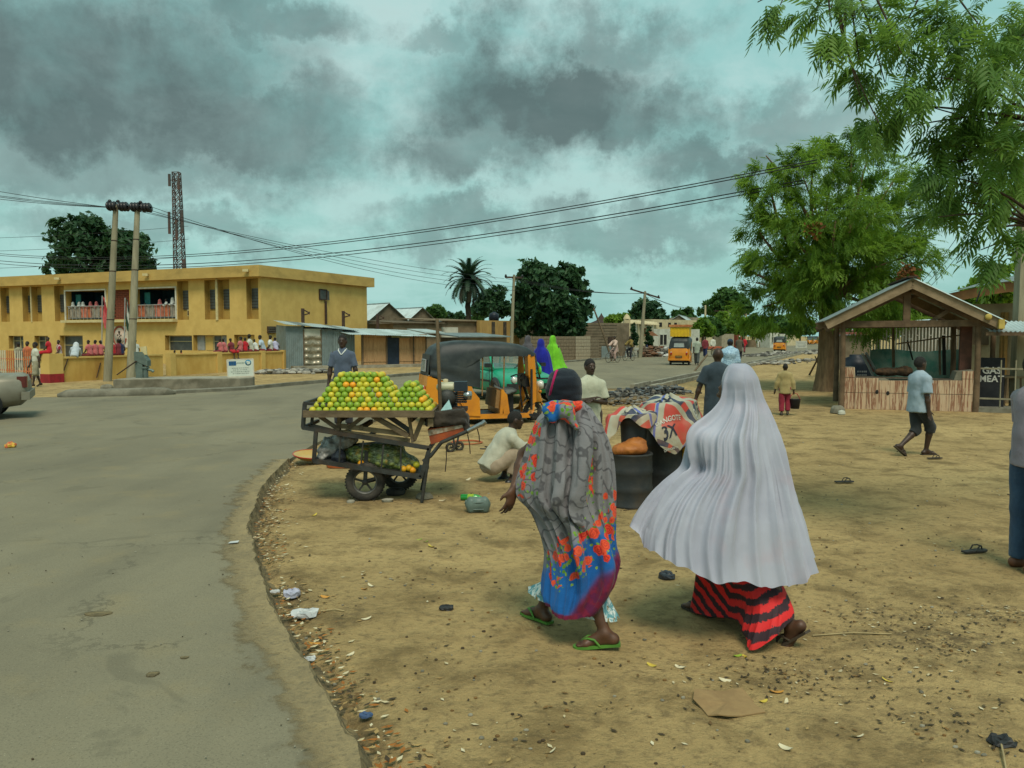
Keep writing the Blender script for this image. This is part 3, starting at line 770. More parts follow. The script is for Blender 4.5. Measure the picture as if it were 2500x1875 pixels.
def wall_holes(mb,x0,x1,z0,z1,holes,depth,mi=0,mi2=1):
 """front skin at y = 0 with rectangular holes and their reveals"""
 xs=sorted({x0,x1,*[h[0]for h in holes],*[h[1]for h in holes]});zs=sorted({z0,z1,*[h[2]for h in holes],*[h[3]for h in holes]})
 for a,b in zip(xs,xs[1:]):
  for c,d in zip(zs,zs[1:]):
   mx,mz=(a+b)/2,(c+d)/2
   if any(h[0]<mx<h[1]and h[2]<mz<h[3]for h in holes):continue
   mb.add([(a,0,c),(b,0,c),(b,0,d),(a,0,d)],[(0,1,2,3)],mi)
 for(a,b,c,d)in holes:
  mb.add([(a,0,c),(b,0,c),(b,0,d),(a,0,d),(a,depth,c),(b,depth,c),(b,depth,d),(a,depth,d)],[(0,4,5,1),(1,5,6,2),(2,6,7,3),(3,7,4,0)],mi2)
def build_school():
 L,D,Hf,Ht=34.,11.4,5.5,6.19
 bays=[(fx(a),fx(b))for a,b in((4,25),(57,78),(80,104),(135,159),(435,462),(501,529),(534,562),(603,632))]+[(-30.5,-29.7),(-32,-31.2)]
 holes=[(a,b,2.9,5.42)for a,b in bays]
 balc=[(fx(163),fx(260),2.98,5.0),(fx(331),fx(431),2.98,5.0)]
 gnd=[(fx(20),fx(56),.9,1.86),(fx(83),fx(116),.9,1.86),(fx(145),fx(201),.3,1.88),(fx(402),fx(468),.9,1.88),(fx(471),fx(553),.9,1.90),(fx(571),fx(621),.9,1.92)]
 brk=(fx(272),fx(318),2.98,5.0)
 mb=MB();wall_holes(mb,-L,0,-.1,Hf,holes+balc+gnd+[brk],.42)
 # side and back walls
 mb.add([(0,0,-.1),(0,D,-.1),(0,D,Hf),(0,0,Hf)],[(0,1,2,3)],0)
 mb.add([(-L,D,-.1),(0,D,-.1),(0,D,Hf),(-L,D,Hf)],[(3,2,1,0)],0)
 mb.add([(-L,0,-.1),(-L,D,-.1),(-L,D,Hf),(-L,0,Hf)],[(3,2,1,0)],0)
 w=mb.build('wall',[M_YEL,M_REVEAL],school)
 # slim pier edges standing proud between bays
 for(a,b)in((fx(78),fx(80)),(fx(529),fx(534))):m=MB();m.box(((a+b)/2,-.03,4.15),(b-a,.06,2.6));m.build('pier',M_FRAME,school)
 # each bay: a dark louvre window over a painted panel
 for(a,b)in bays:
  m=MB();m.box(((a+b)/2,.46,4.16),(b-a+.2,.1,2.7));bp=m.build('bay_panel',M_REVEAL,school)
  m=MB();x0,x1=a+(b-a)*.12,b-.01;m.box(((x0+x1)/2,.39,4.2),(x1-x0,.08,1.25));wd=m.build('window',M_GLASSD,school)
  m=MB()
  for k in range(7):m.bar((x0,.34,3.65+k*.18),(x1,.34,3.65+k*.18),.03,.02)
  m.build('louvre',M_RUST,wd)
 m=MB();ax=(fx(455)+fx(461))/2;m.box((ax+.1,.3,3.35),(.5,.3,.42));m.box((ax+.1,.14,3.35),(.4,.04,.3),0,1);m.build('air_conditioner',[M_FRAME,M_RUST],school)
 # verandas: blue rooms behind white-framed openings
 for(a,b,c,d)in balc:
  m=MB();m.box(((a+b)/2,2.6,4.),(b-a+.8,.1,2.6));m.box((a-.35,1.5,4.),(.1,2.,2.6));m.box((b+.35,1.5,4.),(.1,2.,2.6));m.box(((a+b)/2,1.5,2.9),(b-a+.8,2.1,.1),0,1);m.box(((a+b)/2,1.5,5.1),(b-a+.8,2.1,.1),0,1)
  m.build('veranda_room',[M_BLUEWALL,M_REVEAL],school)
  for bx0,bx1 in((a+.35,a+.36),):
   m=MB();m.box((bx0+.1,.66,3.9),(.5,.06,1.8));m.build('teal_door',mat('teal_paint',(.03,.19,.19),None,3),school)
  m=MB();W=.09
  for q in((a-W/2,c-.04,a-W/2,d+W),(b+W/2,c-.04,b+W/2,d+W)):m.bar((q[0],-.02,q[1]),(q[2],-.02,q[3]),W,.1)
  m.bar((a,-.021,d+W/2),(b,-.021,d+W/2),.1,W);m.build('opening_frame',mat('white_frame',(.62,.60,.50),None,3),school)
  n=11
  for k in range(n):
   x=a+.12+(b-a-.24)*k/(n-1);m=MB();m.bar((x,.1,c),(x,.1,c+.95),.025);m.build('railing_bar',M_GREYPANEL,school)
  m=MB();m.bar((a,.1,c+.95),(b,.1,c+.95),.05);m.bar((a,.1,c+.12),(b,.1,c+.12),.03);m.build('railing',M_GREYPANEL,school)
  # cloth and mats hung behind the bars
  cs=[mat('orange_mat',(.42,.13,.06),(.33,.10,.05),6,.9),mat('grey_mat',(.28,.24,.19),None,6,.9),mat('salmon_mat',(.5,.17,.11),None,6,.9)]
  xs=[a+.1]
  while xs[-1]<b-.3:xs.append(min(b-.08,xs[-1]+random.uniform(.5,.95)))
  for i,(p,q)in enumerate(zip(xs,xs[1:])):
   P=np.zeros((13,6,3))
   for u in range(13):
    for v in range(6):t=u/12;P[u,v]=(p+(q-p)*t,.17+.02*math.sin(t*9+v),c+.16+(.78+.04*math.sin(i*3.))*v/5)
   m=MB();m.grid(P);m.build('hung_mat',cs[i%3]if not(a<-14 and i<2)else cs[1],school)
 m=MB();a,b=balc[0][0]-.1,balc[1][1]+.12;m.box(((a+b)/2,-.2,2.86),(b-a,.42,.17));m.build('ledge',M_FRAME,school)
 # pierced brick panel between the verandas
 a,b,c,d=brk;m=MB();m.box(((a+b)/2,.34,(c+d)/2),(b-a,.1,d-c));m.build('mortar_bed',M_MORTAR,school)
 bm=MB();bm.box((0,0,0),(.44,.12,.105));proto=None;row=0;z=c+.07
 while z<d-.04:
  x=a+.12+(.23 if row%2 else 0)
  while x<b-.1:
   if proto is None:proto=bm.build('brick',M_BRICKRED,school);o=proto
   else:o=proto.copy();COL.objects.link(o)
   o.location=(min(x+.11,b-.23),.27+random.uniform(-.012,.012),z);x+=.46
  z+=.125;row+=1
 # ground floor windows
 for i,(a,b,c,d)in enumerate(gnd):
  m=MB();m.box(((a+b)/2,.41,(c+d)/2),(b-a,.04,d-c));wd=m.build('window',M_GLASSD,school)
  m=MB();n=(2,2,1,1,4,3)[i]
  for k in range(n+1):x=a+.03+(b-a-.06)*k/n;m.bar((x,.37,c),(x,.37,d),.06)
  m.bar((a,.37,d-.03),(b,.37,d-.03),.05,.06);m.bar((a,.365,(c+d)/2+.1),(b,.365,(c+d)/2+.1),.03,.04)
  m.build('window_frame',M_FRAME,wd)
  if i==4:
   for k,mm in((0,M_GREYPANEL),(3,M_GREYPANEL),(1,M_YEL)):
    x0=a+(b-a)*k/4+.05;x1=a+(b-a)*(k+1)/4-.05;m=MB();m.box(((x0+x1)/2,.33,1.4),(x1-x0,.03,.95));m.build('shutter',mm,wd)
  if i==5:m=MB();m.box(((a+b)/2,.33,1.35),(b-a-.12,.03,1.05));m.build('shutter',M_YEL,wd)
 # roof slab with deep fascia
 o=.35;m=MB();m.box(((-L+o)/2-.2,D/2,(Hf+Ht)/2),(L+o-.2+.6,D+2*.5,Ht-Hf));rf=m.build('roof',M_FASCIA,school)
 # flood lamps under the fascia edge
 for px in(166,380,622):
  x=fx(px);m=MB();m.box((x,-.70,5.86),(.34,.22,.16),.5);m.bar((x,-.5,5.8),(x,-.65,5.86),.05);m.build('flood_lamp',M_FRAME,rf)
 # side wall: small open casement, steel pipe and vent
 y0,z0=sid(779,731);y1,z1=sid(796,708)
 m=MB();m.box((.01,(y0+y1)/2,(z0+z1)/2),(.06,y1-y0,z1-z0));wd=m.build('window',M_GLASSD,school)
 m=MB()
 for q in((y0,y0,z0,z1),(y1,y1,z0,z1),(y0,y1,z0,z0),(y0,y1,z1,z1)):m.bar((.05,q[0],q[2]),(.05,q[1],q[3]),.07)
 m.build('window_frame',M_RUST,wd)
 m=MB();m.prism([(.06,y1,z0),(.22,y1+.05,z0-.02),(.2,y1+.05,z1-.1),(.06,y1,z1)],(0,.04,0));m.build('casement',M_GLASSD,wd)
 yp,za=sid(793,735);_,zb=sid(796,791);m=MB();m.bar((.08,yp,za),(.08,yp,zb),.12,.12);m.build('downpipe',M_RUST,school)
 y0,z0=sid(652,813);y1,z1=sid(672,797);m=MB();m.box((.05,(y0+y1)/2,(z0+z1)/2),(.12,y1-y0,z1-z0));g=m.build('vent_grille',M_RUST,school)
 m=MB()
 for k in range(4):m.bar((.13,y0,z0+(z1-z0)*(k+.5)/4),(.13,y1,z0+(z1-z0)*(k+.5)/4),.03)
 m.build('vent_slat',M_CONC,g)
 # round crest on a cream panel under the ledge
 x0,z0=fac(276,848);x1,z1=fac(313,797);cx,cz=(x0+x1)/2,(z0+z1)/2
 mw,mr,mk=mat('crest_cream',(.6,.55,.44),(.5,.42,.34),6),mat('crest_red',(.33,.09,.05),(.24,.07,.04),9),mat('crest_dark',(.10,.08,.07),None,5)
 m=MB();m.box((cx,-.03,cz),(x1-x0,.06,z1-z0));cr=m.build('crest',mw,school)
 m=MB();r=(x1-x0)*.40;n=40
 for k in range(n):
  t=PI*.62+2*PI*.88*k/n-PI*.5+.25;p=(cx+r*1.0*math.cos(t),-.075,cz+.02+r*1.12*math.sin(t));m.ball(p,(.085,.02,.085),6)
 m.build('laurel_ring',mr,cr)
 m=MB();m.lathe([(0,.03),(r*.82,.03),(r*.82,0)],24,(cx,-.06,cz+.03),(0,-1,0));dd=m.build('crest_shield',mat('crest_pale',(.55,.40,.31),(.48,.46,.40),4),cr)
 m=MB()
 for(dx,dz,q)in((-.16,.1,.06),(0,.16,.05),(.15,.08,.06),(.02,.0,.05),(-.1,-.1,.045),(.1,-.12,.045),(0,.3,.1)):m.lathe([(0,.02),(q,.02),(q,0)],10,(cx+dx,-.09,cz+.03+dz),(0,-1,0))
 m.build('crest_mark',mk,cr)
 for k,(dz,wd_)in enumerate(((-.42,.5),(-.5,.62))):m=MB();m.box((cx,-.07,cz+dz),(wd_,.03,.05));m.build('crest_scroll',mr,cr)
build_school()
def flag(label,px,z0py,z1py,d,colors,lean=0):
 b=at(px,820,d);b.z=0;root=thing('flag',label,'flag',b);top=at(px,z1py,d).z
 mb=MB();mb.tube([(0,0,0),(lean*.5,0,top*.5),(lean,0,top)],.03,8);mb.build('flagpole',M_GREYPANEL,root)
 n,m=16,14;hh=1.75;P=np.zeros((n,m,3))
 for i in range(n):
  for j in range(m):
   u,v=i/(n-1),j/(m-1);P[i,j]=(lean+.04+u*.42*(.35+.65*v)+.05*math.sin(7*v+5*u),.12*math.sin(9*u+2*v)*u,top-.05-v*hh-u*.35)
 third=n//len(colors);mb=MB()
 for k,c in enumerate(colors):
  e=n if k==len(colors)-1 else(k+1)*third+1;mb.grid(P[k*third:e],k)
 mb.build('cloth',[cloth_mat('flag_cloth_%d_%d'%(px,i),c)for i,c in enumerate(colors)],root)
flag('limp pink and red flag on a tall pole before the school veranda',246,0,722,45.,[(.55,.10,.10),(.5,.05,.06)],.15)
flag('limp dark green and white flag on a pole beside the school crest',300,0,727,44.,[(.015,.05,.03),(.5,.5,.45),(.012,.04,.025)],.18)
# ------------------------------------------------------------------ compound wall along the street
W0,W1=Vector((-18.1,32.1,0)),Vector((-12.9,45.5,0));WD=(W1-W0).normalized();WN=Vector((WD.y,-WD.x,0))
def on_wall(px): # where a pixel column meets the wall line
 p=on_plane(px,860,W0,WN);return Vector((p.x,p.y,0))
cw=thing('compound_wall','low stained yellow compound wall with coping that children sit on','wall',W0,math.atan2(WD.y,WD.x))
WL=(W1-W0).length;gA,gB=(on_wall(393)-W0).dot(WD),(on_wall(411)-W0).dot(WD)
for a,b in((.0,gA),(gB,WL)):
 m=MB();m.box(((a+b)/2,0,.42),(b-a,.2,1.05));m.build('wall_panel',M_YELW,cw)
 m=MB();m.box(((a+b)/2,0,.975),(b-a,.30,.07));m.build('coping',M_YEL,cw)
for t in(gB+.12,(on_wall(530)-W0).dot(WD),(on_wall(637)-W0).dot(WD),WL-.1):
 m=MB();m.box((t,-.02,.47),(.34,.3,1.16));m.build('pillar',M_YEL,cw)
m=MB();m.box((-.3,.05,.55),(.62,.5,1.2));pl=m.build('end_pillar',M_YEL,cw)
m=MB();m.box((-.3,.05,.12),(.65,.53,.46));m.build('red_plinth',mat('red_paint',(.30,.02,.025),(.22,.018,.02),4),pl)
for t,z0,z1 in((.05,.95,.45),(1.6,.72,.1)):m=MB();m.bar((t,-.16,z1),(t+.25,-.13,z0),.03);m.build('wall_crack_rod',M_RUST,cw)
# picket fence running off to the left of the end pillar
fp0=at(0,820,35.5);fp0.z=0;fp1=Vector((-18.75,32.6,0));fd_=(fp0-fp1)
fence=thing('picket_fence','row of orange and white metal pickets beside the red plinth','fence',fp1)
nF=26;proto=None;M_ORP=mat('orange_paint',(.5,.16,.06),(.4,.12,.05),5);M_WHP=mat('white_paint',(.55,.5,.4),None,5)
for k in range(nF):
 p=fd_*(k+.5)/nF*1.15;m=MB();m.bar((p.x,p.y,0),(p.x,p.y,1.22 if k>5 else 1.25),.035);m.build('picket',M_ORP if(k//4)%2==0 else M_WHP,fence)
for z in(.35,.85):m=MB();q=fd_*1.15;m.bar((0,.02,z),(q.x,q.y+.02,z),.04,.05);m.build('fence_rail',M_ORP,fence)
# twin concrete poles with cross-arm
M_POLE=mat('weathered_pole',(.27,.245,.165),(.20,.18,.12),2.5,.9,.3,30,stretch=(3,3,.4))
M_INS=mat('dark_insulator',(.02,.02,.022),None,5,.35)
hb1,hb2=gp(262,931),gp(318,934)
ht1,ht2=at(283,500,hb1.y+.2),at(336,498,hb1.y+.2)
hp=thing('utility_pole','pair of leaning concrete poles joined by a crossarm with disc insulators','pole',(hb1.x,hb1.y,0))
for b_,t_ in((hb1,ht1),(hb2,ht2)):
 m=MB();b2=Vector((b_.x,b_.y,-.1));m.tube([b2,(b2+t_)/2,t_],[.165,.135,.10],12);m.build('pole_shaft',M_POLE,hp,True)
 for t in(.36,.63,.8):q=b2.lerp(t_,t);m=MB();m.lathe([(.16-.06*t,-.03),(.178-.06*t,0),(.16-.06*t,.03)],12,q);m.build('pole_band',M_RUST,hp,True)
m=MB();a_=XA=ht1+Vector((-.25,0,-.1));b_=XB=ht2+Vector((.55,0,-.2));m.bar(a_,b_,.1,.12);m.build('crossarm',M_RUST,hp,True)
for t in(.05,.33,.62,.88):
 q=a_.lerp(b_,t);m=MB()
 for k in range(3):m.lathe([(.02,0),(.17,.02),(.2,.07),(.05,.1)],14,q+Vector((-.12+.12*k,-.1,.02)),(1,-.2,.15))
 m.build('insulator',M_INS,hp,True)
for t in(.0,.2,.74):q=a_.lerp(b_,t);m=MB();m.tube([q+Vector((0,0,.05)),q+Vector((0,0,.28))],.02,6);m.lathe([(.0,.12),(.05,.1),(.09,.02),(.04,0)],10,q+Vector((0,0,.2)));m.build('pin_insulator',M_INS,hp,True)
# ------------------------------------------------------------------ water pump on its slab, signboard, broken kerb
s0,s1=gp(277,953),gp(605,950)
slab=thing('pump_slab','raised grey concrete apron under the hand pump','slab',(s0.x,s0.y,0))
bk=Vector((-.3,1.7,0));m=MB()
top=[(s0.x,s0.y,.4),(s1.x-.3,s1.y+.1,.37),(s1.x,s1.y+.6,.36),(s1.x+bk.x,s1.y+bk.y,.36),(s0.x+bk.x+.3,s0.y+bk.y,.4)]
m.prism([Vector((x,y,-.05))for x,y,z in top],(0,0,.40));m.build('apron',M_CONC,slab,True)
m=MB();P2=[Vector((x,y,.35))for x,y,z in top];cc=sum(P2,Vector())/5;m.prism([cc+(p-cc)*.985 for p in P2],(0,0,.025));m.build('apron_screed',M_CONC2,slab,True)
pg=at(388,921,29.6);M_PUMP=mat('galvanised_pump',(.135,.175,.15),(.10,.13,.115),5,.55,.2,30,metal=.3)
pump=thing('hand_pump','grey-green galvanised hand water pump with long lever handle','pump',(pg.x,s0.y+1.0,.37))
m=MB();m.tube([(.12,0,0),(.12,0,.36)],.10,14);m.tube([(.12,0,.34),(.12,0,.40)],.15,14);m.build('pump_stand',M_PUMP,pump)
m=MB();m.prism([(-.17,-.13,.0),(.08,-.13,.0),(.08,-.13,.78),(-.17,-.13,.78)],(0,.26,0));m.build('back_post',M_PUMP,pump)
m=MB();m.prism([(-.19,-.15,.62),(.26,-.15,.42),(.26,-.15,.62),(.06,-.15,.92),(-.19,-.15,.92)],(0,.3,0));hd_=m.build('pump_head',M_PUMP,pump)
m=MB();m.tube([(.2,0,.42),(.2,0,.3),(.36,-.02,.27),(.42,-.02,.22)],.05,10);m.build('spout',M_PUMP,pump)
m=MB();m.tube([(-.1,-.18,.6),(-.5,-.2,.32),(-.78,-.22,.12)],[.025,.022,.02],8);m.build('lever_handle',M_RUST,pump)
m=MB();m.bar((.0,-.02,.95),(.2,-.02,.97),.05,.3);m.build('top_cover',M_FRAME,pump)
sg0,sg1=at(556,918,28.6),at(620,917,28.9)
sign=thing('donor_signboard','small white signboard with blue flag and round emblem standing on the apron','sign',(sg0.x,sg0.y,.36))
M_SIGNW=mat('sign_white',(.56,.60,.52),(.50,.54,.47),3,.6);M_SIGNB=mat('sign_blue',(.012,.085,.22),None,4,.6);M_INK=mat('sign_ink',(.06,.09,.08),None,5,.7);M_SIGNG=mat('sign_grey_green',(.14,.24,.21),None,5,.7)
sw,shh=(sg1-sg0).length,.62;SM=Matrix.Translation((0,0,.02))@Matrix.Rotation(math.atan2(sg1.y-sg0.y,sg1.x-sg0.x),4,'Z')@Matrix.Rotation(R(-1.5),4,'Y')
m=MB();m.box((sw/2,0,shh/2),(sw,.03,shh),0,0,SM);m.build('board',M_SIGNW,sign)
m=MB()
for q in((0,0,0,shh),(sw,0,sw,shh),(0,shh,sw,shh),(0,0,sw,0)):m.bar((q[0],0,q[1]),(q[2],0,q[3]),.035,.04,0,None,SM)
m.build('board_frame',M_WHP,sign)
for x in(.08,sw-.08):m=MB();m.bar((x,.03,-.05),(x,.03,.35),.04,.04,0,None,SM);m.build('sign_post',M_WHP,sign)
m=MB();m.box((sw*.20,-.018,shh*.78),(sw*.28,.006,shh*.25),0,0,SM);fl=m.build('flag_print',M_SIGNB,sign)
m=MB()
for k in range(12):t=2*PI*k/12;m.lathe([(0,.003),(.006,.003),(.006,0)],5,(sw*.20+.05*math.cos(t),-.021,shh*.78+.05*math.sin(t)),(0,-1,0),0,SM)
m.build('star_print',mat('star_yellow',(.25,.30,.12),None,4),fl)
m=MB();cx,cz=sw*.80,shh*.80;m.lathe([(0,.004),(.105,.004),(.105,0)],24,(cx,-.016,cz),(0,-1,0),0,SM);em=m.build('emblem_print',mat('emblem_blue',(.03,.17,.30),(.05,.22,.33),20),sign)
m=MB()
for q in((-.02,.02,.05,.035),(.04,-.01,.035,.05),(.0,-.045,.05,.025)):m.ball((cx+q[0],-.021,cz+q[1]),(q[2],.003,q[3]),10,0,SM)
m.build('globe_print',M_SIGNW,em)
Vt,Ft=text_mesh('UNICEF',.085,.002);m=MB();m.add(Vt,Ft,0,False,SM@Matrix.Translation((sw*.50,-.019,shh*.74))@Matrix.Rotation(PI/2,4,'X'));m.build('lettering',M_SIGNG,sign)
for k,(w0,w1)in enumerate(((.18,.80),(.22,.78),(.14,.84),(.2,.82))): # four lines too blurred to read
 m=MB();x=w0*sw;z=shh*(.50-.105*k)
 while x<w1*sw-.02:
  w_=random.uniform(.02,.05)
  for i in range(int(w_/.012)+1):m.box((x+i*.013,-.018,z+random.uniform(-.002,.002)),(.008,.004,random.uniform(.022,.032)),0,0,SM)
  x+=w_+.03
 m.build('blurred_line',M_INK,sign)
def lump(c,r,n=14,jit=.14,flat=.0,seed=0):
 """irregular stone mesh arrays"""
 V=[];F=[];mm=max(4,n//2);rr=random.Random(seed)
 ph0=[rr.uniform(0,6.28)for _ in range(6)]
 for i in range(mm+1):
  ph=PI*i/mm
  for j in range(n):
   t=2*PI*j/n;x,y,z=math.sin(ph)*math.cos(t),math.sin(ph)*math.sin(t),math.cos(ph)
   q=1+jit*(math.sin(3*x+ph0[0])+math.sin(4*y+ph0[1])+math.sin(5*z+ph0[2])+.6*math.sin(7*x+5*y+ph0[3]))/2
   e=.75;x,y,z=[math.copysign(abs(w)**e,w)for w in(x,y,z)]
   V.append((c[0]+r[0]*x*q,c[1]+r[1]*y*q,c[2]+r[2]*z*q))
 for i in range(mm):
  for j in range(n):F.append((i*n+j,(i+1)*n+j,(i+1)*n+(j+1)%n,i*n+(j+1)%n))
 return V,F
k0,k1=gp(136,975),gp(428,968)
bk_=thing('kerb_slab','long broken slab of mossy kerb concrete at the junction','kerb',(k0.x,k0.y,0));P=np.zeros((30,12,3))
for i in range(30):
 t=i/29;c=k0.lerp(k1,t);d=(k1-k0).normalized();n=Vector((-d.y,d.x,0));e=min(1,min(t,1-t)*9+.25)
 for j in range(12):
  a=2*PI*j/12;x,z=math.cos(a),math.sin(a);x,z=[math.copysign(abs(w)**.5,w)for w in(x,z)]
  r1=1+.12*vnoise(np.array([[t*9,j*.9]]),1.,4,3)[0];P[i,j]=tuple(c+n*(.28+.27*x*e*r1)+Vector((0,0,.10+.17*z*e*r1)))
m=MB();m.grid(P,0,False,True);m.add([tuple(p)for p in P[0]],[tuple(range(12))]);m.add([tuple(p)for p in P[-1]],[tuple(reversed(range(12)))]);m.build('slab',M_CONC,bk_,True)
q=gp(262,955);V,F=lump((q.x,q.y,.1),(.22,.15,.13),10,.1,0,3);m=MB();m.add(V,F,0,False);o=m.build('loose_block',M_CONC);tag(o,'loose concrete block lying left of the pump apron','block')
# ------------------------------------------------------------------ schoolchildren
def kid_colors():
 return{k:cloth_mat('kid_'+k,c)for k,c in dict(pink=(.50,.14,.14),red=(.48,.02,.03),maroon=(.20,.035,.045),navy=(.02,.03,.09),white=(.62,.64,.60),cream=(.55,.55,.46),sky=(.42,.52,.62),lilac=(.42,.42,.58),khaki=(.30,.28,.19),orange=(.5,.14,.06)).items()}
KC=kid_colors()
def sit_kid(px,color,desc,lean=0.,turn=0.,h=1.35,legs=KC['maroon'],z=1.0,d=None,off=0.):
 p=on_wall(px)+WN*-.02 if d is None else at(px,820,d);p.z=z;pz=dict(SIT);pz['z']=.10;h=h*random.uniform(.9,1.12);pz['torso']=(lean+random.uniform(-.16,.16),random.uniform(-.05,.38),1);pz['head']=(random.uniform(-70,70),random.uniform(-15,8));pz['RA']=((random.uniform(.1,.5),random.uniform(-.3,.5),-1),(random.uniform(-.3,.3),random.uniform(.0,.9),-.5))
 return person(desc,p,math.atan2(WD.y,WD.x)+R(0+turn),h,pz,[('shirt','shirt',color,dict(sleeve=.6,hem=.05,loose=.03)),('shorts','trousers',legs,dict(length=.2,loose=.03))],.032,M_SKIN,'schoolchildren sitting on the compound wall')
sit_kid(122,KC['red'],'child in red top perched on the end pillar above the red plinth',.1,30,1.3,KC['red'],1.15)
sit_kid(147,cloth_mat('striped_jersey',(.5,.45,.42),(.45,.4,.38),stripes=(0,60,(.25,.02,.05))),'child in red and white striped jersey on the wall end',-.1,60,1.4,KC['red'])
wb=on_wall(182)
person('child in pale grey smock bending forward over the wall',(wb.x,wb.y,1.0),math.atan2(WD.y,WD.x)-R(35),1.4,dict(SIT,z=.1,torso=(.2,.75,.65),LA=((-.1,.6,-.8),(0,.6,-.7)),RA=((.1,.6,-.8),(0,.6,-.7))),[('smock','shirt',cloth_mat('kid_grey',(.42,.47,.50)),dict(sleeve=1.9,hem=.2,loose=.045)),('veil','prims',cloth_mat('kid_veil',(.5,.54,.56)),dict(f=lambda J:[ell(J['Hd'],V3(.1,.115,.13)),cap(J['Hd'],J['N'],.1,.13)]))],.03,M_SKIN,'schoolchildren sitting on the compound wall',False)
G1='child in pink shirt in the trio left of the twin poles'
for px,ln in((221,-.05),(233,.05),(246,.1)):sit_kid(px,KC['pink'],G1,ln,random.uniform(-25,25))
sit_kid(278,KC['red'],'child in crimson top sitting between the twin poles',0,10);sit_kid(289,KC['maroon'],'child in maroon top squeezed between red and navy children',0,-10,1.36);sit_kid(297,KC['navy'],'child in dark navy top with pale print on the wall',0,0,1.4)
sit_kid(333,KC['white'],'child in white shirt on the wall just right of the twin poles',0,-15)
G2='child in pink shirt in the row above the white signboard'
for px,ln in((541,0),(552,-.05),(587,.05)):sit_kid(px,KC['pink'],G2,ln,random.uniform(-20,20),1.5)
sit_kid(566,KC['maroon'],'child in dark pink top turned sideways with legs over the wall front',.05,170,1.5,KC['red'])
sit_kid(599,KC['red'],'child with bright red back beside a pink-shirted neighbour',.08,-20,1.5)
sit_kid(614,KC['cream'],'taller child in cream shirt with arm on the coping',-.1,20,1.75);sit_kid(628,KC['white'],'small child in plain white shirt by the wall pillar',0,0,1.4)
sit_kid(645,KC['sky'],'youth in pale blue shirt past the wall pillar',-.15,25,1.75);sit_kid(661,KC['white'],'youth in white shirt beside the vent grille',-.1,30,1.65);sit_kid(675,KC['lilac'],'youth in lilac shirt at the metal shack end of the wall',.05,-10,1.55)
# at the veranda rail upstairs
def rail_kid(px,color,desc,veil=True,h=1.3,dz=0.):
 x=fx(px);p=Matrix.Translation(SC)@Matrix.Rotation(SROT,4,'Z')@Vector((x,.42,2.95+dz));hc=color
 w=[('dress','prims',color,dict(f=skirt_prims(.7,.2))),('blouse','shirt',color,dict(sleeve=1.8,hem=.1,loose=.03))]
 if veil:w.append(('veil','prims',hc,dict(f=lambda J:[ell(J['Hd']+V3(0,-.02,.01),V3(.1,.11,.13)),cap(J['Hd']-V3(0,.02,.04),J['C'],.1,.17)])))
 person(desc,p,SROT+PI+R(random.uniform(-30,30)),h,dict(torso=(random.uniform(-.1,.1),.15,1),LA=((-.2,.6,-.8),(.1,.9,.1)),RA=((.2,.6,-.8),(-.1,.9,.1))),w,.035,M_SKIN,'schoolchildren at the veranda rail',not veil)
GW,GP='schoolgirl in white veil leaning over the left veranda rail','schoolgirl in pink veil at the left veranda rail'
for px in(168,183,194):rail_kid(px,KC['white'],GW)
for px in(211,226):rail_kid(px,KC['pink'],GP)
rail_kid(250,KC['pink'],'schoolchild in pink beside the pink flag',False,1.3)
rail_kid(345,KC['pink'],'small schoolchild in pink at the right veranda rail',False,1.15);rail_kid(381,KC['pink'],'schoolgirl in pink veil at the right veranda rail',True,1.35)
for px,hh in((397,1.4),(413,1.45),(426,1.4)):rail_kid(px,KC['white'],'schoolgirl in white veil at the right veranda rail',px!=397,hh)
for px,c,ds in((430,KC['white'],'child in white bowed over inside the ground floor window'),(446,KC['red'],'child in red just behind the wall right of the pump')):
 p=at(px,820,41.5);p.z=0;person(ds,p,2.5,1.15,dict(torso=(0,.3,1)),[('shirt','shirt',c,dict(sleeve=1.8,hem=.1,loose=.04)),('trousers','trousers',KC['maroon'])],.04,M_SKIN,'schoolchildren behind the wall')
# by the fence
for px,py,h,c,ds,yw in((85,945,1.62,KC['cream'],'youth in cream shirt and khaki shorts standing by the red plinth',2.4),(66,933,1.6,KC['orange'],'youth in orange shirt behind the pickets',2.9),(44,930,1.55,KC['khaki'],'youth in khaki seen through the white pickets',1.2)):
 g=gp(px,py);dd=g.y if px==85 else 36.;g=at(px,820,dd);g.z=0
 person(ds,g,yw,h,walk(.2,.1,.2),[('shirt','shirt',c,dict(sleeve=.7,hem=.12)),('shorts','trousers',KC['khaki'],dict(length=.05,loose=.03))],.03,M_SKIN,'youths by the picket fence')
# ------------------------------------------------------------------ shacks, houses and walls of the far side
def corr_mat(name,c,c2,rust=None):
 return mat(name,c,c2,1.6,.55,.15,30,metal=.25,dirt=rust,dscale=.9)
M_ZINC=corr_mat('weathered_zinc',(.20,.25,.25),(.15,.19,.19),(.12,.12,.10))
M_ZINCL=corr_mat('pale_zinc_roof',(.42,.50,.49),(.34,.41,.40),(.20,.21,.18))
M_ZINCN=corr_mat('new_zinc_roof',(.50,.58,.58),(.42,.50,.50),(.30,.33,.31))
M_BAMBOO=mat('split_bamboo',(.52,.31,.15),(.40,.23,.11),14,.85,.4,40,stretch=(3,3,.25),dirt=(.18,.095,.045))
M_BLOCK=mat('sandcrete_block',(.185,.15,.10),(.14,.11,.072),2.5,.95,.5,20,dirt=(.10,.085,.055))
M_BLOCKL=mat('pale_sandcrete',(.30,.265,.19),(.24,.205,.14),2.5,.95,.5,20)
M_MUD=mat('mud_wall',(.20,.15,.092),(.15,.11,.066),1.6,.97,.6,14,dirt=(.105,.08,.05))
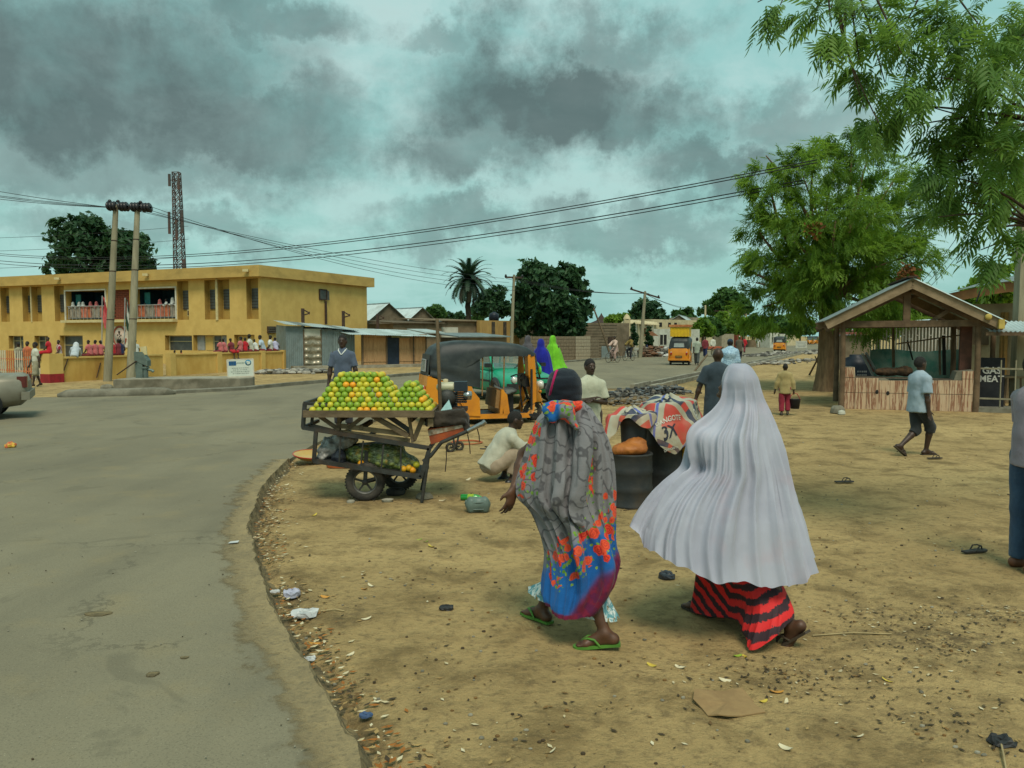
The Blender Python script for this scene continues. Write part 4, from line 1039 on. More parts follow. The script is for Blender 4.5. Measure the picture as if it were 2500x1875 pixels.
M_OLDYEL=mat('peeling_yellow_wall',(.40,.265,.09),(.30,.19,.065),1.2,.92,.3,20,dirt=(.13,.095,.05),dscale=.8,stretch=(1,1,.3))
M_CREAM=mat('cream_house_paint',(.50,.43,.27),(.43,.36,.21),1.5,.9,.2,20,dirt=(.28,.23,.14))
M_WHITEH=mat('greyed_white_paint',(.50,.50,.42),(.40,.40,.33),1.5,.9,.2,20,dirt=(.24,.23,.17))
M_WOOD=mat('grey_timber',(.15,.11,.066),(.095,.068,.04),4,.88,.5,30,stretch=(1,1,1),dirt=(.07,.05,.03))
M_DARK=mat('dark_interior',(.018,.018,.017),None,4,.9)
M_NAVYP=mat('navy_door_paint',(.018,.03,.05),(.012,.02,.034),4,.6)
def corrugated(mb,p0,pu,pv,n=None,amp=.018,mi=0,pitch=.11):
 """corrugated sheet: p0 corner, pu along the waves' crossing direction, pv along the ribs"""
 p0,pu,pv=Vector(p0),Vector(pu),Vector(pv);nrm=pu.cross(pv).normalized();k=n or max(4,int(pu.length/pitch*4));P=np.zeros((k+1,2,3))
 for i in range(k+1):
  t=i/k;o=nrm*(amp*math.sin(t*pu.length/pitch*2*PI))
  P[i,0]=p0+pu*t+o;P[i,1]=p0+pu*t+pv+o
 mb.grid(P,mi,smooth=False)
def sheet_panels(root,name,p0,pu,pv,n,m,gap=.0,dz=.012):
 """overlapping corrugated sheets, each one a piece"""
 p0,pu,pv=Vector(p0),Vector(pu),Vector(pv);nrm=pu.cross(pv).normalized()
 for i in range(n):
  mb=MB();corrugated(mb,p0+pu*(i/n)+nrm*(dz*(i%2)+random.uniform(0,.006)),pu*((1-gap)/n+.01/max(pu.length,.1)),pv*random.uniform(.985,1.0))
  o=mb.build(name,m[i%len(m)]if isinstance(m,list)else m,root,True)
# metal shop shack
A0,A1=Vector((-12.7,45.2,0)),at(866,820,46.9);A1.z=0;ad=(A1-A0).normalized();an_=Vector((-ad.y,ad.x,0))
sA=thing('metal_shack','grey corrugated metal shop shack with crinkled silver curtain','shack',A0);LA_=(A1-A0).length
def sa(px):p=on_plane(px,850,A0,an_);return(p-A0).dot(ad)
hL,hR=2.48,2.12
for(x0,x1)in((0,sa(742)),(sa(784),sa(812)),(sa(812),sa(838)),(sa(838),LA_)):
 mb=MB();h=lambda x:hL+(hR-hL)*x/LA_
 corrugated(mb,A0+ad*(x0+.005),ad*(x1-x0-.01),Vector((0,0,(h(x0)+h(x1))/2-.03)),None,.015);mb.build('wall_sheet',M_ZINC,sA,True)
x0,x1=sa(742),sa(784)
mb=MB();mb.box((0,0,0),(x1-x0,.04,.42),0,0,Matrix.Translation(A0+ad*(x0+x1)/2+Vector((0,0,2.05)))@Matrix.Rotation(math.atan2(ad.y,ad.x),4,'Z'));mb.build('lintel_board',M_WHITEH,sA,True)
n,k=26,40;P=np.zeros((n,k,3))
for i in range(n):
 for j in range(k):
  u,v=i/(n-1),j/(k-1);sag=abs(((v*5.5+.5*abs(u-.5)*2)%1)-.5);o=.05*math.sin(9*u)+.09*sag*(1-abs(2*u-1))+.03*math.sin(31*v)
  P[i,j]=A0+ad*(x0+(x1-x0)*u)-an_*(.03+o)+Vector((0,0,1.83*(1-v)+.03))
mb=MB();mb.grid(P);mb.build('curtain',mat('crinkled_silver_plastic',(.27,.245,.175),(.17,.15,.10),8,.3,.3,20,metal=.25,spec=.6),sA,True)
mb=MB();c=A0+an_*3.2;mb.prism([c,c+ad*LA_,c+ad*LA_+Vector((0,0,2.4)),c+Vector((0,0,2.4))],an_*.05);mb.prism([A0+an_*.1,A0+an_*3.2,A0+an_*3.2+Vector((0,0,2.5)),A0+an_*.1+Vector((0,0,2.4))],ad*.03);mb.build('rear_wall',M_ZINC,sA,True)
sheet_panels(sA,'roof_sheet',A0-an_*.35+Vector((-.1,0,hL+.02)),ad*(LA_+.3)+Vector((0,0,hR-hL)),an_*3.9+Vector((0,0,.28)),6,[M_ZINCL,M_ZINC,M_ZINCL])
mb=MB();p=A0+ad*sa(728)-an_*.05;mb.box((0,0,0),(.45,.02,.55),0,0,Matrix.Translation(p+Vector((-.2,0,1.95)))@Matrix.Rotation(math.atan2(ad.y,ad.x),4,'Z'));mb.build('patch_sheet',M_ZINCL,sA,True)
for t in(sa(742),sa(784),sa(838)):mb=MB();q=A0+ad*t-an_*.03;mb.bar(q,q+Vector((0,0,2.2)),.06);mb.build('frame_post',M_WOOD,sA,True)
# bamboo shop beside it
B0,B1=at(884,820,46.7),at(1040,820,49.2);B0.z=B1.z=0;bd=(B1-B0).normalized();bn=Vector((-bd.y,bd.x,0));LB=(B1-B0).length
sB=thing('bamboo_shack','split-bamboo walled shop with dark doorway and zinc roof','shack',B0)
def sb(px):p=on_plane(px,850,B0,bn);return(p-B0).dot(bd)
HB=1.95
mb=MB();q=B0+bn*.12;mb.prism([q,q+bd*LB,q+bd*LB+Vector((0,0,HB)),q+Vector((0,0,HB))],bn*.03);mb.prism([q+bd*LB,q+bd*LB+bn*3,q+bd*LB+bn*3+Vector((0,0,HB)),q+bd*LB+Vector((0,0,HB))],bd*.04);mb.build('inner_wall',M_WOOD,sB,True)
slat=None
for(pa,pb)in((884,944),(976,1008),(1012,1040)):
 x=sb(pa)
 while x<sb(pb):
  w=random.uniform(.05,.075);mb=MB();q=B0+bd*(x+w/2)+bn*(random.uniform(-.012,.012)+.06);mb.bar(q+Vector((0,0,random.uniform(.02,.08))),q+Vector((random.uniform(-.01,.01),0,HB-.02)),w*.92,.03,0,bn);mb.build('bamboo_slat',M_BAMBOO,sB,True);x+=w
for z in(.35,1.05,1.7):
 for pa,pb in((884,944),(976,1040)):mb=MB();mb.bar(B0+bd*sb(pa)+Vector((0,0,z))+bn*.02,B0+bd*sb(pb)+Vector((0,0,z))+bn*.02,.03,.035);mb.build('batten',M_BAMBOO,sB,True)
mb=MB();x0,x1=sb(945),sb(975);q=B0+bd*x0+bn*.05;mb.prism([q,q+bd*(x1-x0),q+bd*(x1-x0)+Vector((0,0,HB-.2)),q+Vector((0,0,HB-.2))],bn*.04);mb.build('doorway_curtain',M_NAVYP,sB,True)
mb=MB();q=B0+bd*sb(955)-bn*.04;mb.prism([q+Vector((0,0,HB-.2)),q+bd*(sb(1000)-sb(955))+Vector((0,0,HB-.22)),q+bd*(sb(1000)-sb(955))+Vector((0,0,HB)),q+Vector((0,0,HB+.02))],bn*.03);mb.build('name_board',mat('faded_green_board',(.13,.17,.07),(.28,.27,.16),12),sB,True)
sheet_panels(sB,'roof_sheet',B0-bd*1.15-bn*.75+Vector((0,0,HB-.02)),bd*(LB+1.5)+Vector((0,0,-.14)),bn*3.6+Vector((0,0,.42)),7,[M_ZINCL,M_ZINCN,M_ZINCL])
for x in(0.02,sb(944),sb(1010),LB):mb=MB();q=B0+bd*x-bn*.02;mb.bar(q,q+Vector((0,0,HB)),.07);mb.build('frame_post',M_WOOD,sB,True)
gstep=thing('shop_step','long low concrete step along the shop fronts','step',A0)
mb=MB();q=A0+ad*.2-an_*1.1;e=B1-bn*1.0;mb.prism([q,e,e+bn*.9,q+an_*.9],(0,0,.16));mb.build('step',M_CONC2,gstep,True)
# steel stub columns with brackets behind the shacks
for i,(px,py0,py1,d,lb)in enumerate(((739,753,800,49.2,'rusty steel stub column with bracket at the first shack'),(838,759,805,51.5,'rusty steel stub column with bracket over the shack middle'),(922,766,808,53.,'rusty steel stub column before the gabled houses'))):
 t=at(px,py0,d);cst=thing('steel_stub',lb,'column',(t.x,t.y,0),0,'steel stub columns');mb=MB();mb.bar((0,0,0),(0,0,t.z),.16,.2);mb.build('column',M_RUST,cst)
 mb=MB();mb.bar((0,0,t.z-.05),(.42,-.05,t.z-.28),.07);mb.bar((0,0,t.z-.42),(.42,-.05,t.z-.3),.07);mb.bar((.4,-.05,t.z-.36),(.42,-.05,t.z-.2),.06);mb.build('bracket',M_RUST,cst)
def coursed_wall(root,name,p,q,h,thick,m,course=.23,L=.46,seed=0,world=True):
 """block wall: every block of the visible face its own piece, joints sunk"""
 p,q=Vector(p),Vector(q);d=(q-p).normalized();n=Vector((d.y,-d.x,0));tot=(q-p).length;mb=MB()
 mb.prism([p-n*.02,q-n*.02,q-n*(thick),p-n*(thick)],(0,0,h));mb.build(name+'_core',M_MORTARG,root,world)
 ang=math.atan2(d.y,d.x);proto=None;I=inv_root(root);row=0;z=0
 bm=MB();bm.box((0,0,0),(L-.02,.08,course-.02));rr=random.Random(seed)
 while z<h-course*.4:
  x=-(L/2 if row%2 else 0)
  while x<tot:
   a,b=max(x,0),min(x+L,tot)
   if b-a>.08:
    if proto is None:o=proto=bm.build(name+'_block',m,root)
    else:o=proto.copy();COL.objects.link(o)
    w=p+d*((a+b)/2)+n*rr.uniform(-.015,.012)+Vector((0,0,z+course/2));o.location=I@w;o.rotation_euler=(0,0,ang);o.scale=((b-a)/L,1,1)
   x+=L
  z+=course;row+=1
M_MORTARG=mat('grey_mortar',(.12,.10,.07),None,5,.95)
def gable_house(label,pL,pR,length,wall_h,ridge_h,mwall,mroof,back=None,name='house',over=.25,door=None):
 """gable end faces the line pL -> pR"""
 pL,pR=Vector(pL),Vector(pR);d=(pR-pL).normalized();n=Vector((-d.y,d.x,0))if back is None else Vector(back).normalized();w=(pR-pL).length;mid=(pL+pR)/2
 root=thing(name,label,'house',pL);mb=MB();z=Vector((0,0,1))
 mb.prism([pL,pR,pR+z*wall_h,mid+z*ridge_h,pL+z*wall_h],n*length);mb.build('wall',mwall,root,True)
 for s_,e in((pL,-1),(pR,1)):
  top=mid+z*(ridge_h+.04)-n*over;lo=s_+d*e*over+z*(wall_h+.04-over*(ridge_h-wall_h)/(w/2))-n*over;mb=MB()
  if e<0:corrugated(mb,lo+n*(length+2*over),n*-(length+2*over),top-lo,None,.02,0,.2)
  else:corrugated(mb,lo,n*(length+2*over),top-lo,None,.02,0,.2)
  mb.build('roof_slope',mroof,root,True)
 mb=MB();mb.bar(mid+z*(ridge_h+.06)-n*over,mid+z*(ridge_h+.06)+n*(length+over),.2,.05);mb.build('ridge_cap',mroof,root,True)
 if door:
  for(t,wd,zz0,zz1)in door:mb=MB();c=pL+d*w*t;mb.prism([c-d*wd/2+z*zz0-n*.03,c+d*wd/2+z*zz0-n*.03,c+d*wd/2+z*zz1-n*.03,c-d*wd/2+z*zz1-n*.03],n*.05);mb.build('window' if zz0>.3 else 'door',M_DARK,root,True)
 return root
def g0(px,d):p=at(px,820,d);p.z=0;return p
BK=Vector((-.62,.78,0))
gable_house('block gable house with pale zinc roof next to the school side wall',g0(897,66),g0(996,69),9,3.05,4.55,M_BLOCK,M_ZINCN,BK)
gable_house('block gable house with pale zinc roof behind the bamboo shop',g0(998,71),g0(1060,73),9,3.3,4.35,M_BLOCK,M_ZINCN,BK)
def flat_house(label,pL,pR,depth,h,m,roofm=None,openings=(),name='house',cat='house',parapet=.0):
 pL,pR=Vector(pL),Vector(pR);d=(pR-pL).normalized();n=Vector((-d.y,d.x,0));root=thing(name,label,cat,pL);z=Vector((0,0,1));mb=MB()
 mb.prism([pL,pR,pR+n*depth,pL+n*depth],z*h);mb.build('wall',m,root,True)
 if roofm:
  mb=MB();mb.prism([pL-d*.2-n*.25+z*(h+.01),pR+d*.2-n*.25+z*(h+.01),pR+d*.2+n*(depth+.2)+z*(h+.25),pL-d*.2+n*(depth+.2)+z*(h+.25)],z*.07);mb.build('roof',roofm,root,True)
 for(x,w,z0,z1,mm,nm)in openings:
  c=pL+d*x;mb=MB();mb.prism([c-d*w/2-n*.04+z*z0,c+d*w/2-n*.04+z*z0,c+d*w/2-n*.04+z*z1,c-d*w/2-n*.04+z*z1],n*.05);o=mb.build(nm,mm,root,True)
  if nm=='window':
   mb=MB();zz=n*-.05
   for a_,b_ in(((-w/2,z0),(w/2,z0)),((-w/2,z1),(w/2,z1)),((-w/2,z0),(-w/2,z1)),((w/2,z0),(w/2,z1)),((0,z0),(0,z1))):mb.bar(c+d*a_[0]+zz+z*a_[1],c+d*b_[0]+zz+z*b_[1],.07,.08)
   mb.build('window_frame',M_WHITEH,o,True)
 return root,d,n
flat_house('low mud-walled house with ragged thatch edge behind the bamboo shop',g0(960,58),g0(1078,60),6,2.75,M_MUD,mat('thatch',(.09,.075,.05),(.14,.11,.07),9,.98,.8,30))
flat_house('mud house with whitewashed patch left of the yellow wall',g0(1062,60),g0(1182,63),5,2.95,M_MUD,M_MUD,[(1.3,1.6,1.6,2.5,M_WHITEH,'plaster_patch')])
r_,d_,n_=flat_house('tall peeling yellow boundary wall with black stains',g0(1172,62),g0(1268,65),.4,3.05,M_OLDYEL,None,[],'boundary_wall','wall')
for x in(1.35,2.6):mb=MB();q=g0(1172,62)+d_*x-n_*.06;mb.bar(q,q+Vector((0,0,2.95)),.28,.1,0,n_);mb.build('black_stain_pier',mat('sooty_plaster',(.04,.036,.028),(.09,.075,.05),3,.95),r_,True)
flat_house('low lean-to with grey zinc roof behind the parked tricycle',g0(1122,52),g0(1236,54),3.5,1.75,M_MUD,M_ZINC)
flat_house('dull green shuttered kiosk by the bamboo shop end',g0(1040,51.5),g0(1075,52),2.5,2.0,M_MUD,M_ZINCL)
bw=thing('block_wall','low grey block wall with pale new section behind the firewood heap','wall',g0(1285,59))
coursed_wall(bw,'wall',g0(1285,59),g0(1405,61.5),1.72,.25,M_BLOCK,.26,.52,1)
coursed_wall(bw,'new_wall',g0(1405,61.4),g0(1441,62.2),1.82,.25,M_BLOCKL,.26,.52,2)
coursed_wall(bw,'end_wall',g0(1441,62.3),g0(1462,62.9),1.6,.25,M_BLOCK,.26,.52,3)
hc_,d_,n_=flat_house('long grey block house with two narrow dark doors',g0(1375,66),g0(1536,70),7,2.95,M_BLOCK,None,[(2.9,.6,0,1.5,M_DARK,'door'),(5.05,.55,0,1.75,M_RUST,'door')])
for k in range(12):mb=MB();q=g0(1375,66)+d_*.0-n_*.015+Vector((0,0,.12+k*.24));mb.bar(q,q+d_*5.8,.03,.03,0,n_);mb.build('course_joint',M_MORTARG,hc_,True)
mb=MB();q=g0(1430,66.2)-n_*.3;mb.box(tuple(q+Vector((1.6,.9,.5))),(.9,.05,1.0),.4);o=mb.build('zinc_sheet',M_ZINC);tag(o,'small upright zinc sheet leaning by the block house','sheet')
# cream compound with scalloped coping and white house
cr=thing('cream_gateway','cream garden wall topped by a row of scalloped coping caps','wall',g0(1532,72))
mb=MB();p,q=g0(1532,72),g0(1602,84);d_=(q-p).normalized();n_=Vector((-d_.y,d_.x,0));mb.prism([p,q,q+n_*.3,p+n_*.3],(0,0,2.95));mb.build('wall',M_CREAM,cr,True)
L_=(q-p).length
for k in range(9):
 c=p+d_*L_*(k+.5)/9+n_*.15;mb=MB();mb.lathe([(0,.38),(.35,.3),(.62,.08),(.64,0)],12,c+Vector((0,0,2.95)));mb.build('coping_cap',M_CREAM,cr,True)
for k in range(5):mb=MB();c=p+d_*L_*(k+.1)/5-n_*.06;mb.bar(c,c+Vector((0,0,2.95)),.3,.14,0,n_);mb.build('pilaster',M_WHITEH,cr,True)
mb=MB();c=p-d_*.3;mb.bar(c,c+Vector((0,0,3.35)),.55);mb.lathe([(0,.5),(.2,.3),(.35,0)],10,c+Vector((0,0,3.35)));mb.build('gate_pier',M_CREAM,cr,True)
mb=MB();c=p+d_*L_*.55-n_*.5;mb.prism([c+Vector((-1.4,0,1.85)),c+Vector((.9,0,1.85)),c+Vector((-.2,0,2.6))],n_*.5);mb.build('porch_gable',mat('brown_tile',(.25,.12,.06),None,5),cr,True)
flat_house('white single-storey house with barred window beside the cream wall',g0(1596,80),g0(1708,86),6,2.55,M_WHITEH,None,[(1.6,1.3,.9,2.0,M_DARK,'window'),(3.6,.5,1.2,2.0,M_DARK,'window'),(4.3,.3,1.2,2.,M_DARK,'window')])
flat_house('upper block with small square openings behind the white house',g0(1590,92),g0(1700,98),6,3.75,M_CREAM,None,[(x,.5,2.9,3.4,M_DARK,'opening')for x in(.6,1.7,3.4,4.6)])
gable_house('grey house with broad pale gable roof above the cream compound',g0(1612,105),g0(1700,112),10,3.1,4.6,M_BLOCK,M_ZINCN,(.3,.95,0),over=.4)
flat_house('tan upper wall rising between the trees beyond the loaded tricycle',g0(1692,120),g0(1715,122),5,4.6,M_BLOCKL)
wf=thing('white_fence','low white picket fence before the cream compound','fence',g0(1530,68));p,q=g0(1530,66),g0(1625,76)
for k in range(44):c=p.lerp(q,k/43);mb=MB();mb.bar(c,c+Vector((0,0,.85)),.07,.04);mb.build('picket',M_WHITEH,wf,True)
for z in(.25,.7):mb=MB();mb.bar(p+Vector((0,0,z)),q+Vector((0,0,z)),.05);mb.build('rail',M_WHITEH,wf,True)
flat_house('white rooftop room with small dark cone beyond the big tree',g0(1400,95),g0(1540,97),4,3.4,M_WHITEH)
flat_house('pale house far beyond the date palm',g0(1180,96),g0(1320,98),4,3.6,M_WHITEH)
mb=MB();c=at(1468,790,96);mb.lathe([(0,1.2),(.15,.9),(.6,.3),(1.3,0)],12,(c.x,c.y,3.4));o=mb.build('roof_cone',mat('dark_roof_tile',(.05,.03,.025),None,4));tag(o,'small dark conical roof finial over the white rooftop room','finial')
# black water tank on a stand near the palm
tk=thing('water_tank','dark blue-black plastic water tank on a stand right of the palm','tank',g0(1206,72));mb=MB();mb.lathe([(0,4.0),(.12,4.0),(.15,3.95),(.40,3.82),(.44,3.7),(.44,3.15),(0,3.1)],20);mb.build('drum',mat('black_plastic',(.012,.018,.03),(.02,.028,.04),4,.45),tk)
for a in range(4):mb=MB();x,y=.32*math.cos(a*PI/2+.6),.32*math.sin(a*PI/2+.6);mb.bar((x,y,0),(x,y,3.12),.1);mb.build('leg',M_RUST,tk)
# lattice radio mast
tw=g0(445,150);mast=thing('radio_mast','tall slender steel lattice mast with panel antennas behind the school','mast',tw);Hm=at(438,421,150).z;M_MAST=mat('mast_steel',(.05,.05,.048),(.09,.045,.035),.3,.7)
def mw(z):return 1.0-.42*z/Hm
cor=[(-1,-1),(1,-1),(1,1),(-1,1)]
for cx_,cy_ in cor:mb=MB();mb.tube([(cx_*mw(0),cy_*mw(0),0),(cx_*mw(Hm)-.35,cy_*mw(Hm),Hm)],[.11,.08],5);mb.build('leg',M_MAST,mast)
mb=MB();nz=26
for k in range(nz):
 z0,z1=Hm*k/nz,Hm*(k+1)/nz;o0,o1=-.35*z0/Hm,-.35*z1/Hm
 for i in range(4):
  a,b=cor[i],cor[(i+1)%4];w0,w1=mw(z0),mw(z1)
  mb.bar((a[0]*w0+o0,a[1]*w0,z0),(b[0]*w1+o1,b[1]*w1,z1),.09);mb.bar((b[0]*w0+o0,b[1]*w0,z0),(a[0]*w1+o1,a[1]*w1,z1),.09);mb.bar((a[0]*w1+o1,a[1]*w1,z1),(b[0]*w1+o1,b[1]*w1,z1),.09)
mb.build('bracing',M_MAST,mast)
for(zf,sx_,h_)in((.985,-.9,2.2),(.96,.75,2.),(.78,1.2,4.2),(.77,-1.2,4.),(.73,.1,3.8),(.5,1.3,1.6)):mb=MB();mb.box((sx_-.35*zf,-1.0,Hm*zf-h_/2),(.4,.3,h_));mb.bar((0,-.8,Hm*zf-h_/2),(sx_-.3,-1.0,Hm*zf-h_/2),.12);mb.build('panel_antenna',M_MAST,mast)
# ------------------------------------------------------------------ poles and wires
def pole(label,px,pybase_d,pytop,d,r=.11,arm=None,lean=0.,m=None,z0=None):
 b=g0(px,d);t=at(px+lean,pytop,d);root=thing('utility_pole',label,'pole',b,0,'utility poles along the street');mb=MB()
 mb.tube([b-Vector((0,0,.1)),(b+t)/2,t],[r,r*.85,r*.65],10);mb.build('pole_shaft',m or M_POLE,root,True)
 if arm:
  L_,ang,drop=arm;a=t+Vector((-L_*math.cos(ang)/2,-L_*math.sin(ang)/2,-.15+drop));c=t+Vector((L_*math.cos(ang)/2,L_*math.sin(ang)/2,-.15-drop));mb=MB();mb.bar(a,c,.1,.12);mb.build('crossarm',M_RUST,root,True)
  for k in range(3):q=a.lerp(c,.04+.46*k);mb=MB();mb.lathe([(0,.22),(.06,.18),(.09,.03),(.03,0)],8,q);mb.build('insulator',M_INS,root,True)
 return t
pole('plain timber pole between the yellow wall and the big dark tree',1247,0,672,56,.14,(1.3,.3,0),8)
pole('concrete pole with tilted crossarm before the cream compound',1563,0,712,66,.17,(2.6,.25,.35),12)
pole('slim pale pole among the roadside trees past the tan wall',1722,0,745,120,.2,None,0,M_CREAM)
pole('slim pale pole with thin arm over the roadside trees',1780,0,757,135,.2,(5.,.0,0),0,M_CREAM)
pole('farthest slim pale pole over the roadside trees',1822,0,766,150,.2,(4.2,.0,0),0,M_CREAM)
bp_=at(1496,852,57);bp_.z=0;tp_=at(1449,752,57);o=MB().tube([bp_,(bp_+tp_)/2+Vector((.05,0,0)),tp_],[.09,.08,.05],8).build('leaning_post',M_WOOD);tag(o,'crooked dark wooden post leaning left before the grey block wall','post')
M_WIRE=mat('black_cable',(.015,.015,.016),None,5,.6)
def wire(label,a,b,sag,r=.012,twist=False,bundle='wires'):
 a,b=Vector(a),Vector(b);n=36;pts=[]
 for k in range(n+1):t=k/n;pts.append(a.lerp(b,t)-Vector((0,0,sag*4*t*(1-t))))
 o=MB().tube(pts,r,5).build('overhead_wire',M_WIRE);tag(o,label,'wire',bundle);return o
PR=Vector((10.4,19.0,0)) # concrete pole at the right, out of the frame's edge
pr_top=at(2490,330,19.5)
LF=at(-350,430,36.)
lbl='thin overhead wire running off left from the twin poles'
for k,(t,py)in enumerate(((.0,437),(.33,458),(.62,470),(.88,452))):wire(lbl,XA.lerp(XB,t),at(-420,py-62,40.),.25+.08*k,.012)
lbl='thin wire dropping from the twin poles towards the timber pole'
tp2=at(1250,680,56)
for k in range(4):wire(lbl,XA.lerp(XB,(.05,.33,.62,.97)[k])+Vector((0,-.1,.1)),tp2+Vector((-.55+.35*k,0,-.28*k)),.35+.14*k,.011)
lbl='long slack cable swooping from the school side up to the neem tree'
for(py0,py1,yb,r_)in((600,435,24.,.017),(604,442,24.,.017),(624,508,26.,.017),(617,500,26.,.02)):wire(lbl,at(-200,py0-8,62.),at(1995 if py1<500 else 1960,py1-45 if py1<500 else py1-60,yb),1.9 if py1<500 else 1.9,r_)
lbl='thin wire crossing low in front of the school tree'
for py in(560,592,634):wire(lbl,at(-200,py+25,58.),at(460,py-8,60.),.2,.013)
lbl='thin wire from the timber pole along the street'
for k in range(3):wire(lbl,tp2+Vector((-.4+.4*k,0,0)),at(1565+10*k,716,66.),.35,.014)
for k in range(2):wire('thin wire from the tilted crossarm to the far pale poles',at(1580,720,66.),at(1722,748+4*k,120.),.6,.018)
for k in range(3):wire('thin wire rising behind the meat stall',at(2200+14*k,735,30.),at(2400+20*k,480,22.),.3,.009)
wire('thick twisted service cable dropping to the tan house eave',at(2470,470,17.),at(2384,735,21.),.12,.022)
wire('thin cable hanging by the concrete pole',at(2440,560,15.),at(2500,400,17.),.1,.01)
# ------------------------------------------------------------------ trees
def leaf_mat(name,dark,light,trans=.28):
 m,nt,b=newmat(name);a=nt.nodes.new('ShaderNodeAttribute');a.attribute_name='tone'
 v=nmap(nt);n=nnoise(nt,v,.9,4,.6)
 t=nmath(nt,'ADD',nmath(nt,'MULTIPLY',a.outputs['Fac'],.75),nmath(nt,'MULTIPLY',nmath(nt,'SUBTRACT',n,.5),.9),True)
 col=mixc(nt,t,dark,light);nt.links.new(col,b.inputs['Base Color']);b.inputs['Roughness'].default_value=.55;b.inputs['Specular IOR Level'].default_value=.25
 tr=nt.nodes.new('ShaderNodeBsdfTranslucent');nt.links.new(mixc(nt,.4,col,(light[0]*1.6,light[1]*1.5,light[2])),tr.inputs[0])
 mx=nt.nodes.new('ShaderNodeMixShader');mx.inputs[0].default_value=trans;nt.links.new(b.outputs[0],mx.inputs[1]);nt.links.new(tr.outputs[0],mx.inputs[2])
 nt.links.new(mx.outputs[0],nt.nodes['Material Output'].inputs[0]);return m
M_LEAF=leaf_mat('neem_leaf',(.035,.10,.018),(.25,.40,.045),.5)
M_LEAFN=leaf_mat('near_neem_leaf',(.06,.14,.035),(.19,.33,.06),.5)
M_LEAFD=leaf_mat('dark_leaf',(.013,.044,.02),(.055,.125,.045),.28)
M_LEAFM=leaf_mat('mid_leaf',(.02,.065,.02),(.09,.19,.04),.32)
M_BARK=mat('brown_bark',(.25,.165,.09),(.16,.105,.058),5,.95,.9,14,stretch=(2.5,2.5,.5),bdist=.06,dirt=(.10,.068,.038),dscale=3)
M_BARKD=mat('dark_bark',(.07,.05,.032),(.04,.03,.02),5,.95,.6,14,stretch=(2,2,.5))
RNG=np.random.RandomState(11)
def rand_unit(n):v=RNG.normal(size=(n,3));return v/np.linalg.norm(v,axis=1)[:,None]
def clump_points(blobs,n,clump=.28,per=26):
 """points gathered in clumps on and inside uneven blobs -> points, outward direction, tone of the clump"""
 vol=np.array([b[1][0]*b[1][2]for b in blobs]);cnt=np.maximum(1,(n*vol/vol.sum()/per)).astype(int);P=[];D=[];Tn=[]
 for(c,r),k in zip(blobs,cnt):
  c,r=np.array(c),np.array(r);u=rand_unit(k);rad=RNG.uniform(.45,1.08,k)**.6;cc=c+u*r*rad[:,None]
  tone=RNG.uniform(0,1,k);sz=clump*r.mean()*RNG.uniform(.6,1.3,k)
  q=RNG.normal(size=(k,per,3))*.5*sz[:,None,None];q[...,2]*=.75
  P.append((cc[:,None]+q).reshape(-1,3));D.append(np.repeat(u,per,0));Tn.append(np.clip(np.repeat(tone,per)*.7+RNG.uniform(0,.3,k*per),0,1))
 return np.vstack(P),np.vstack(D),np.concatenate(Tn)
def leaves_quads(P,D,size,droop=.2):
 n=len(P);nrm=D*.7+rand_unit(n)*.9+np.array([0,0,.35]);nrm/=np.linalg.norm(nrm,axis=1)[:,None]
 a=np.cross(nrm,rand_unit(n));a/=np.linalg.norm(a,axis=1)[:,None]+1e-9;a[:,2]-=droop;a/=np.linalg.norm(a,axis=1)[:,None];b=np.cross(nrm,a)
 s=size*RNG.uniform(.6,1.35,n)[:,None];V=np.stack([P-a*s,P+b*s*.5+nrm*s*.12,P+a*s,P-b*s*.5+nrm*s*.12],1)
 F=np.arange(n*4).reshape(n,4);return V.reshape(-1,3),F
def fronds(P,D,L,nl,quads=1,leafl=.3,width=.22):
 """pinnate leaves: a mid-rib with drooping sickle leaflets"""
 n=len(P);d=D/np.linalg.norm(D,axis=1)[:,None];side=np.cross(d,np.array([0,0,1.])+rand_unit(n)*.35);side/=np.linalg.norm(side,axis=1)[:,None]+1e-9;up=np.cross(side,d)
 Ls=L*RNG.uniform(.7,1.2,n);V=[];F=[];base=0;rows=3 if quads==2 else 2
 for k in range(nl):
  t=(k//2+.6)/(nl/2+.6);sg=-1 if k%2 else 1
  if k==nl-1:sg=0
  o=P+d*(Ls*t)[:,None]-up*(Ls*t*t*.35)[:,None]
  ll=Ls*leafl*(1-.35*abs(t-.45))*RNG.uniform(.85,1.15,n)
  ax=d*(.55 if sg else 1.)+side*sg*.85;ax=ax-up*RNG.uniform(.1,.5,n)[:,None];ax/=np.linalg.norm(ax,axis=1)[:,None]
  w=np.cross(ax,up);w/=np.linalg.norm(w,axis=1)[:,None]+1e-9;w=w*(ll*width)[:,None]
  tip=o+ax*ll[:,None]-up*(ll*.25)[:,None]+d*(ll*.18)[:,None]
  if quads==1:q=np.stack([o,o+ax*(ll*.45)[:,None]+w,tip,o+ax*(ll*.45)[:,None]-w],1);V.append(q);F.append(np.arange(4))
  else:
   m1=o+ax*(ll*.35)[:,None];m2=o+ax*(ll*.72)[:,None]-up*(ll*.08)[:,None]+d*(ll*.06)[:,None]
   q=np.stack([o-w*.2,o+w*.2,m1+w,m1-w,m2+w*.75,m2-w*.75,tip,tip-w*.05],1);V.append(q)
 A=np.stack(V,1);m=A.shape[2];nq=A.shape[1];VV=A.reshape(-1,3);b0=np.arange(n*nq)[:,None]*m
 if quads==1:FF=b0+np.arange(4)[None]
 else:FF=np.vstack([b0+np.array([[0,1,2,3]]),b0+np.array([[3,2,4,5]]),b0+np.array([[5,4,6,7]])])
 return VV,FF,nq*m
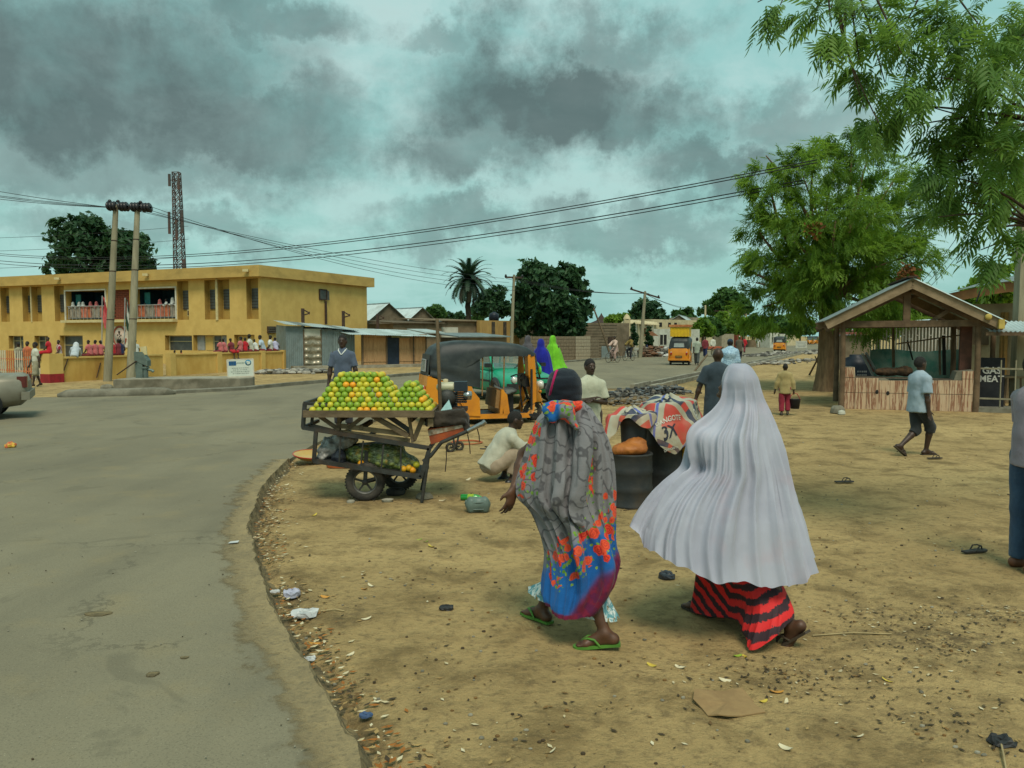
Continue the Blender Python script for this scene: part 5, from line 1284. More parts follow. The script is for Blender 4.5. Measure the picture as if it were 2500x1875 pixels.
def limb(mb,a,b,r0,r1,bend=.15,n=7,seed=0):
 a,b=Vector(a),Vector(b);rr=random.Random(seed);L_=(b-a).length;o=Vector([rr.uniform(-1,1)for _ in range(3)])*L_*bend
 pts=[a.lerp(b,t)+o*math.sin(t*PI)for t in np.linspace(0,1,n)];mb.tube(pts,[r0+(r1-r0)*t for t in np.linspace(0,1,n)],8);return pts
def px_blobs(L_,d,dz=.35,jit=.0):
 out=[]
 for q in L_:
  px,py,r=q[:3];dd=d+(q[3]if len(q)>3 else RNG.uniform(-1,1)*r/FPX*d*.6);c=at(px,py,dd);rr=r/FPX*dd;out.append((tuple(c),(rr,rr*1.0,rr*.92)))
 return out
def tree(label,base,blobs,n,size,mleaf,trunk_r=.18,fork=.45,name='tree',mbark=None,style='leaf',group=None,clump=.3,per=26,lean=(0,0)):
 base=Vector(base);root=thing(name,label,'tree',base,0,group);cz=min(c[2]-r[2]for c,r in blobs);ct=sum((Vector(c)for c,r in blobs),Vector())/len(blobs)
 hub=Vector((base.x+(ct.x-base.x)*.5+lean[0],base.y+(ct.y-base.y)*.5+lean[1],max(.4,cz+(ct.z-cz)*.3)))
 mb=MB();limb(mb,base-Vector((0,0,.1)),hub,trunk_r,trunk_r*.7,.05,7,len(label));
 tr=mb.build('trunk',mbark or M_BARKD,root,True)
 mb=MB()
 for i,(c,r)in enumerate(blobs):limb(mb,hub-Vector((0,0,.1)),Vector(c),trunk_r*.5,trunk_r*.12,.12,6,i)
 mb.build('limbs',mbark or M_BARKD,tr,True)
 P,D,Tn=clump_points(blobs,n,clump,per)
 keep=P[:,2]>.15;P,D,Tn=P[keep],D[keep],Tn[keep]
 if style=='leaf':V,F=leaves_quads(P,D,size);tone=np.repeat(Tn,4)
 else:
  dd=D*.8+rand_unit(len(P))*.7;dd[:,2]-=.25;V,F,k=fronds(P,dd,size,style[1],style[2],style[3],style[4]);tone=np.repeat(Tn,k)
 o=np_mesh('crown',V,F,mleaf,root,False,True);set_attr(o,'tone',tone);o['kind']='stuff';return root
Z5=lambda x,y,r:(1050+x*.2939,580+y*.2939,r*.2939)
Z6=lambda x,y,r:(1550+x*.2486,650+y*.2486,r*.2486)
tree('broad dark tree rising behind the school roof',g0(235,86),px_blobs([(185,590,55),(160,560,34),(215,565,45),(250,600,55),(200,640,60),(290,600,45),(320,610,48),(345,590,22),(335,640,40),(135,652,30),(270,650,50),(355,650,22)],86),9000,.34,M_LEAFD,.4)
tree('huge dense dark-green tree behind the grey block wall',g0(1345,64),px_blobs([Z5(*q)for q in((850,320,140),(960,330,120),(780,450,100),(1150,320,125),(1240,430,90),(1000,500,190),(880,620,170),(1090,640,190),(1240,610,105),(1000,770,130),(1190,740,110),(810,560,120),(800,740,90),(1330,560,45),(1160,250,60),(870,255,55))],64),15000,.26,M_LEAFD,.5,clump=.26)
tree('dark small tree between the palm and the timber pole',g0(1205,80),px_blobs([Z5(*q)for q in((480,560,95),(560,470,75),(420,600,75),(620,590,70),(540,600,80),(470,480,50))],80),5000,.26,M_LEAFD,.25)
for i,(q,d,m,lb)in enumerate((((40,610,75),95,M_LEAFM,'round green tree left of the palm beyond the roofs'),((150,655,50),130,M_LEAFD,'low dark tree left of the palm'),((240,660,50),135,M_LEAFD,'low dark tree just left of the palm trunk'),((390,670,45),110,M_LEAFM,'low green bushy tree right of the palm trunk'),((730,690,50),75,M_LEAFM,'yellow-green tree behind the timber pole'))):
 p=Z5(*q);tree(lb,g0(p[0],d),px_blobs([(p[0],p[1],p[2]*.8),(p[0]-p[2]*.6,p[1]+p[2]*.3,p[2]*.6),(p[0]+p[2]*.6,p[1]+p[2]*.3,p[2]*.6)],d),2200,.3,m,.2,group='trees behind the houses')
tree('broad grey-green feathery tree behind the cream compound',g0(1575,118),px_blobs([Z5(*q)for q in((1780,610,90),(1720,640,70),(1860,610,80),(1920,670,60),(1680,690,50),(1800,690,80))],118),5000,.36,M_LEAFD,.35)
for(q,d,lb)in(((1510,680,42),88,'small bright bush-like tree left of the cream wall'),((1600,670,45),92,'small bright tree over the cream wall end')):
 p=Z5(*q);tree(lb,g0(p[0],d),px_blobs([(p[0],p[1],p[2]),(p[0]-6,p[1]+8,p[2]*.8)],d),1500,.26,M_LEAF,.12,group='trees behind the houses')
tree('green tree behind the pale gable roof',g0(1675,130),px_blobs([Z6(*q)for q in((430,500,70),(510,480,75),(560,530,60),(480,540,80))],130),3000,.4,M_LEAFM,.3)
tree('tall open-crowned tree above the roadside row',g0(1780,165),px_blobs([Z6(*q)for q in((900,320,110),(830,370,100),(980,350,100),(1050,400,90),(760,400,80),(900,420,140),(670,430,60),(1090,420,60))],165),7000,.5,M_LEAFM,.5,clump=.3)
for i,(x,y,r,d)in enumerate(((670,610,90,92),(760,600,95,100),(860,570,110,108),(960,590,110,116),(1060,600,100,126),(1160,580,110,134),(1270,600,110,142),(1380,590,110,155),(1500,600,120,168),(1620,590,110,180),(1720,600,90,195))):
 p=Z6(x,y,r);lb=['round roadside tree next to the tan wall','roadside tree over the handcart','roadside tree behind the man with the pale veil','roadside tree under the tall open crown','roadside tree behind the cyclist in brown','roadside tree past the red-veiled walker','roadside tree behind the far white-clad walker','roadside tree before the distant tricycle','roadside tree over the white kiosk','roadside tree near the white street notice','last roadside tree where the street ends'][i]
 tree(lb,g0(p[0],d),px_blobs([(p[0],p[1],p[2]*.85),(p[0]-p[2]*.7,p[1]+p[2]*.25,p[2]*.6),(p[0]+p[2]*.7,p[1]+p[2]*.25,p[2]*.6),(p[0],p[1]-p[2]*.5,p[2]*.6)],d),2600,.34,M_LEAFM if i%2 else M_LEAF,.22,group='row of roadside trees')
for px,py,d,lb in((1547,815,69,'clipped cypress at the cream gateway'),(1584,822,73,'clipped cypress beside the white fence')):
 tree(lb,g0(px,d),px_blobs([(px,py+12,10),(px,py,9),(px,py-12,7),(px,py-22,4),(px,py+24,9)],d),1400,.14,M_LEAFD,.06,name='cypress_tree',group='cypresses')
for(x,y,r,d,lb)in((2145,770,60,45,'green tree seen through the stall gable left of the king post'),(2235,770,50,48,'leafy tree seen through the stall gable right of the king post'),(2330,745,30,60,'small tree above the stall roof slope'),(2440,700,55,42,'tree rising over the tan house roof'),(2390,730,40,46,'low tree crown over the tan house ridge')):
 tree(lb,g0(x,d),px_blobs([(x,y,r),(x-r*.6,y+r*.3,r*.7),(x+r*.6,y+r*.3,r*.7)],d),2600,.2,M_LEAF,.18,group='trees behind the stall')
# the big neem beside the stall
NB=gp(2013,955);nroot=thing('neem_tree','large shady neem tree with double brown trunk beside the meat stall','tree',NB)
nd=NB.y
nbl=px_blobs([(1900,520,75,.5),(1880,440,60,0),(1960,430,75,-.5),(2040,400,70,.3),(2120,380,70,-.3),(2190,430,70,.5),(1940,590,90,-1.),(2040,540,110,-1.3),(2140,520,100,-.8),(2220,540,75,.5),(1880,640,70,.4),(1970,680,90,-.5),(2070,670,100,-1.2),(2170,640,95,-.8),(2240,620,50,.6),(1910,740,70,.6),(2120,740,80,-.5),(2190,720,60,.2),(1820,655,22,.3),(1845,690,28,.4),(1860,750,60,.8),(1850,560,40,.4),(1850,500,40,.2),(1870,380,28,0),(2080,330,45,0),(1990,370,40,0),(2270,620,22,.4),(1990,620,120,1.4),(2090,600,120,1.6)],nd)
mb=MB();q1=at(2014,800,nd);fk=at(2022,720,nd)
P=np.zeros((15,16,3))
for i in range(15):
 t=i/14;c=NB.lerp(fk,t)+Vector((.06*math.sin(4*t),0,-.12*(1-t)));r=.30-.06*t+.07*math.exp(-t*9)
 for j in range(16):a=2*PI*j/16;P[i,j]=c+Vector((math.cos(a),math.sin(a),0))*r*(1+.10*math.sin(3*a+2*t)+.05*math.sin(7*a+9*t)+.25*max(0,math.cos(a*2+1.5)-.6))
mb.grid(P,0,False,True);tr=mb.build('trunk',M_BARK,nroot,True)
mb=MB();p2=NB+Vector((.24,.15,-.1));limb(mb,p2,at(2052,690,nd+.3),.22,.13,.04,9,3);mb.build('second_trunk',M_BARK,nroot,True)
mb=MB()
for i,(c,r)in enumerate(nbl):limb(mb,(fk if i%2 else at(2048,700,nd+.3))-Vector((0,0,.2)),Vector(c),.11,.02,.12,7,i)
mb.build('limbs',M_BARK,tr,True)
Pn,Dn,Tn=clump_points(nbl,11000,.36,30);dd=Dn*.8+rand_unit(len(Pn))*.6;dd[:,2]-=.3
Vn,Fn,k=fronds(Pn,dd,.34,9,1,.42,.16);o=np_mesh('crown',Vn,Fn,M_LEAF,nroot,False,True);set_attr(o,'tone',np.repeat(Tn,k));o['kind']='stuff'
mb=MB()
for(px,py)in((2215,665),(2210,700),(1990,560)): # a few tufts of dead russet leaves
 c=at(px,py,nd-2.4);
 for _ in range(90):p=c+Vector([random.gauss(0,.13)for _ in range(3)]);a=Vector([random.uniform(-1,1)for _ in range(3)])*.07;b=Vector([random.uniform(-1,1)for _ in range(3)])*.05;mb.add([p-a,p+b,p+a,p-b],[(0,1,2,3)])
mb.build('dead_leaves',mat('russet_leaf',(.22,.075,.02),(.14,.06,.02),8,.8),nroot,True)
# neem boughs hanging into the picture from a tree standing to the right of the photographer
TB=Vector((7.6,7.4,0));nn=thing('overhanging_neem','drooping neem boughs with sickle leaflets hanging overhead before the concrete pole','tree',TB)
nb2=px_blobs([(1850,5,34,0),(1905,12,34,0),(1975,40,42,.2),(2030,65,42,-.2),(2090,50,45,.2),(2030,20,40,0),(2055,165,32,0),(2100,160,36,.2),(2130,20,40,.5),(2210,60,55,.2),(2200,130,48,-.3),(2160,200,45,0),(2180,255,42,.2),(2110,265,30,0),(2145,300,36,-.2),(2210,310,32,.2),(2290,90,70,.2),(2300,190,65,-.3),(2390,60,75,0),(2460,120,70,.3),(2380,170,70,-.2),(2470,220,60,.2),(2250,255,45,.3),(2330,290,62,0),(2410,290,65,.2),(2480,330,55,-.2),(2290,360,48,.2),(2360,380,55,0),(2440,400,60,.3),(2310,430,38,0),(2260,400,34,.2),(2390,470,48,.2),(2460,490,52,0),(2330,490,32,.3),(2290,530,26,0),(2480,570,45,.2),(2420,570,40,0),(2460,625,30,.1),(2395,610,26,.2),(2340,470,40,.5),(2500,30,60,.5),(2500,430,60,.6)],6.6)
# trunk and boughs outside the frame, so that what hangs is carried
mb=MB();crown0=Vector((7.2,7.3,5.2));limb(mb,TB-Vector((0,0,.1)),crown0,.26,.17,.04,9,5);tr=mb.build('trunk',M_BARK,nn,True)
mb=MB();hubs=[at(2560,20,7.0),at(2540,300,6.9),at(2560,560,6.8),at(2300,-160,6.8),at(2050,-150,6.7)]
for i,h_ in enumerate(hubs):limb(mb,crown0-Vector((0,0,.3 if i==2 else 0)),h_,.1,.03,.06,7,i)
for i,(c,r)in enumerate(nb2):
 c=Vector(c);h_=min(hubs,key=lambda q:(q-c).length);limb(mb,h_,c,.016,.004,.10,8,i)
mb.build('twigs',M_BARKD,tr,True)
Pn,Dn,Tn=clump_points(nb2,1500,.55,9);dd=Dn*.7+rand_unit(len(Pn))*.35+np.array([-.35,-.1,-.45])
Vn,Fn,k=fronds(Pn,dd,.24,13,2,.34,.12);o=np_mesh('crown',Vn,Fn,M_LEAFN,nn,False,True);set_attr(o,'tone',np.repeat(Tn,k));o['kind']='stuff'
# date palm
pb=g0(1141,68);palm=thing('date_palm','date palm with drooping grey-green fronds and orange fruit stalks','tree',pb);ct=at(1144,676,68)-pb
mb=MB();n=26;mb.tube([(ct.x*k/n+.04*math.sin(k),0,-.1+(ct.z-.1)*k/n)for k in range(n+1)],[.22+.03*(k%2)for k in range(n+1)],10);mb.build('trunk',M_BARKD,palm)
M_PALM=leaf_mat('palm_leaf',(.012,.035,.022),(.05,.10,.05),.15);rr=random.Random(4)
for k in range(60):
 az=k*2.39996;el=1.35-2.35*(k/59)**.8;L_=rr.uniform(2.1,2.5);mb=MB();pts=[];c=ct.copy();c.z-=.1
 for i in range(12):
  t=i/11;e=el-1.15*t*t;pts.append(c.copy());c=c+Vector((math.cos(az)*math.cos(e),math.sin(az)*math.cos(e),math.sin(e)))*L_/11
 V=[];F=[]
 for i in range(1,12):
  p=pts[i];d=(pts[i]-pts[i-1]).normalized();sd=d.cross(Vector((0,0,1))).normalized();upv=sd.cross(d)
  for sg in(-1,1):
   for h_ in(0,.33,.66):
    q=p-d*(L_/11*h_);ll=.5*(1-.55*(i/11)**2);tip=q+(d*.75+sd*sg*.8-Vector((0,0,.25))+upv*.2)*ll;w=d*.055;o_=len(V);V+=[q-w,q+w,tip];F.append((o_,o_+1,o_+2))
 mb.add(V,F);mb.tube(pts,[.03*(1-i/14)for i in range(12)],4,0);o=mb.build('frond',M_PALM if k<54 else mat('dry_frond',(.16,.14,.09),None,4),palm);set_attr(o,'tone',np.full(len(o.data.vertices),rr.random()))
for k in range(7):
 az=rr.uniform(0,6.28);mb=MB();p0=ct+Vector((0,0,-.05));e=p0+Vector((math.cos(az)*.55,math.sin(az)*.55,-.15));mb.tube([p0,(p0+e)/2+Vector((0,0,.2)),e],.02,5)
 for _ in range(22):mb.ball(tuple(e+Vector([rr.gauss(0,.13)for _ in range(3)])),.035,5)
 mb.build('fruit_stalk',mat('orange_dates',(.35,.12,.02),(.22,.08,.02),8),palm)
# ------------------------------------------------------------------ vehicles
M_ORANGE=mat('orange_yellow_enamel',(.62,.235,.012),(.53,.19,.012),2.5,.38,.1,20,spec=.5,dirt=(.40,.15,.02),dscale=2)
M_HOOD=mat('black_vinyl_canopy',(.020,.026,.028),(.032,.040,.041),3,.5,.3,10,dirt=(.05,.056,.052),dscale=1.5)
M_TYRE=mat('dusty_tyre',(.028,.026,.023),(.065,.057,.045),8,.9,.6,40)
M_RIM=mat('worn_rim',(.16,.16,.15),(.09,.085,.075),6,.5,.2,30,metal=.5)
M_RIMD=mat('dark_spoke',(.035,.034,.032),(.06,.055,.045),6,.6)
M_VINYL=mat('brown_vinyl',(.26,.15,.055),(.19,.105,.04),6,.6,.2)
M_SEAT=mat('grey_seat_cover',(.13,.15,.145),(.08,.095,.09),7,.7,.5,20)
M_BLACK=mat('black_plastic_part',(.016,.017,.018),(.03,.03,.03),6,.5)
M_RED=mat('red_lens',(.38,.02,.012),None,5,.2,spec=.6);M_LAMP=mat('lamp_glass',(.55,.57,.52),None,5,.12,spec=.8)
M_GLASS=glass('window_glass',(.20,.30,.28),.04,.34)
M_CHROME=mat('dull_chrome',(.42,.43,.42),(.3,.3,.29),8,.25,metal=.9)
def wheel(root,c,r,w,axis=(0,1,0),spokes=5,rimm=None,name='wheel',tread=.03):
 """tyre with rounded shoulders and a spoked rim; wheel > tyre, rim"""
 c=Vector(c);ax=Vector(axis).normalized();h=w/2;ri=r*.62
 mb=MB();mb.lathe([(ri,-h*.75),(ri*1.05,-h),(r*.9,-h),(r*.985,-h*.6),(r,-h*.2),(r,h*.2),(r*.985,h*.6),(r*.9,h),(ri*1.05,h),(ri,h*.75)],32,c,ax)
 t=mb.build(name,M_TYRE,root)
 mb=MB();n=40
 a,b,d=frame_from(ax)
 for k in range(n):
  q=2*PI*k/n;u=a*math.cos(q)+b*math.sin(q);v=-a*math.sin(q)+b*math.cos(q);s_=.35 if k%2 else-.35
  mb.bar(c+u*(r+.003)+d*h*(s_-.33),c+u*(r+.003)+d*h*(s_+.33),r*.075,.012,0,u)
 mb.build('tread',M_TYRE,t)
 mb=MB();mb.lathe([(ri*.92,-h*.7),(ri*1.02,-h*.8),(ri*1.02,h*.8),(ri*.92,h*.7),(ri*.86,h*.3),(ri*.86,-h*.3),(ri*.92,-h*.7)],28,c,ax);mb.build('rim',rimm or M_RIM,t)
 mb=MB();mb.lathe([(0,h*.75),(ri*.22,h*.7),(ri*.26,h*.4),(ri*.26,-h*.4),(ri*.22,-h*.7),(0,-h*.75)],14,c,ax)
 for k in range(spokes):q=2*PI*k/spokes+.3;u=a*math.cos(q)+b*math.sin(q);mb.bar(c+u*ri*.2,c+u*ri*.92,ri*.16,h*.5,0,ax)
 mb.build('hub',M_RIMD if spokes else rimm or M_RIM,t);return t
def tricycle(label,loc,yaw,detail=True,group='yellow three-wheeled taxis'):
 """local x forward, y left"""
 root=thing('auto_rickshaw',label,'tricycle',loc,yaw,group);W=.62
 # canopy: arched roof
 xs=[-1.22,-1.12,-.95,-.6,-.1,.4,.75,.95,1.05];top=[1.46,1.62,1.71,1.755,1.75,1.725,1.67,1.58,1.52];side=[1.10,1.10,1.10,1.12,1.42,1.42,1.42,1.42,1.43];hw=[.52,.57,.60,.62,.63,.62,.58,.53,.50]
 P=np.zeros((len(xs),15,3))
 for i,x in enumerate(xs):
  for j in range(15):
   t=j/14*2-1;y=hw[i]*math.copysign(min(1,abs(t)*1.25)**.9,t);e=max(0,(abs(t)-.62)/.38)
   z=top[i]-.05*t*t-(top[i]-.05-side[i])*(e**1.6);P[i,j]=(x,y,z)
 # finer in x
 PP=np.array([[np.interp(u,np.linspace(0,1,len(xs)),P[:,j,k])for k in range(3)]for u in np.linspace(0,1,33)for j in range(15)]).reshape(33,15,3)
 PP[:,:,2]+=.006*np.sin(PP[:,:,0]*23)*(np.abs(PP[:,:,1])>.3)
 mb=MB();mb.grid(PP);can=mb.build('canopy',M_HOOD,root)
 # rear enclosure: sides and back of black vinyl with a clear window
 for sg in(-1,1):
  mb=MB();n,m_=12,8;Q=np.zeros((n,m_,3))
  for i in range(n):
   for j in range(m_):
    u,v=i/(n-1),j/(m_-1);x=-1.24+1.06*u+.05*v*(1-u);zb=1.03-.27*u;zt=1.20+.22*u**2;Q[i,j]=(x,sg*(.625-.015*v+.012*math.sin(5*u+7*v)),zb+(zt-zb)*v)
  mb.grid(Q if sg<0 else Q[::-1]);mb.build('side_curtain',M_HOOD,root)
 mb=MB();Q=np.zeros((9,9,3))
 for i in range(9):
  for j in range(9):u,v=i/8*2-1,j/8;Q[i,j]=(-1.27+.05*v,u*(.62-.08*v*v),1.0+.47*v)
 mb.grid(Q[::-1]);bc=mb.build('back_curtain',M_HOOD,root)
 mb=MB();mb.prism([(-1.275,-.30,1.12),(-1.275,.30,1.12),(-1.255,.27,1.34),(-1.255,-.27,1.34)],(-.012,0,0));rw=mb.build('rear_window',glass('scuffed_clear_plastic',(.42,.47,.44),.25,.75),root)
 mb=MB();
 for a,b in(((-1.285,-.31,1.11),(-1.285,.31,1.11)),((-1.265,-.28,1.35),(-1.265,.28,1.35)),((-1.285,-.31,1.11),(-1.265,-.28,1.35)),((-1.285,.31,1.11),(-1.265,.28,1.35))):mb.tube([a,b],.014,6)
 mb.build('window_trim',M_GREYPANEL,rw)
 # rear tub
 for sg in(-1,1):
  pr=[(-1.30,.30),(-1.10,.22),(-.45,.20),(-.18,.18),(-.20,.55),(-.34,.72),(-.36,.80),(-.9,.90),(-1.28,1.03),(-1.33,.62)]
  mb=MB();mb.prism([(x,sg*(.64 if sg<0 else.60),z)for x,z in(pr if sg<0 else pr[::-1])][::1],(0,.04,0));mb.build('side_panel',M_ORANGE,root)
  mb=MB();mb.lathe([(.30,-.03),(.335,0),(.30,.03)],20,(-.83,sg*.645,.27),(0,1,0),0,None,True,PI);mb.build('wheel_arch',M_ORANGE,root)
 mb=MB();Q=np.zeros((13,9,3))
 for i in range(13):
  for j in range(9):u,v=i/12*2-1,j/8;Q[i,j]=(-1.30-.05*math.sin(PI*v)+.10*abs(u)**4,u*.635,.28+.75*v)
 mb.grid(Q[::-1]);rp=mb.build('rear_panel',M_ORANGE,root)
 mb=MB();mb.bar((-1.36,-.66,.36),(-1.36,.66,.36),.10,.12);mb.build('rear_bumper',M_ORANGE,root)
 for sg in(-1,1):
  mb=MB();mb.ball((-1.335,sg*.47,.72),(.03,.065,.105),10,0);mb.ball((-1.35,sg*.47,.80),(.02,.04,.035),8,1);mb.build('tail_light',[M_RED,M_LAMP],rp)
 mb=MB();mb.box((-1.37,0,.52),(.02,.40,.13));pl_=mb.build('number_plate',M_BLACK,rp)
 mb=MB()
 for k in range(6):mb.box((-1.382,-.14+k*.056,.52),(.004,.03,.07))
 mb.build('plate_print',mat('plate_yellow',(.45,.3,.05),None,4),pl_)
 # floor, sill, partition
 mb=MB();mb.box((.05,0,.17),(2.1,1.14,.06));mb.build('floor',M_BLACK,root)
 for sg in(-1,1):
  mb=MB();mb.prism([(-.5,sg*.62,.12),(.9,sg*.58,.12),(1.02,sg*.50,.25),(1.05,sg*.46,.5),(.98,sg*.46,.5),(.92,sg*.50,.27),(.85,sg*.58,.22),(-.5,sg*.62,.22)][::(1 if sg<0 else-1)],(0,.03*-sg,0));mb.build('sill',M_ORANGE,root)
  mb=MB();mb.prism([(.33,sg*.60,.2),(.46,sg*.60,.2),(.40,sg*.60,.62),(.32,sg*.60,.70),(.27,sg*.60,.66)][::(1 if sg<0 else-1)],(0,.03*-sg,0));mb.build('partition_side',M_ORANGE,root)
  for x0,x1,z0 in((-.13,-.12,.60),(.33,.34,.66)):mb=MB();mb.tube([(x0,sg*.57,z0),(x1,sg*.58,1.44)],.016,7);mb.build('roof_post',M_VINYL,root)
 mb=MB();mb.prism([(.24,-.60,.2),(.30,-.60,.2),(.34,-.60,.70),(.28,-.60,.74)],(0,1.2,0));mb.build('partition',M_ORANGE,root)
 mb=MB();mb.prism([(.16,-.5,.34),(.24,-.5,.32),(.28,-.5,.70),(.20,-.5,.72)],(0,1.0,0));mb.build('knee_pad',M_VINYL,root)
 # seats
 mb=MB();Vv,Ff=sdf_arrays([ell((-.72,0,.50),(.32,.58,.10)),],.04,.02);mb.add(Vv,[tuple(f)for f in Ff],0,True);Vv,Ff=sdf_arrays([ell((-1.02,0,.80),(.10,.56,.30))],.04,.02);mb.add(Vv,[tuple(f)for f in Ff],0,True);mb.build('passenger_seat',M_VINYL,root)
 mb=MB();Vv,Ff=sdf_arrays([ell((.52,0,.66),(.24,.34,.085)),ell((.45,0,.62),(.16,.4,.06))],.03,.03);mb.add(Vv,[tuple(f)for f in Ff],0,True);mb.build('driver_seat',M_SEAT,root)
 mb=MB();mb.box((.5,0,.4),(.3,.3,.4));mb.build('engine_box',M_BLACK,root)
 # front cowl with windscreen
 mb=MB();n,m_=15,12;Q=np.zeros((n,m_,3))
 for i in range(n):
  for j in range(m_):
   u,v=i/(n-1)*2-1,j/(m_-1);wv=.50-.26*(1-v)**1.6;Q[i,j]=(1.04+.20*math.cos(u*PI/2)*(1-.35*v)+.10*(1-v),u*wv,.42+.53*v)
 mb.grid(Q);cow=mb.build('front_cowl',M_ORANGE,root)
 for sg in(-1,1):mb=MB();mb.prism([(.98,sg*.50,.40),(1.07,sg*.49,.45),(1.06,sg*.50,.97),(1.02,sg*.51,1.45),(.93,sg*.51,1.45),(.90,sg*.51,.95)][::(1 if sg<0 else-1)],(0,-.025*sg,0));mb.build('front_pillar',M_ORANGE,root)
 mb=MB();mb.prism([(1.14,-.47,.95),(1.14,.47,.95),(1.03,.46,1.46),(1.03,-.46,1.46)],(.008,0,.002));ws=mb.build('windscreen',M_GLASS,root)
 mb=MB();mb.tube([(1.15,-.48,.95),(1.15,.48,.95),(1.03,.47,1.47),(1.03,-.47,1.47)],.018,6,0,True);mb.build('windscreen_seal',M_BLACK,ws)
 mb=MB();mb.prism([(.88,-.55,1.0),(.92,-.55,.95),(.92,-.55,1.45),(.86,-.55,1.45)],(0,.28,0));mb.build('side_wing',M_ORANGE,root)
 mb=MB();mb.box((.92,0,.88),(.12,.72,.24));mb.box((.86,-.1,.98),(.10,.3,.12));mb.build('dashboard',M_BLACK,root)
 mb=MB();mb.tube([(.72,-.36,.95),(.80,-.2,1.0),(.84,0,.98),(.80,.2,1.0),(.72,.36,.95)],.016,8);mb.tube([(.84,0,.98),(1.02,0,.45)],.03,8);mb.tube([(.9,.05,.9),(.8,-.15,.6),(.86,-.1,.3)],.02,6);mb.build('handlebar',M_BLACK,root)
 mb=MB();mb.lathe([(0,.06),(.085,.05),(.10,0),(.07,-.08),(0,-.1)],16,(1.30,0,.78),(1,0,0));mb.build('headlight',[M_LAMP],cow)
 for sg in(-1,1):mb=MB();mb.tube([(1.05,sg*.5,1.05),(1.10,sg*.62,1.08)],.01,6);mb.ball((1.1,sg*.66,1.12),(.03,.075,.09),10,1);mb.build('mirror',[M_BLACK,mat('green_mirror_shell',(.10,.45,.05),None,4,.5)],root)
 for sg in(-1,1):mb=MB();mb.ball((1.17,sg*.42,.66),(.04,.05,.04),8);mb.build('indicator',mat('amber_lens',(.5,.16,.01),None,4,.3),cow)
 mb=MB();mb.lathe([(.245,-.07),(.27,-.04),(.275,0),(.27,.04),(.245,.07)],20,(1.12,0,.22),(0,1,0),0,None,True,PI*1.05);mb.build('mudguard',M_ORANGE,root)
 mb=MB();mb.tube([(1.02,-.09,.5),(1.12,-.09,.22)],.025,6);mb.tube([(1.02,.09,.5),(1.12,.09,.22)],.025,6);mb.build('fork',M_BLACK,root)
 wheel(root,(1.12,0,.205),.205,.10,(0,1,0),5);wheel(root,(-.83,-.56,.205),.205,.11,(0,-1,0),5);wheel(root,(-.83,.56,.205),.205,.11,(0,1,0),5)
 mb=MB();mb.bar((-.83,-.55,.22),(-.83,.55,.22),.07);mb.box((-.9,0,.3),(.6,.7,.2));mb.build('axle',M_BLACK,root)
 return root
TP=g0(1178,17.3)
trike=tricycle('parked orange three-wheeler with black canopy and open sides behind the fruit cart',(TP.x,TP.y,.0),R(14))
mb=MB();mb.box((.93,-.60,.72),(.035,.06,.86));mb.build('beaded_strip',M_BLACK,trike)
mb=MB();mb.prism([(.15,-.5,.78),(.4,-.52,.66),(.4,-.4,.68),(.16,-.4,.80)],(0,0,.02));mb.build('rag',M_SEAT,trike)
def copy_trike(label,loc,yaw):
 c=copy_tree(trike);c.location=loc;c.rotation_euler=(0,0,yaw);c['label']=label
 for ch in list(c.children):
  if ch.name.startswith(('beaded_strip','rag')):bpy.data.objects.remove(ch)
 return c
UA=math.atan2(U.y,U.x)
t2=g0(1664,50.5);copy_trike('orange three-wheeler driving away with yellow crates stacked on its roof',(t2.x,t2.y,ROAD_Z),UA+R(6))
mb=MB();ca=thing('roof_crate','yellow crate stack tied to the loaded three-wheeler roof','crate',(t2.x,t2.y,ROAD_Z+1.74),UA+R(6));M_CRATE=mat('yellow_crate',(.62,.40,.015),(.55,.34,.02),4,.6)
mb.box((-.45,0,.30),(1.25,1.15,.58));cb=mb.build('crate_body',M_CRATE,ca)
for k in range(6):m=MB();m.bar((-1.085,-.5+k*.2,.05),(-1.085,-.5+k*.2,.58),.04);m.build('crate_rib',M_CRATE,cb)
mb=MB();mb.box((-.45,0,.68),(1.4,1.3,.14));mb.build('red_tray',mat('rust_red_tray',(.33,.10,.03),(.45,.2,.07),5),ca)
t3=g0(1906,92);copy_trike('orange three-wheeler far up the street by the white kiosk',(t3.x,t3.y,ROAD_Z),UA)
t4=g0(1978,165);copy_trike('tiny orange three-wheeler at the end of the street',(t4.x,t4.y,ROAD_Z),UA+PI)
t5=g0(1990,172);copy_trike('tiny orange three-wheeler next to another at the street end',(t5.x,t5.y,ROAD_Z),UA+PI)
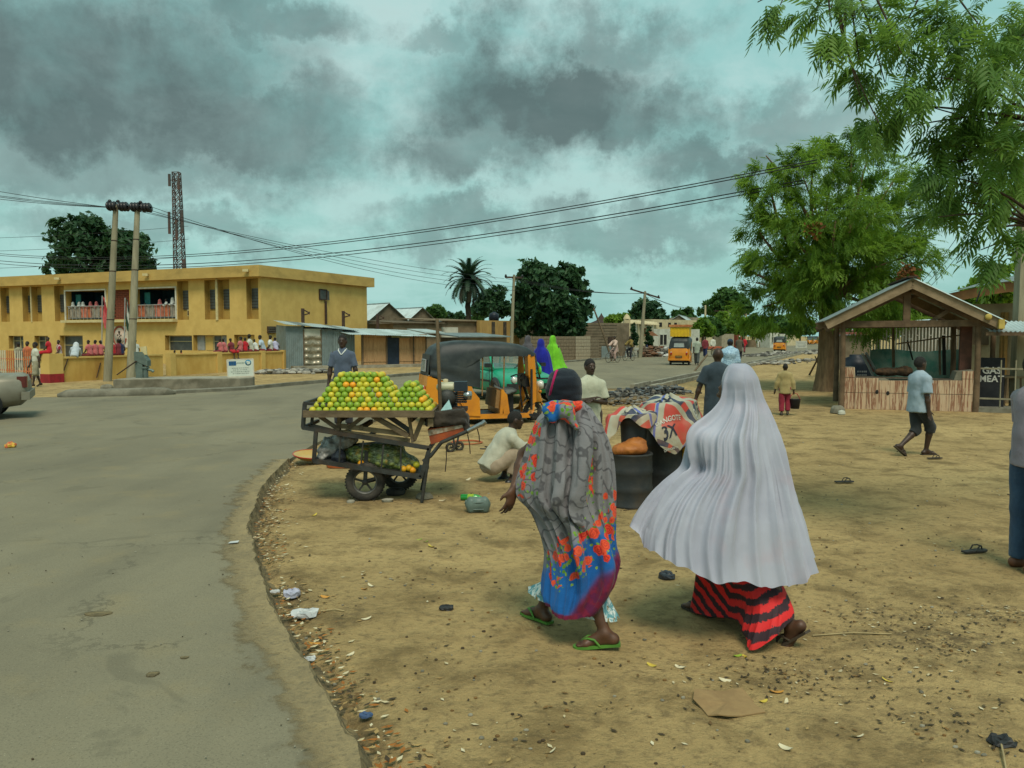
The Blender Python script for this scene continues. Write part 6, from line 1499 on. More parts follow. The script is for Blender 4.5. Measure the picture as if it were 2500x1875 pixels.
def car(label,loc,yaw,paint,L_=4.3,kind='sedan',group=None):
 root=thing('car',label,'car',loc,yaw,group);k=L_/4.3
 st=[(2.14,.36,.60,.56),(2.08,.26,.66,.70),(1.9,.22,.72,.77),(1.5,.2,.80,.81),(.95,.2,.88,.83),(.3,.2,.90,.84),(-.6,.2,.92,.84),(-1.25,.2,.95,.83),(-1.6,.22,.97,.81),(-1.98,.27,.97,.76),(-2.08,.36,.93,.70),(-2.13,.5,.80,.62)]
 P=np.zeros((len(st),20,3))
 for i,(x,zb,zt,hw)in enumerate(st):
  for j in range(20):
   a=2*PI*j/20;c,s_=math.cos(a),math.sin(a);y=hw*math.copysign(abs(c)**.45,c);z=(zb+zt)/2+(zt-zb)/2*math.copysign(abs(s_)**.5,s_);P[i,j]=(x*k,y,z)
 mb=MB();mb.grid(P,0,False,True);mb.add([tuple(p)for p in P[0]],[tuple(reversed(range(20)))],0,True);mb.add([tuple(p)for p in P[-1]],[tuple(range(20))],0,True);body=mb.build('body',paint,root)
 fb,ft,rt,rb=(1.0,.35,-.95,-1.5)if kind=='sedan' else(1.0,.35,-1.55,-2.0);fb,ft,rt,rb=[q*k for q in(fb,ft,rt,rb)]
 def glassq(nm,pts):mb=MB();mb.add(pts,[(0,1,2,3)]);return mb.build(nm,M_GLASS,root)
 ws=glassq('windscreen',[(fb,-.70,.90),(fb,.70,.90),(ft,.58,1.36),(ft,-.58,1.36)]);glassq('rear_window',[(rb,.68,.95),(rb,-.68,.95),(rt,-.57,1.36),(rt,.57,1.36)])
 for sg in(-1,1):
  q=[(fb,sg*.74,.90),(rb,sg*.74,.94),(rt,sg*.60,1.36),(ft,sg*.60,1.36)];glassq('side_window',q if sg>0 else q[::-1])
  mb=MB();
  for a,b in((q[0],q[3]),(q[1],q[2]),(q[3],q[2]),((-.25,sg*.75,.90),(-.25,sg*.61,1.36)),(q[0],q[1])):mb.bar(a,b,.055)
  mb.build('window_pillar',paint,root)
 mb=MB();Q=np.zeros((7,7,3))
 for i in range(7):
  for j in range(7):u,v=i/6,j/6*2-1;Q[i,j]=(ft+(rt-ft)*u,v*.61,1.36+.07*(1-v*v)*math.sin(PI*(.15+.7*u)))
 mb.grid(Q);mb.build('roof',paint,root)
 mb=MB();mb.box((2.08*k,0,.44),(.14,1.52,.16));mb.build('front_bumper',M_BLACK,root);mb=MB();mb.box((-2.10*k,0,.50),(.16,1.56,.17));mb.build('rear_bumper',paint if kind!='taxi' else M_BLACK,root)
 mb=MB();mb.box((2.10*k,0,.60),(.04,.95,.13));mb.build('grille',M_BLACK,root)
 for sg in(-1,1):
  mb=MB();mb.lathe([(0,.05),(.08,.045),(.095,.01),(.10,-.04)],18,(2.09*k,sg*.56,.61),(1,0,0));hl=mb.build('headlight',M_LAMP,root);mb=MB();mb.lathe([(.09,.03),(.108,.02),(.108,-.05)],18,(2.09*k,sg*.56,.61),(1,0,0));mb.build('bezel',M_CHROME,hl)
  mb=MB();mb.box((-2.10*k,sg*.60,.80),(.06,.22,.24));mb.box((-2.02*k,sg*.705,.80),(.16,.03,.24));mb.build('tail_light',mat('dark_red_lens',(.11,.025,.02),None,5,.25),root)
  mb=MB();mb.box((.9*k,sg*.86,.98),(.10,.16,.11));mb.build('mirror',M_BLACK,root)
  mb=MB();mb.bar((1.0*k,sg*.845,.55),(-1.3*k,sg*.845,.57),.015,.05);mb.build('rub_strip',M_BLACK,root)
  for x in(.98,-.25,-1.28):mb=MB();mb.bar((x*k,sg*.843,.25),(x*k,sg*.843,.9),.012,.012);mb.build('door_seam',M_BLACK,root)
  for x in(.75,-.45):mb=MB();mb.bar((x*k-.55,sg*.85,.78),(x*k-.38,sg*.85,.78),.02,.03);mb.build('door_handle',M_BLACK,root)
  for x in(1.33*k,-1.30*k):
   mb=MB();mb.lathe([(0,0),(.36,0),(.36,-.02)],24,(x,sg*.835,.31),(0,sg,0));mb.build('wheel_well',M_BLACK,root);wheel(root,(x,sg*.775,.30),.30,.17,(0,sg,0),7)
  mb=MB();mb.tube([(fb+.03,sg*.1,.90),(fb-.12,sg*.1+.28,1.0)],.012,5);mb.tube([(fb-.02,sg*.1+.1,.95),(fb-.22,sg*.1+.3,1.12)],.009,5);mb.build('wiper',M_BLACK,ws)
 return root
M_TAXI=mat('green_taxi_paint',(.012,.30,.165),(.010,.24,.13),2.5,.3,spec=.6)
M_SILV=mat('dusty_silver_paint',(.26,.245,.19),(.20,.185,.14),1.8,.45,.1,20,metal=.25,dirt=(.17,.145,.09),dscale=2.5)
tx=g0(1258,21.6);car('bright green taxi seen through the open side of the parked three-wheeler',(tx.x-.35,tx.y+1.9,ROAD_Z),math.atan2(-.9,.42),M_TAXI,4.1,'hatch')
cl=at(84,820,18.1);car('dusty silver saloon turning past the end pillar at the junction',(cl.x-2.12*math.cos(R(27))-.1,18.1-2.12*math.sin(R(27)),ROAD_Z),PI+R(27),M_SILV,4.2,'sedan')
# ---- bicycles
M_BIKE=mat('bicycle_enamel',(.03,.035,.035),None,6,.4)
def bicycle(root,with_parts=True):
 """local x forward; wheels at x = +-.5"""
 for x in(-.52,.52):
  mb=MB();mb.lathe([(.315,-.02),(.335,0),(.315,.02),(.30,0),(.315,-.02)],28,(x,0,.335),(0,1,0));w=mb.build('wheel',M_TYRE,root)
  mb=MB()
  for k in range(12):a=2*PI*k/12;mb.bar((x,0,.335),(x+.3*math.cos(a),0,.335+.3*math.sin(a)),.006)
  mb.tube([(x,-.05,.335),(x,.05,.335)],.025,8);mb.build('spokes',M_CHROME,w)
 mb=MB();bb,st_,hd1,hd2=(-.08,0,.28),(-.24,0,.80),(.36,0,.86),(.40,0,.72)
 for a,b in((bb,st_),(bb,hd2),(st_,hd1),(st_,(-.52,.03,.335)),(bb,(-.52,.03,.335)),(hd1,hd2)):mb.tube([a,b],.018,7)
 mb.build('frame',M_BIKE,root)
 mb=MB();mb.tube([hd2,(.44,0,.62),(.52,.04,.335)],.016,7);mb.tube([hd1,(.35,0,.98)],.016,7);mb.tube([(.22,-.28,1.0),(.34,-.2,1.0),(.36,0,.99),(.34,.2,1.0),(.22,.28,1.0)],.014,7);mb.build('handlebar',M_CHROME,root)
 mb=MB();mb.ball((-.28,0,.90),(.14,.08,.035),10);mb.tube([st_,(-.27,0,.9)],.015,6);mb.build('saddle',M_BLACK,root)
 mb=MB();mb.bar((-.78,0,.74),(-.36,0,.74),.15,.02);mb.build('rear_rack',M_BIKE,root)
 mb=MB();mb.lathe([(.085,-.008),(.09,0),(.085,.008)],16,(-.08,-.04,.28),(0,1,0));mb.bar((-.08,-.06,.28),(-.03,-.06,.13),.02);mb.bar((-.03,-.1,.12),(-.03,-.04,.12),.06,.02);mb.bar((-.08,.06,.28),(-.13,.06,.43),.02);mb.bar((-.13,.1,.43),(-.13,.04,.43),.06,.02);mb.build('crank',M_CHROME,root)
def cyclist(label,blabel,loc,yaw,shirt,trous,cap=False):
 b=thing('bicycle',blabel,'bicycle',loc,yaw-0,'bicycles on the street');bicycle(b)
 pz=dict(z=1.0,torso=(0,.22,1),LA=((-.12,.75,-.7),(.02,.9,-.45)),RA=((.12,.75,-.7),(-.02,.9,-.45)),LL=((-.03,.55,-.85),(0,-.1,-1)),RL=((.03,.75,-.5),(0,-.3,-1)))
 p=Vector(loc)+Vector((math.cos(yaw),math.sin(yaw),0))*-.27
 person(label,(p.x,p.y,loc[2]),yaw-PI/2,1.74,pz,[('tunic','shirt',shirt,dict(sleeve=1.8,hem=.28,loose=.045)),('trousers','trousers',trous,dict(length=.9,loose=.03))]+([('cap','prims',cap,dict(f=lambda J:[ell(J['Hd']+V3(0,-.01,.07),V3(.083,.1,.07))]))]if cap else[]),.03,M_SKIN,'cyclists')
c1,c2,c3=g0(1497,54.),g0(1536,58.),g0(1806,55.)
cyclist('cyclist in pale pink tunic riding towards the junction','bicycle under the rider in pale pink',(c1.x,c1.y,ROAD_Z),-PI/2-.75,cloth_mat('pale_pink_tunic',(.52,.38,.31)),cloth_mat('pale_pink_trousers',(.42,.29,.25)))
cyclist('cyclist in mustard tunic following the one in pink','bicycle under the rider in mustard',(c2.x,c2.y,ROAD_Z),-PI/2-.7,cloth_mat('mustard_tunic',(.20,.14,.035)),cloth_mat('dark_trousers',(.03,.03,.035)))
cyclist('cyclist in dull brown coat and pale cap riding away','bicycle under the rider in brown',(c3.x,c3.y,ROAD_Z),UA+.05,cloth_mat('brown_coat',(.095,.08,.055)),cloth_mat('dark_trousers',(.03,.03,.035)),KC['cream'])
# ------------------------------------------------------------------ the orange seller's cart
def Zc(x,y,d):return at(680+x/3.7707,840+y/3.7707,d)
dF,dB=8.85,9.50
M_TIMB=mat('weathered_plank',(.17,.125,.075),(.11,.08,.046),5,.9,.6,30,stretch=(1,3,3),dirt=(.075,.055,.033),dscale=3)
M_TIMBL=mat('pale_plank',(.26,.19,.11),(.19,.135,.075),5,.9,.6,30,stretch=(1,3,3),dirt=(.12,.09,.05),dscale=3)
M_STEEL=mat('dark_angle_iron',(.055,.058,.055),(.035,.034,.03),7,.6,.3,40,metal=.4,dirt=(.08,.05,.03),dscale=4)
cb_=gp(900,1225);cart=thing('push_cart','two-wheeled steel push cart with timber trestle table on top','cart',(cb_.x,cb_.y,0))
TZ=1.0;TX0,TX1,TY0,TY1=-2.27,-.865,8.72,9.52
mb=MB()
for k in range(7):y=TY0+(TY1-TY0)*(k+.5)/7;mb=MB();mb.box(((TX0+TX1)/2,y,TZ-.012),(TX1-TX0,(TY1-TY0)/7-.008,.022));mb.build('tray_board',M_TIMB,cart,True)
for a,b in(((TX0,TY0),(TX1,TY0)),((TX0,TY1),(TX1,TY1)),((TX0,TY0),(TX0,TY1)),((TX1,TY0),(TX1,TY1))):mb=MB();mb.bar((a[0],a[1],TZ),(b[0],b[1],TZ),.025,.075);mb.build('tray_rim',M_TIMB,cart,True)
mb=MB();mb.bar((TX1-.03,TY0+.05,TZ-.10),(TX1-.03,TY1,TZ-.10),.06,.09);mb.build('end_bearer',M_TIMBL,cart,True)
for d,nm in((dF,0),(dB,1)):
 for(x0,y0,x1,y1,w,m)in((250,655,1420,650,.05,M_TIMB),(555,655,556,850,.06,M_TIMB),(1195,650,1235,905,.06,M_TIMB),(380,665,560,790,.04,M_TIMB),(790,660,640,775,.045,M_TIMB),(870,660,1195,845,.05,M_TIMB),(1340,650,1245,885,.05,M_TIMB),(540,752,1222,838,.05,M_TIMBL if nm==0 else M_TIMB),(548,818,1205,900,.065,M_TIMBL if nm==0 else M_TIMB),(1010,665,1215,805,.05,M_STEEL)):
  mb=MB();o=Vector((0,random.uniform(-.03,.03),0));mb.bar(Zc(x0,y0,d)+o,Zc(x1,y1,d)+o,.03,w,0,None);mb.build('trestle_brace',m,cart,True)
for x,y in((555,700),(1215,700),(760,770)):mb=MB();mb.bar(Zc(x,y,dF),Zc(x,y,dF)+Vector((0,dB-dF,0)),.04,.05);mb.build('cross_bearer',M_TIMB,cart,True)
FR=dict(A=(225,768),B=(1390,958),C=(345,792),D=(326,1075),E=(1312,1225))
def both(x0,y0,x1,y1,w,nm,m=None):
 for d in(dF-.05,dB):mb=MB();mb.bar(Zc(x0,y0,d),Zc(x1,y1,d),w);mb.build(nm,m or M_STEEL,cart,True)
def across(x,y,w,nm):mb=MB();mb.bar(Zc(x,y,dF-.05),Zc(x,y,dF-.05)+Vector((0,dB-dF+.05,0)),w);mb.build(nm,M_STEEL,cart,True)
both(225,768,1390,958,.045,'frame_rail');both(345,792,326,1075,.04,'corner_post');both(326,1075,1312,1225,.045,'bottom_rail');both(1390,958,1312,1225,.045,'corner_post')
both(242,545,225,768,.04,'upright');both(242,545,470,560,.035,'top_rail');both(318,600,305,745,.03,'upright');both(300,745,520,800,.03,'brace')
for x0,y0,x1,y1 in((572,832,558,1110),(780,890,757,1130),(967,925,945,1160),(1126,950,1126,1195)):both(x0,y0,x1,y1,.016,'basket_rod')
for x,y in((225,768),(242,545),(1390,958),(326,1075),(1312,1225),(760,1142),(800,868)):across(x,y,.035,'cross_rail')
mb=MB();a=Zc(326,1068,dF);b=Zc(1312,1218,dF);mb.prism([a,b,b+Vector((0,dB-dF,0)),a+Vector((0,dB-dF,0))],(0,0,.012));mb.build('basket_floor',M_STEEL,cart,True)
for d in(dF-.05,dB):
 mb=MB();mb.tube([Zc(1330,1080,d),Zc(1400,1030,d),Zc(1500,905,d),Zc(1720,810,d),Zc(1870,735,d)],.022,10);h_=mb.build('handle',M_STEEL,cart,True)
 mb=MB();mb.tube([Zc(1740,800,d),Zc(1830,755,d),Zc(1880,730,d)],.027,10);mb.tube([Zc(1870,740,d),Zc(1905,712,d)],.03,10);mb.build('grip',M_CHROME,h_,True)
 mb=MB();p=Zc(1385,1000,d);q=Zc(1318,1392,d);q.z=.01;mb.tube([p,q],.02,10);mb.build('prop_leg',M_STEEL,cart,True)
wc=Zc(790,1285,8.87);I_=ROOTS[cart.name]
wheel(cart,I_@Vector((wc.x,8.92,.217)),.217,.085,(.12,-1,0),5,M_RIM);wheel(cart,I_@Vector((wc.x+.30,9.55,.217)),.217,.085,(.12,-1,0),5,M_RIM)
mb=MB();mb.bar((wc.x,8.92,.217),(wc.x+.30,9.55,.217),.04);mb.build('axle',M_STEEL,cart,True)
for dx in(0,.3):mb=MB();y=8.92 if dx==0 else 9.5;mb.bar((wc.x+dx,y,.217),(wc.x+dx+.02,y,.56),.04);mb.build('axle_bracket',M_STEEL,cart,True)
# old red-orange panel and sacking between the handles
mb=MB();a,b,c_,d_=Zc(1372,785,dF),Zc(1715,735,dF),Zc(1725,828,dF),Zc(1402,925,dF);mb.prism([a,b,c_,d_],(0,.5,0));bx=mb.build('red_side_panel',mat('chipped_orange_red_paint',(.36,.075,.02),(.27,.055,.02),8,.7,.4,40,dirt=(.13,.07,.035),dscale=6),cart,True)
mb=MB();e0,e1=a.lerp(d_,.06),b.lerp(c_,.06);f0,f1=a.lerp(d_,.42),b.lerp(c_,.30);n_=Vector((0,-.006,0));mb.prism([e0+n_,e1+n_,f1+n_,f0+n_],(0,.004,0));mb.build('scuffed_band',mat('scuffed_wood_band',(.24,.14,.08),(.42,.36,.28),14,.85,.4),bx,True)
# tethering strings
for(x0,y0,x1,y1)in((1545,930,1535,1175),(1740,830,1765,1010),(1830,780,1850,900)):
 mb=MB();mb.tube([Zc(x0,y0,dF),Zc((x0+x1)/2+6,(y0+y1)/2,dF),Zc(x1,y1,dF)],.006,5);mb.build('string',M_RUST,cart,True)
sk=thing('dark_sacking','heap of dark brown sacking thrown over the cart handles','sack',Zc(1550,780,9.1))
Vt,Ft=sdf_arrays([ell(Zc(1560,690,9.1),V3(.19,.26,.10)),ell(Zc(1430,680,9.1),V3(.12,.24,.09)),ell(Zc(1680,700,9.1),V3(.09,.24,.10)),cap(Zc(1715,690,8.95),Zc(1740,800,8.82),.045,.03),cap(Zc(1400,660,8.85),Zc(1690,640,8.9),.05,.06),cap(Zc(1380,730,8.83),Zc(1700,720,8.83),.035,.03)],.014,.05)
Vt=Vt+vert_normals(Vt,Ft)*(vnoise(Vt*np.array([16,16,22]),1.,5,3)*.022)[:,None];np_mesh('sacking',Vt,Ft,cloth_mat('dark_sacking',(.045,.036,.026),(.024,.02,.016),90),sk,True,True)
mb=MB();q=Zc(1540,590,8.95);mb.prism([q+Vector((-.06,0,-.03)),q+Vector((.07,0,-.01)),q+Vector((.03,.05,.09))],(0,.02,0));tg=mb.build('paper_scrap',mat('pale_cyan_paper',(.32,.52,.52),None,9,.8));tag(tg,'scrap of pale cyan paper tucked into the dark sacking','paper')
# small petrol engine behind the table end
ec=Zc(1600,575,9.25);eng=thing('petrol_engine','small petrol engine with cream fuel tank perched on the dark sacking','engine',ec)
mb=MB();Vt,Ft=sdf_arrays([cap((-.13,-.0,.225),(.0,0,.225),.055,.055),cap((-.13,.08,.225),(.0,.08,.225),.055,.055)],.01,.05);mb.add(Vt,[tuple(f)for f in Ft],0,True);mb.build('fuel_tank',mat('cream_tank',(.42,.41,.28),None,5,.4,spec=.5),eng)
mb=MB();mb.lathe([(0,.05),(.03,.045),(.03,0)],12,(-.08,.03,.27));mb.build('tank_cap',M_CREAM,eng)
mb=MB();mb.lathe([(0,.10),(.06,.10),(.10,.06),(.105,0),(.06,-.05)],20,(-.06,-.0,.10),(0,-1,0));mb.build('recoil_starter',M_STEEL,eng)
mb=MB();mb.box((-.05,.08,.07),(.20,.18,.18));mb.build('crankcase',M_BLACK,eng)
mb=MB()
for k in range(6):mb.box((.10,.04,.05+k*.026),(.13,.15,.012))
mb.build('cooling_fins',M_STEEL,eng)
mb=MB();mb.box((.10,.02,.235),(.15,.16,.11));mb.build('air_filter',mat('blue_black_plastic',(.022,.034,.045),None,5,.5),eng)
mb=MB();mb.lathe([(0,.04),(.05,.03),(.055,-.05),(0,-.06)],14,(.19,-.03,.13),(1,-.2,0));mb.build('silencer',M_CHROME,eng)
mb=MB();mb.box((0,.05,-.03),(.34,.26,.04));mb.build('base_plate',M_RUST,eng)
# upright stick
a,b=at(1078,1075,8.98),at(1067,779,8.98);o=MB().tube([a,a.lerp(b,.33),a.lerp(b,.7),b],[.021,.022,.020,.019],8).build('upright_stick',M_WOOD);tag(o,'tall thin wooden stick standing up at the table corner','stick')
# bags and netting in the basket
def lump_thing(name,label,cat,prims,m,vox=.018,k=.05,wr=.012,ws=(18,18,18),seed=3,group=None):
 Vt,Ft=sdf_arrays(prims,vox,k);Vt=Vt+vert_normals(Vt,Ft)*(vnoise(Vt*np.array(ws),1.,seed,3)*wr)[:,None];c=Vector((Vt[:,0].mean(),Vt[:,1].mean(),Vt[:,2].min()))
 o=np_mesh(name,Vt-np.array(c),Ft,m);o.location=c;tag(o,label,cat,group);return o
def netmat():
 m,nt,b=newmat('net_of_oranges');v=nmap(nt);vo=nt.nodes.new('ShaderNodeTexVoronoi');vo.inputs['Scale'].default_value=15;nt.links.new(v,vo.inputs['Vector'])
 c=mixc(nt,nstep(nt,vo.outputs['Distance'],.15,.62),(.24,.27,.045),(.05,.075,.022));c=mixc(nt,nmath(nt,'MULTIPLY',nstep(nt,nnoise(nt,v,11,3),.55,.68),.8),c,(.40,.22,.025));c=mixc(nt,nmath(nt,'MULTIPLY',nstep(nt,nnoise(nt,nmap(nt,'Object',(9,9,46),(0,.5,0)),3,3),.52,.60),.55),c,(.30,.36,.20))
 nt.links.new(c,b.inputs['Base Color']);b.inputs['Roughness'].default_value=.5;nbump(nt,b,nmath(nt,'SUBTRACT',1.,vo.outputs['Distance']),.8,.03);return m
lump_thing('orange_net','bulging net of green oranges lying in the cart basket','net',[ell(Zc(800,1010,9.15),V3(.26,.24,.13)),ell(Zc(1000,1060,9.15),V3(.26,.24,.13)),ell(Zc(1180,1110,9.15),V3(.15,.22,.11)),ell(Zc(1000,960,9.15),V3(.2,.2,.08))],netmat(),.02,.06,.008,(22,22,22))
lump_thing('grey_bag','crumpled grey plastic bag at the left end of the cart basket','bag',[ell(Zc(430,1000,9.1),V3(.085,.2,.13)),ell(Zc(520,940,9.15),V3(.14,.2,.11)),ell(Zc(620,880,9.15),V3(.14,.18,.09))],mat('grey_plastic_bag',(.34,.32,.29),(.20,.19,.175),9,.4,.6,18,spec=.5),.012,.04,.05,(15,9,15),9)
lump_thing('black_bag','small black plastic bag between grey bag and orange net','bag',[ell(Zc(570,1045,8.95),V3(.06,.1,.10)),ell(Zc(520,1060,8.98),V3(.05,.08,.07))],mat('black_polythene',(.015,.017,.024),(.03,.034,.045),9,.35,.5,20,spec=.5),.014,.04,.02,(20,20,20),4)
# ---- the oranges
def fruit_mat(name,c1,c2,c3):
 m,nt,b=newmat(name);v=nmap(nt);oi=nt.nodes.new('ShaderNodeObjectInfo');n=nnoise(nt,v,14,3)
 mp=nt.nodes.new('ShaderNodeVectorMath');mp.operation='ADD';nt.links.new(v,mp.inputs[0]);nt.links.new(oi.outputs['Location'],mp.inputs[1])
 n2=nnoise(nt,mp.outputs[0],9,3,.6);c=mixc(nt,nstep(nt,n2,.36,.64),c1,c2);c=mixc(nt,oi.outputs['Random'],c,c3);c=mixc(nt,nmath(nt,'MULTIPLY',nstep(nt,nnoise(nt,v,60,3,.7),.60,.70),.5),c,(.12,.09,.02))
 nt.links.new(c,b.inputs['Base Color']);b.inputs['Roughness'].default_value=.42;b.inputs['Specular IOR Level'].default_value=.35;nbump(nt,b,nnoise(nt,v,170,2),.25,.003);return m
FM=[(fruit_mat('green_peel',(.22,.33,.022),(.32,.40,.03),(.15,.28,.02)),'green',.42),(fruit_mat('yellow_green_peel',(.46,.42,.025),(.32,.38,.025),(.55,.45,.03)),'yellow-green',.49),(fruit_mat('orange_peel',(.72,.34,.015),(.62,.40,.02),(.78,.30,.012)),'ripe orange-yellow',.09)]
RF_=.0385;fm=[]
for m,nm,pr in FM:
 mb=MB();n=14;V=[];F=[]
 prof=[(0,1.0),(.12,.955),(.30,.93),(.62,.76),(.87,.46),(.985,.1),(.97,-.24),(.80,-.60),(.52,-.86),(.22,-.965),(.0,-.985)]
 mb.lathe([(r*RF_,z*RF_)for r,z in prof],n);mb.lathe([(.0,.003),(.004,.002),(.004,-.006)],6,(0,0,RF_*.99),(0,0,1));me_o=mb.build('orange',m);COL.objects.unlink(me_o);fm.append(me_o)
piles=[(0,14,8),(11,18,6),(0,18,4)];NY=10;occ=set()
for a,b,hmax in piles:
 for k in range(min(hmax,b-a,NY)):
  for i in range(a,b-k):
   for j in range(NY-k):occ.add((i,j,k))
rr=random.Random(5);cnt=0;pitch=(TX1-TX0-.06)/18
for(i,j,k)in sorted(occ):
 if all((i+di,j+dj,k+1)in occ for di in(0,-1)for dj in(0,-1)):continue
 fr=not((i,j-1,k)in occ)or not all((i+di,j-1,k+1)in occ for di in(0,-1));lf=(i-1,j,k)not in occ;rt=(i+1,j,k)not in occ;tp=not any((i+di,j+dj,k+1)in occ for di in(0,-1)for dj in(0,-1))
 valley=8<=i+k/2<=14 and j+k/2<7
 if not(fr or lf or rt or tp or valley):continue
 if j+k/2>7.6 and not tp and not fr and k<5:continue
 u=rr.random();q=0 if u<FM[0][2]else 1 if u<FM[0][2]+FM[1][2]else 2
 o=fm[q].copy();COL.objects.link(o);o.location=(TX0+.045+(i+.5+k/2)*pitch+rr.uniform(-.003,.003),TY0+.05+(j+k/2)*pitch*.98,TZ+.036+k*pitch*.71);o.rotation_euler=(rr.uniform(-2.2,2.2),rr.uniform(-2,2),rr.uniform(0,6.3));s_=rr.uniform(.94,1.07);o.scale=(s_,s_,s_*rr.uniform(.94,1.0));tag(o,FM[q][1]+' citrus fruit in the piles on the cart table','orange',FM[q][1]+' oranges piled on the cart');cnt+=1
# a few yellow ones loose in the basket
for x,y in((1150,1150),(1200,1140),(1235,1160),(760,1100),(1270,1110)):
 o=fm[2 if x<1260 else 1].copy();COL.objects.link(o);o.location=Zc(x,y,8.93);tag(o,'ripe citrus fruit lying loose in the cart basket below the net','orange','loose fruit in the basket')
for m_ in fm:bpy.data.objects.remove(m_)
# ---- things on the ground round the cart
q=gp(752,1136);dish=thing('enamel_tray','round yellow enamel tray with red rim tipped on the road edge','tray',(q.x,q.y+.22,.03));TM=Matrix.Translation((0,0,.045))@Matrix.Rotation(R(5),4,'X')@Matrix.Rotation(R(4),4,'Y')
mb=MB();mb.lathe([(0,-.005),(.19,-.005),(.215,.01),(.265,.052),(.27,.056),(.262,.058),(.21,.018),(.185,.004),(0,.004)],40,(0,0,0),(0,0,1),0,TM);mb.build('dish',mat('yellow_enamel',(.45,.30,.08),(.38,.24,.07),3,.3,spec=.5,dirt=(.33,.12,.03)),dish)
mb=MB();mb.tube([TM@Vector((.268*math.cos(t),.268*math.sin(t),.056))for t in np.linspace(0,2*PI,41)[:-1]],.008,6,0,True);mb.build('red_rim',mat('red_enamel',(.42,.03,.015),None,3,.3),dish)
q=gp(830,1142);V,F=lump((q.x,q.y,.03),(.2,.1,.045),10,.05,0,2);o=MB().add(V,F).build('orange_plank',mat('orange_plastic',(.45,.12,.03),(.36,.09,.025),6,.6));tag(o,'flat orange plastic slab lying beside the enamel tray','slab')
q=gp(966,1207);o=MB().lathe([(.07,0),(.10,0),(.115,.02),(.115,.045),(.10,.065),(.07,.065),(.065,.03),(.07,0)],28,(q.x,q.y,0)).build('small_tyre',M_TYRE);tag(o,'small bare tyre lying flat behind the cart wheel','tyre')
for px,py,r,sd in((856,1228,.05,1),(945,1226,.065,2),(1036,1218,.10,4)):
 q=gp(px,py);V,F=lump((q.x,q.y,r*.28),(r,r*.7,r*.4),10,.15,0,sd);o=MB().add(V,F).build('stone',M_CONC2 if sd<4 else M_CONC);tag(o,{1:'pale stone wedged before the cart wheel',2:'flat stone wedged behind the cart wheel',4:'flat slab stone under the cart prop leg'}[sd],'stone')
q=gp(1166,1253);jc=thing('jerrycan','small grey-green plastic jerrycan lying on its side','jerrycan',(q.x,q.y+.07,0),R(8));M_JC=mat('grey_green_plastic',(.12,.165,.145),(.09,.125,.11),6,.45,.2,30)
Vt,Ft=sdf_arrays([cap((x,y,z),(x,y,z2),.028)for x in(-.075,.075)for y in(-.05,.055)for z,z2 in((.03,.125),)]+[cap((-.06,0,.08),(.06,0,.08),.075,.075,None,(V3(0,0,1),1.3)),cap((-.06,-.02,.03),(.06,-.02,.03),.03),cap((-.06,-.02,.125),(.06,-.02,.125),.03)],.009,.05);np_mesh('can',Vt,Ft,M_JC,jc)
mb=MB()
for a,b in(((-.075,.115),(.075,.115)),((-.075,.04),(.075,.04)),((-.075,.04),(-.075,.115)),((.075,.04),(.075,.115))):mb.tube([(a[0],-.077,a[1]),(b[0],-.077,b[1])],.007,6)
mb.build('moulded_rib',M_JC,jc);mb=MB();mb.tube([(-.10,.0,.10),(-.135,.0,.11)],.022,10);mb.build('cap',M_JC,jc)
q=gp(1153,1222);bo=thing('plastic_bottle','green plastic drink bottle with red cap lying behind the jerrycan','bottle',(q.x,q.y,.036),R(-6))
mb=MB();mb.lathe([(0,-.13),(.03,-.13),(.036,-.12),(.036,.04),(.03,.07),(.013,.105),(.013,.12),(0,.12)],18,(0,0,0),(1,0,0));bd_=mb.build('bottle_body',mat('green_bottle_plastic',(.012,.20,.03),(.02,.28,.04),9,.2,spec=.6),bo)
mb=MB();mb.lathe([(.0365,-.05),(.0375,-.045),(.0375,.015),(.0365,.02)],18,(0,0,0),(1,0,0));mb.build('label_band',mat('lime_label',(.30,.40,.03),(.12,.3,.03),20),bd_);mb=MB();mb.lathe([(.016,.115),(.017,.118),(.017,.138),(0,.14)],12,(0,0,0),(1,0,0));mb.build('cap',M_RED,bo)
q=gp(1104,1104);tr_=thing('wheeled_frame','small two-wheeled trolley frame with black wheels behind the cart','trolley',(q.x,q.y,0))
for x,y in((-.03,0),(.10,.16)):wheel(tr_,(x,y,.075),.075,.045,(.3,-1,0),5,M_RIMD)
mb=MB();mb.bar((-.03,.02,.075),(.10,.14,.075),.025);mb.bar((.03,.08,.08),(-.02,.1,.5),.03);mb.bar((.06,.1,.08),(.16,.12,.55),.03);mb.build('frame',M_STEEL,tr_)
q=gp(1140,1082);pts=[]
for k in range(60):t=k/59*4*PI;pts.append((q.x+(.24+.03*k/59)*math.cos(t),q.y+(.2+.1*k/59)*math.sin(t),.014+.01*(k/59)))
o=MB().tube(pts,.009,6).build('orange_hose',mat('orange_hose_rubber',(.42,.10,.03),None,6,.5));tag(o,'coil of thin orange hose on the dirt behind the cart handles','hose')
q=gp(1190,1096);o=MB().tube([(q.x-.12,q.y-.05,.01),(q.x-.02,q.y-.07,.012),(q.x+.06,q.y,.012),(q.x-.04,q.y+.06,.03),(q.x+.1,q.y+.08,.01)],.011,6).build('rope_scrap',M_BLACK);tag(o,'short dark scrap of rope on the dirt near the squatting man','rope')
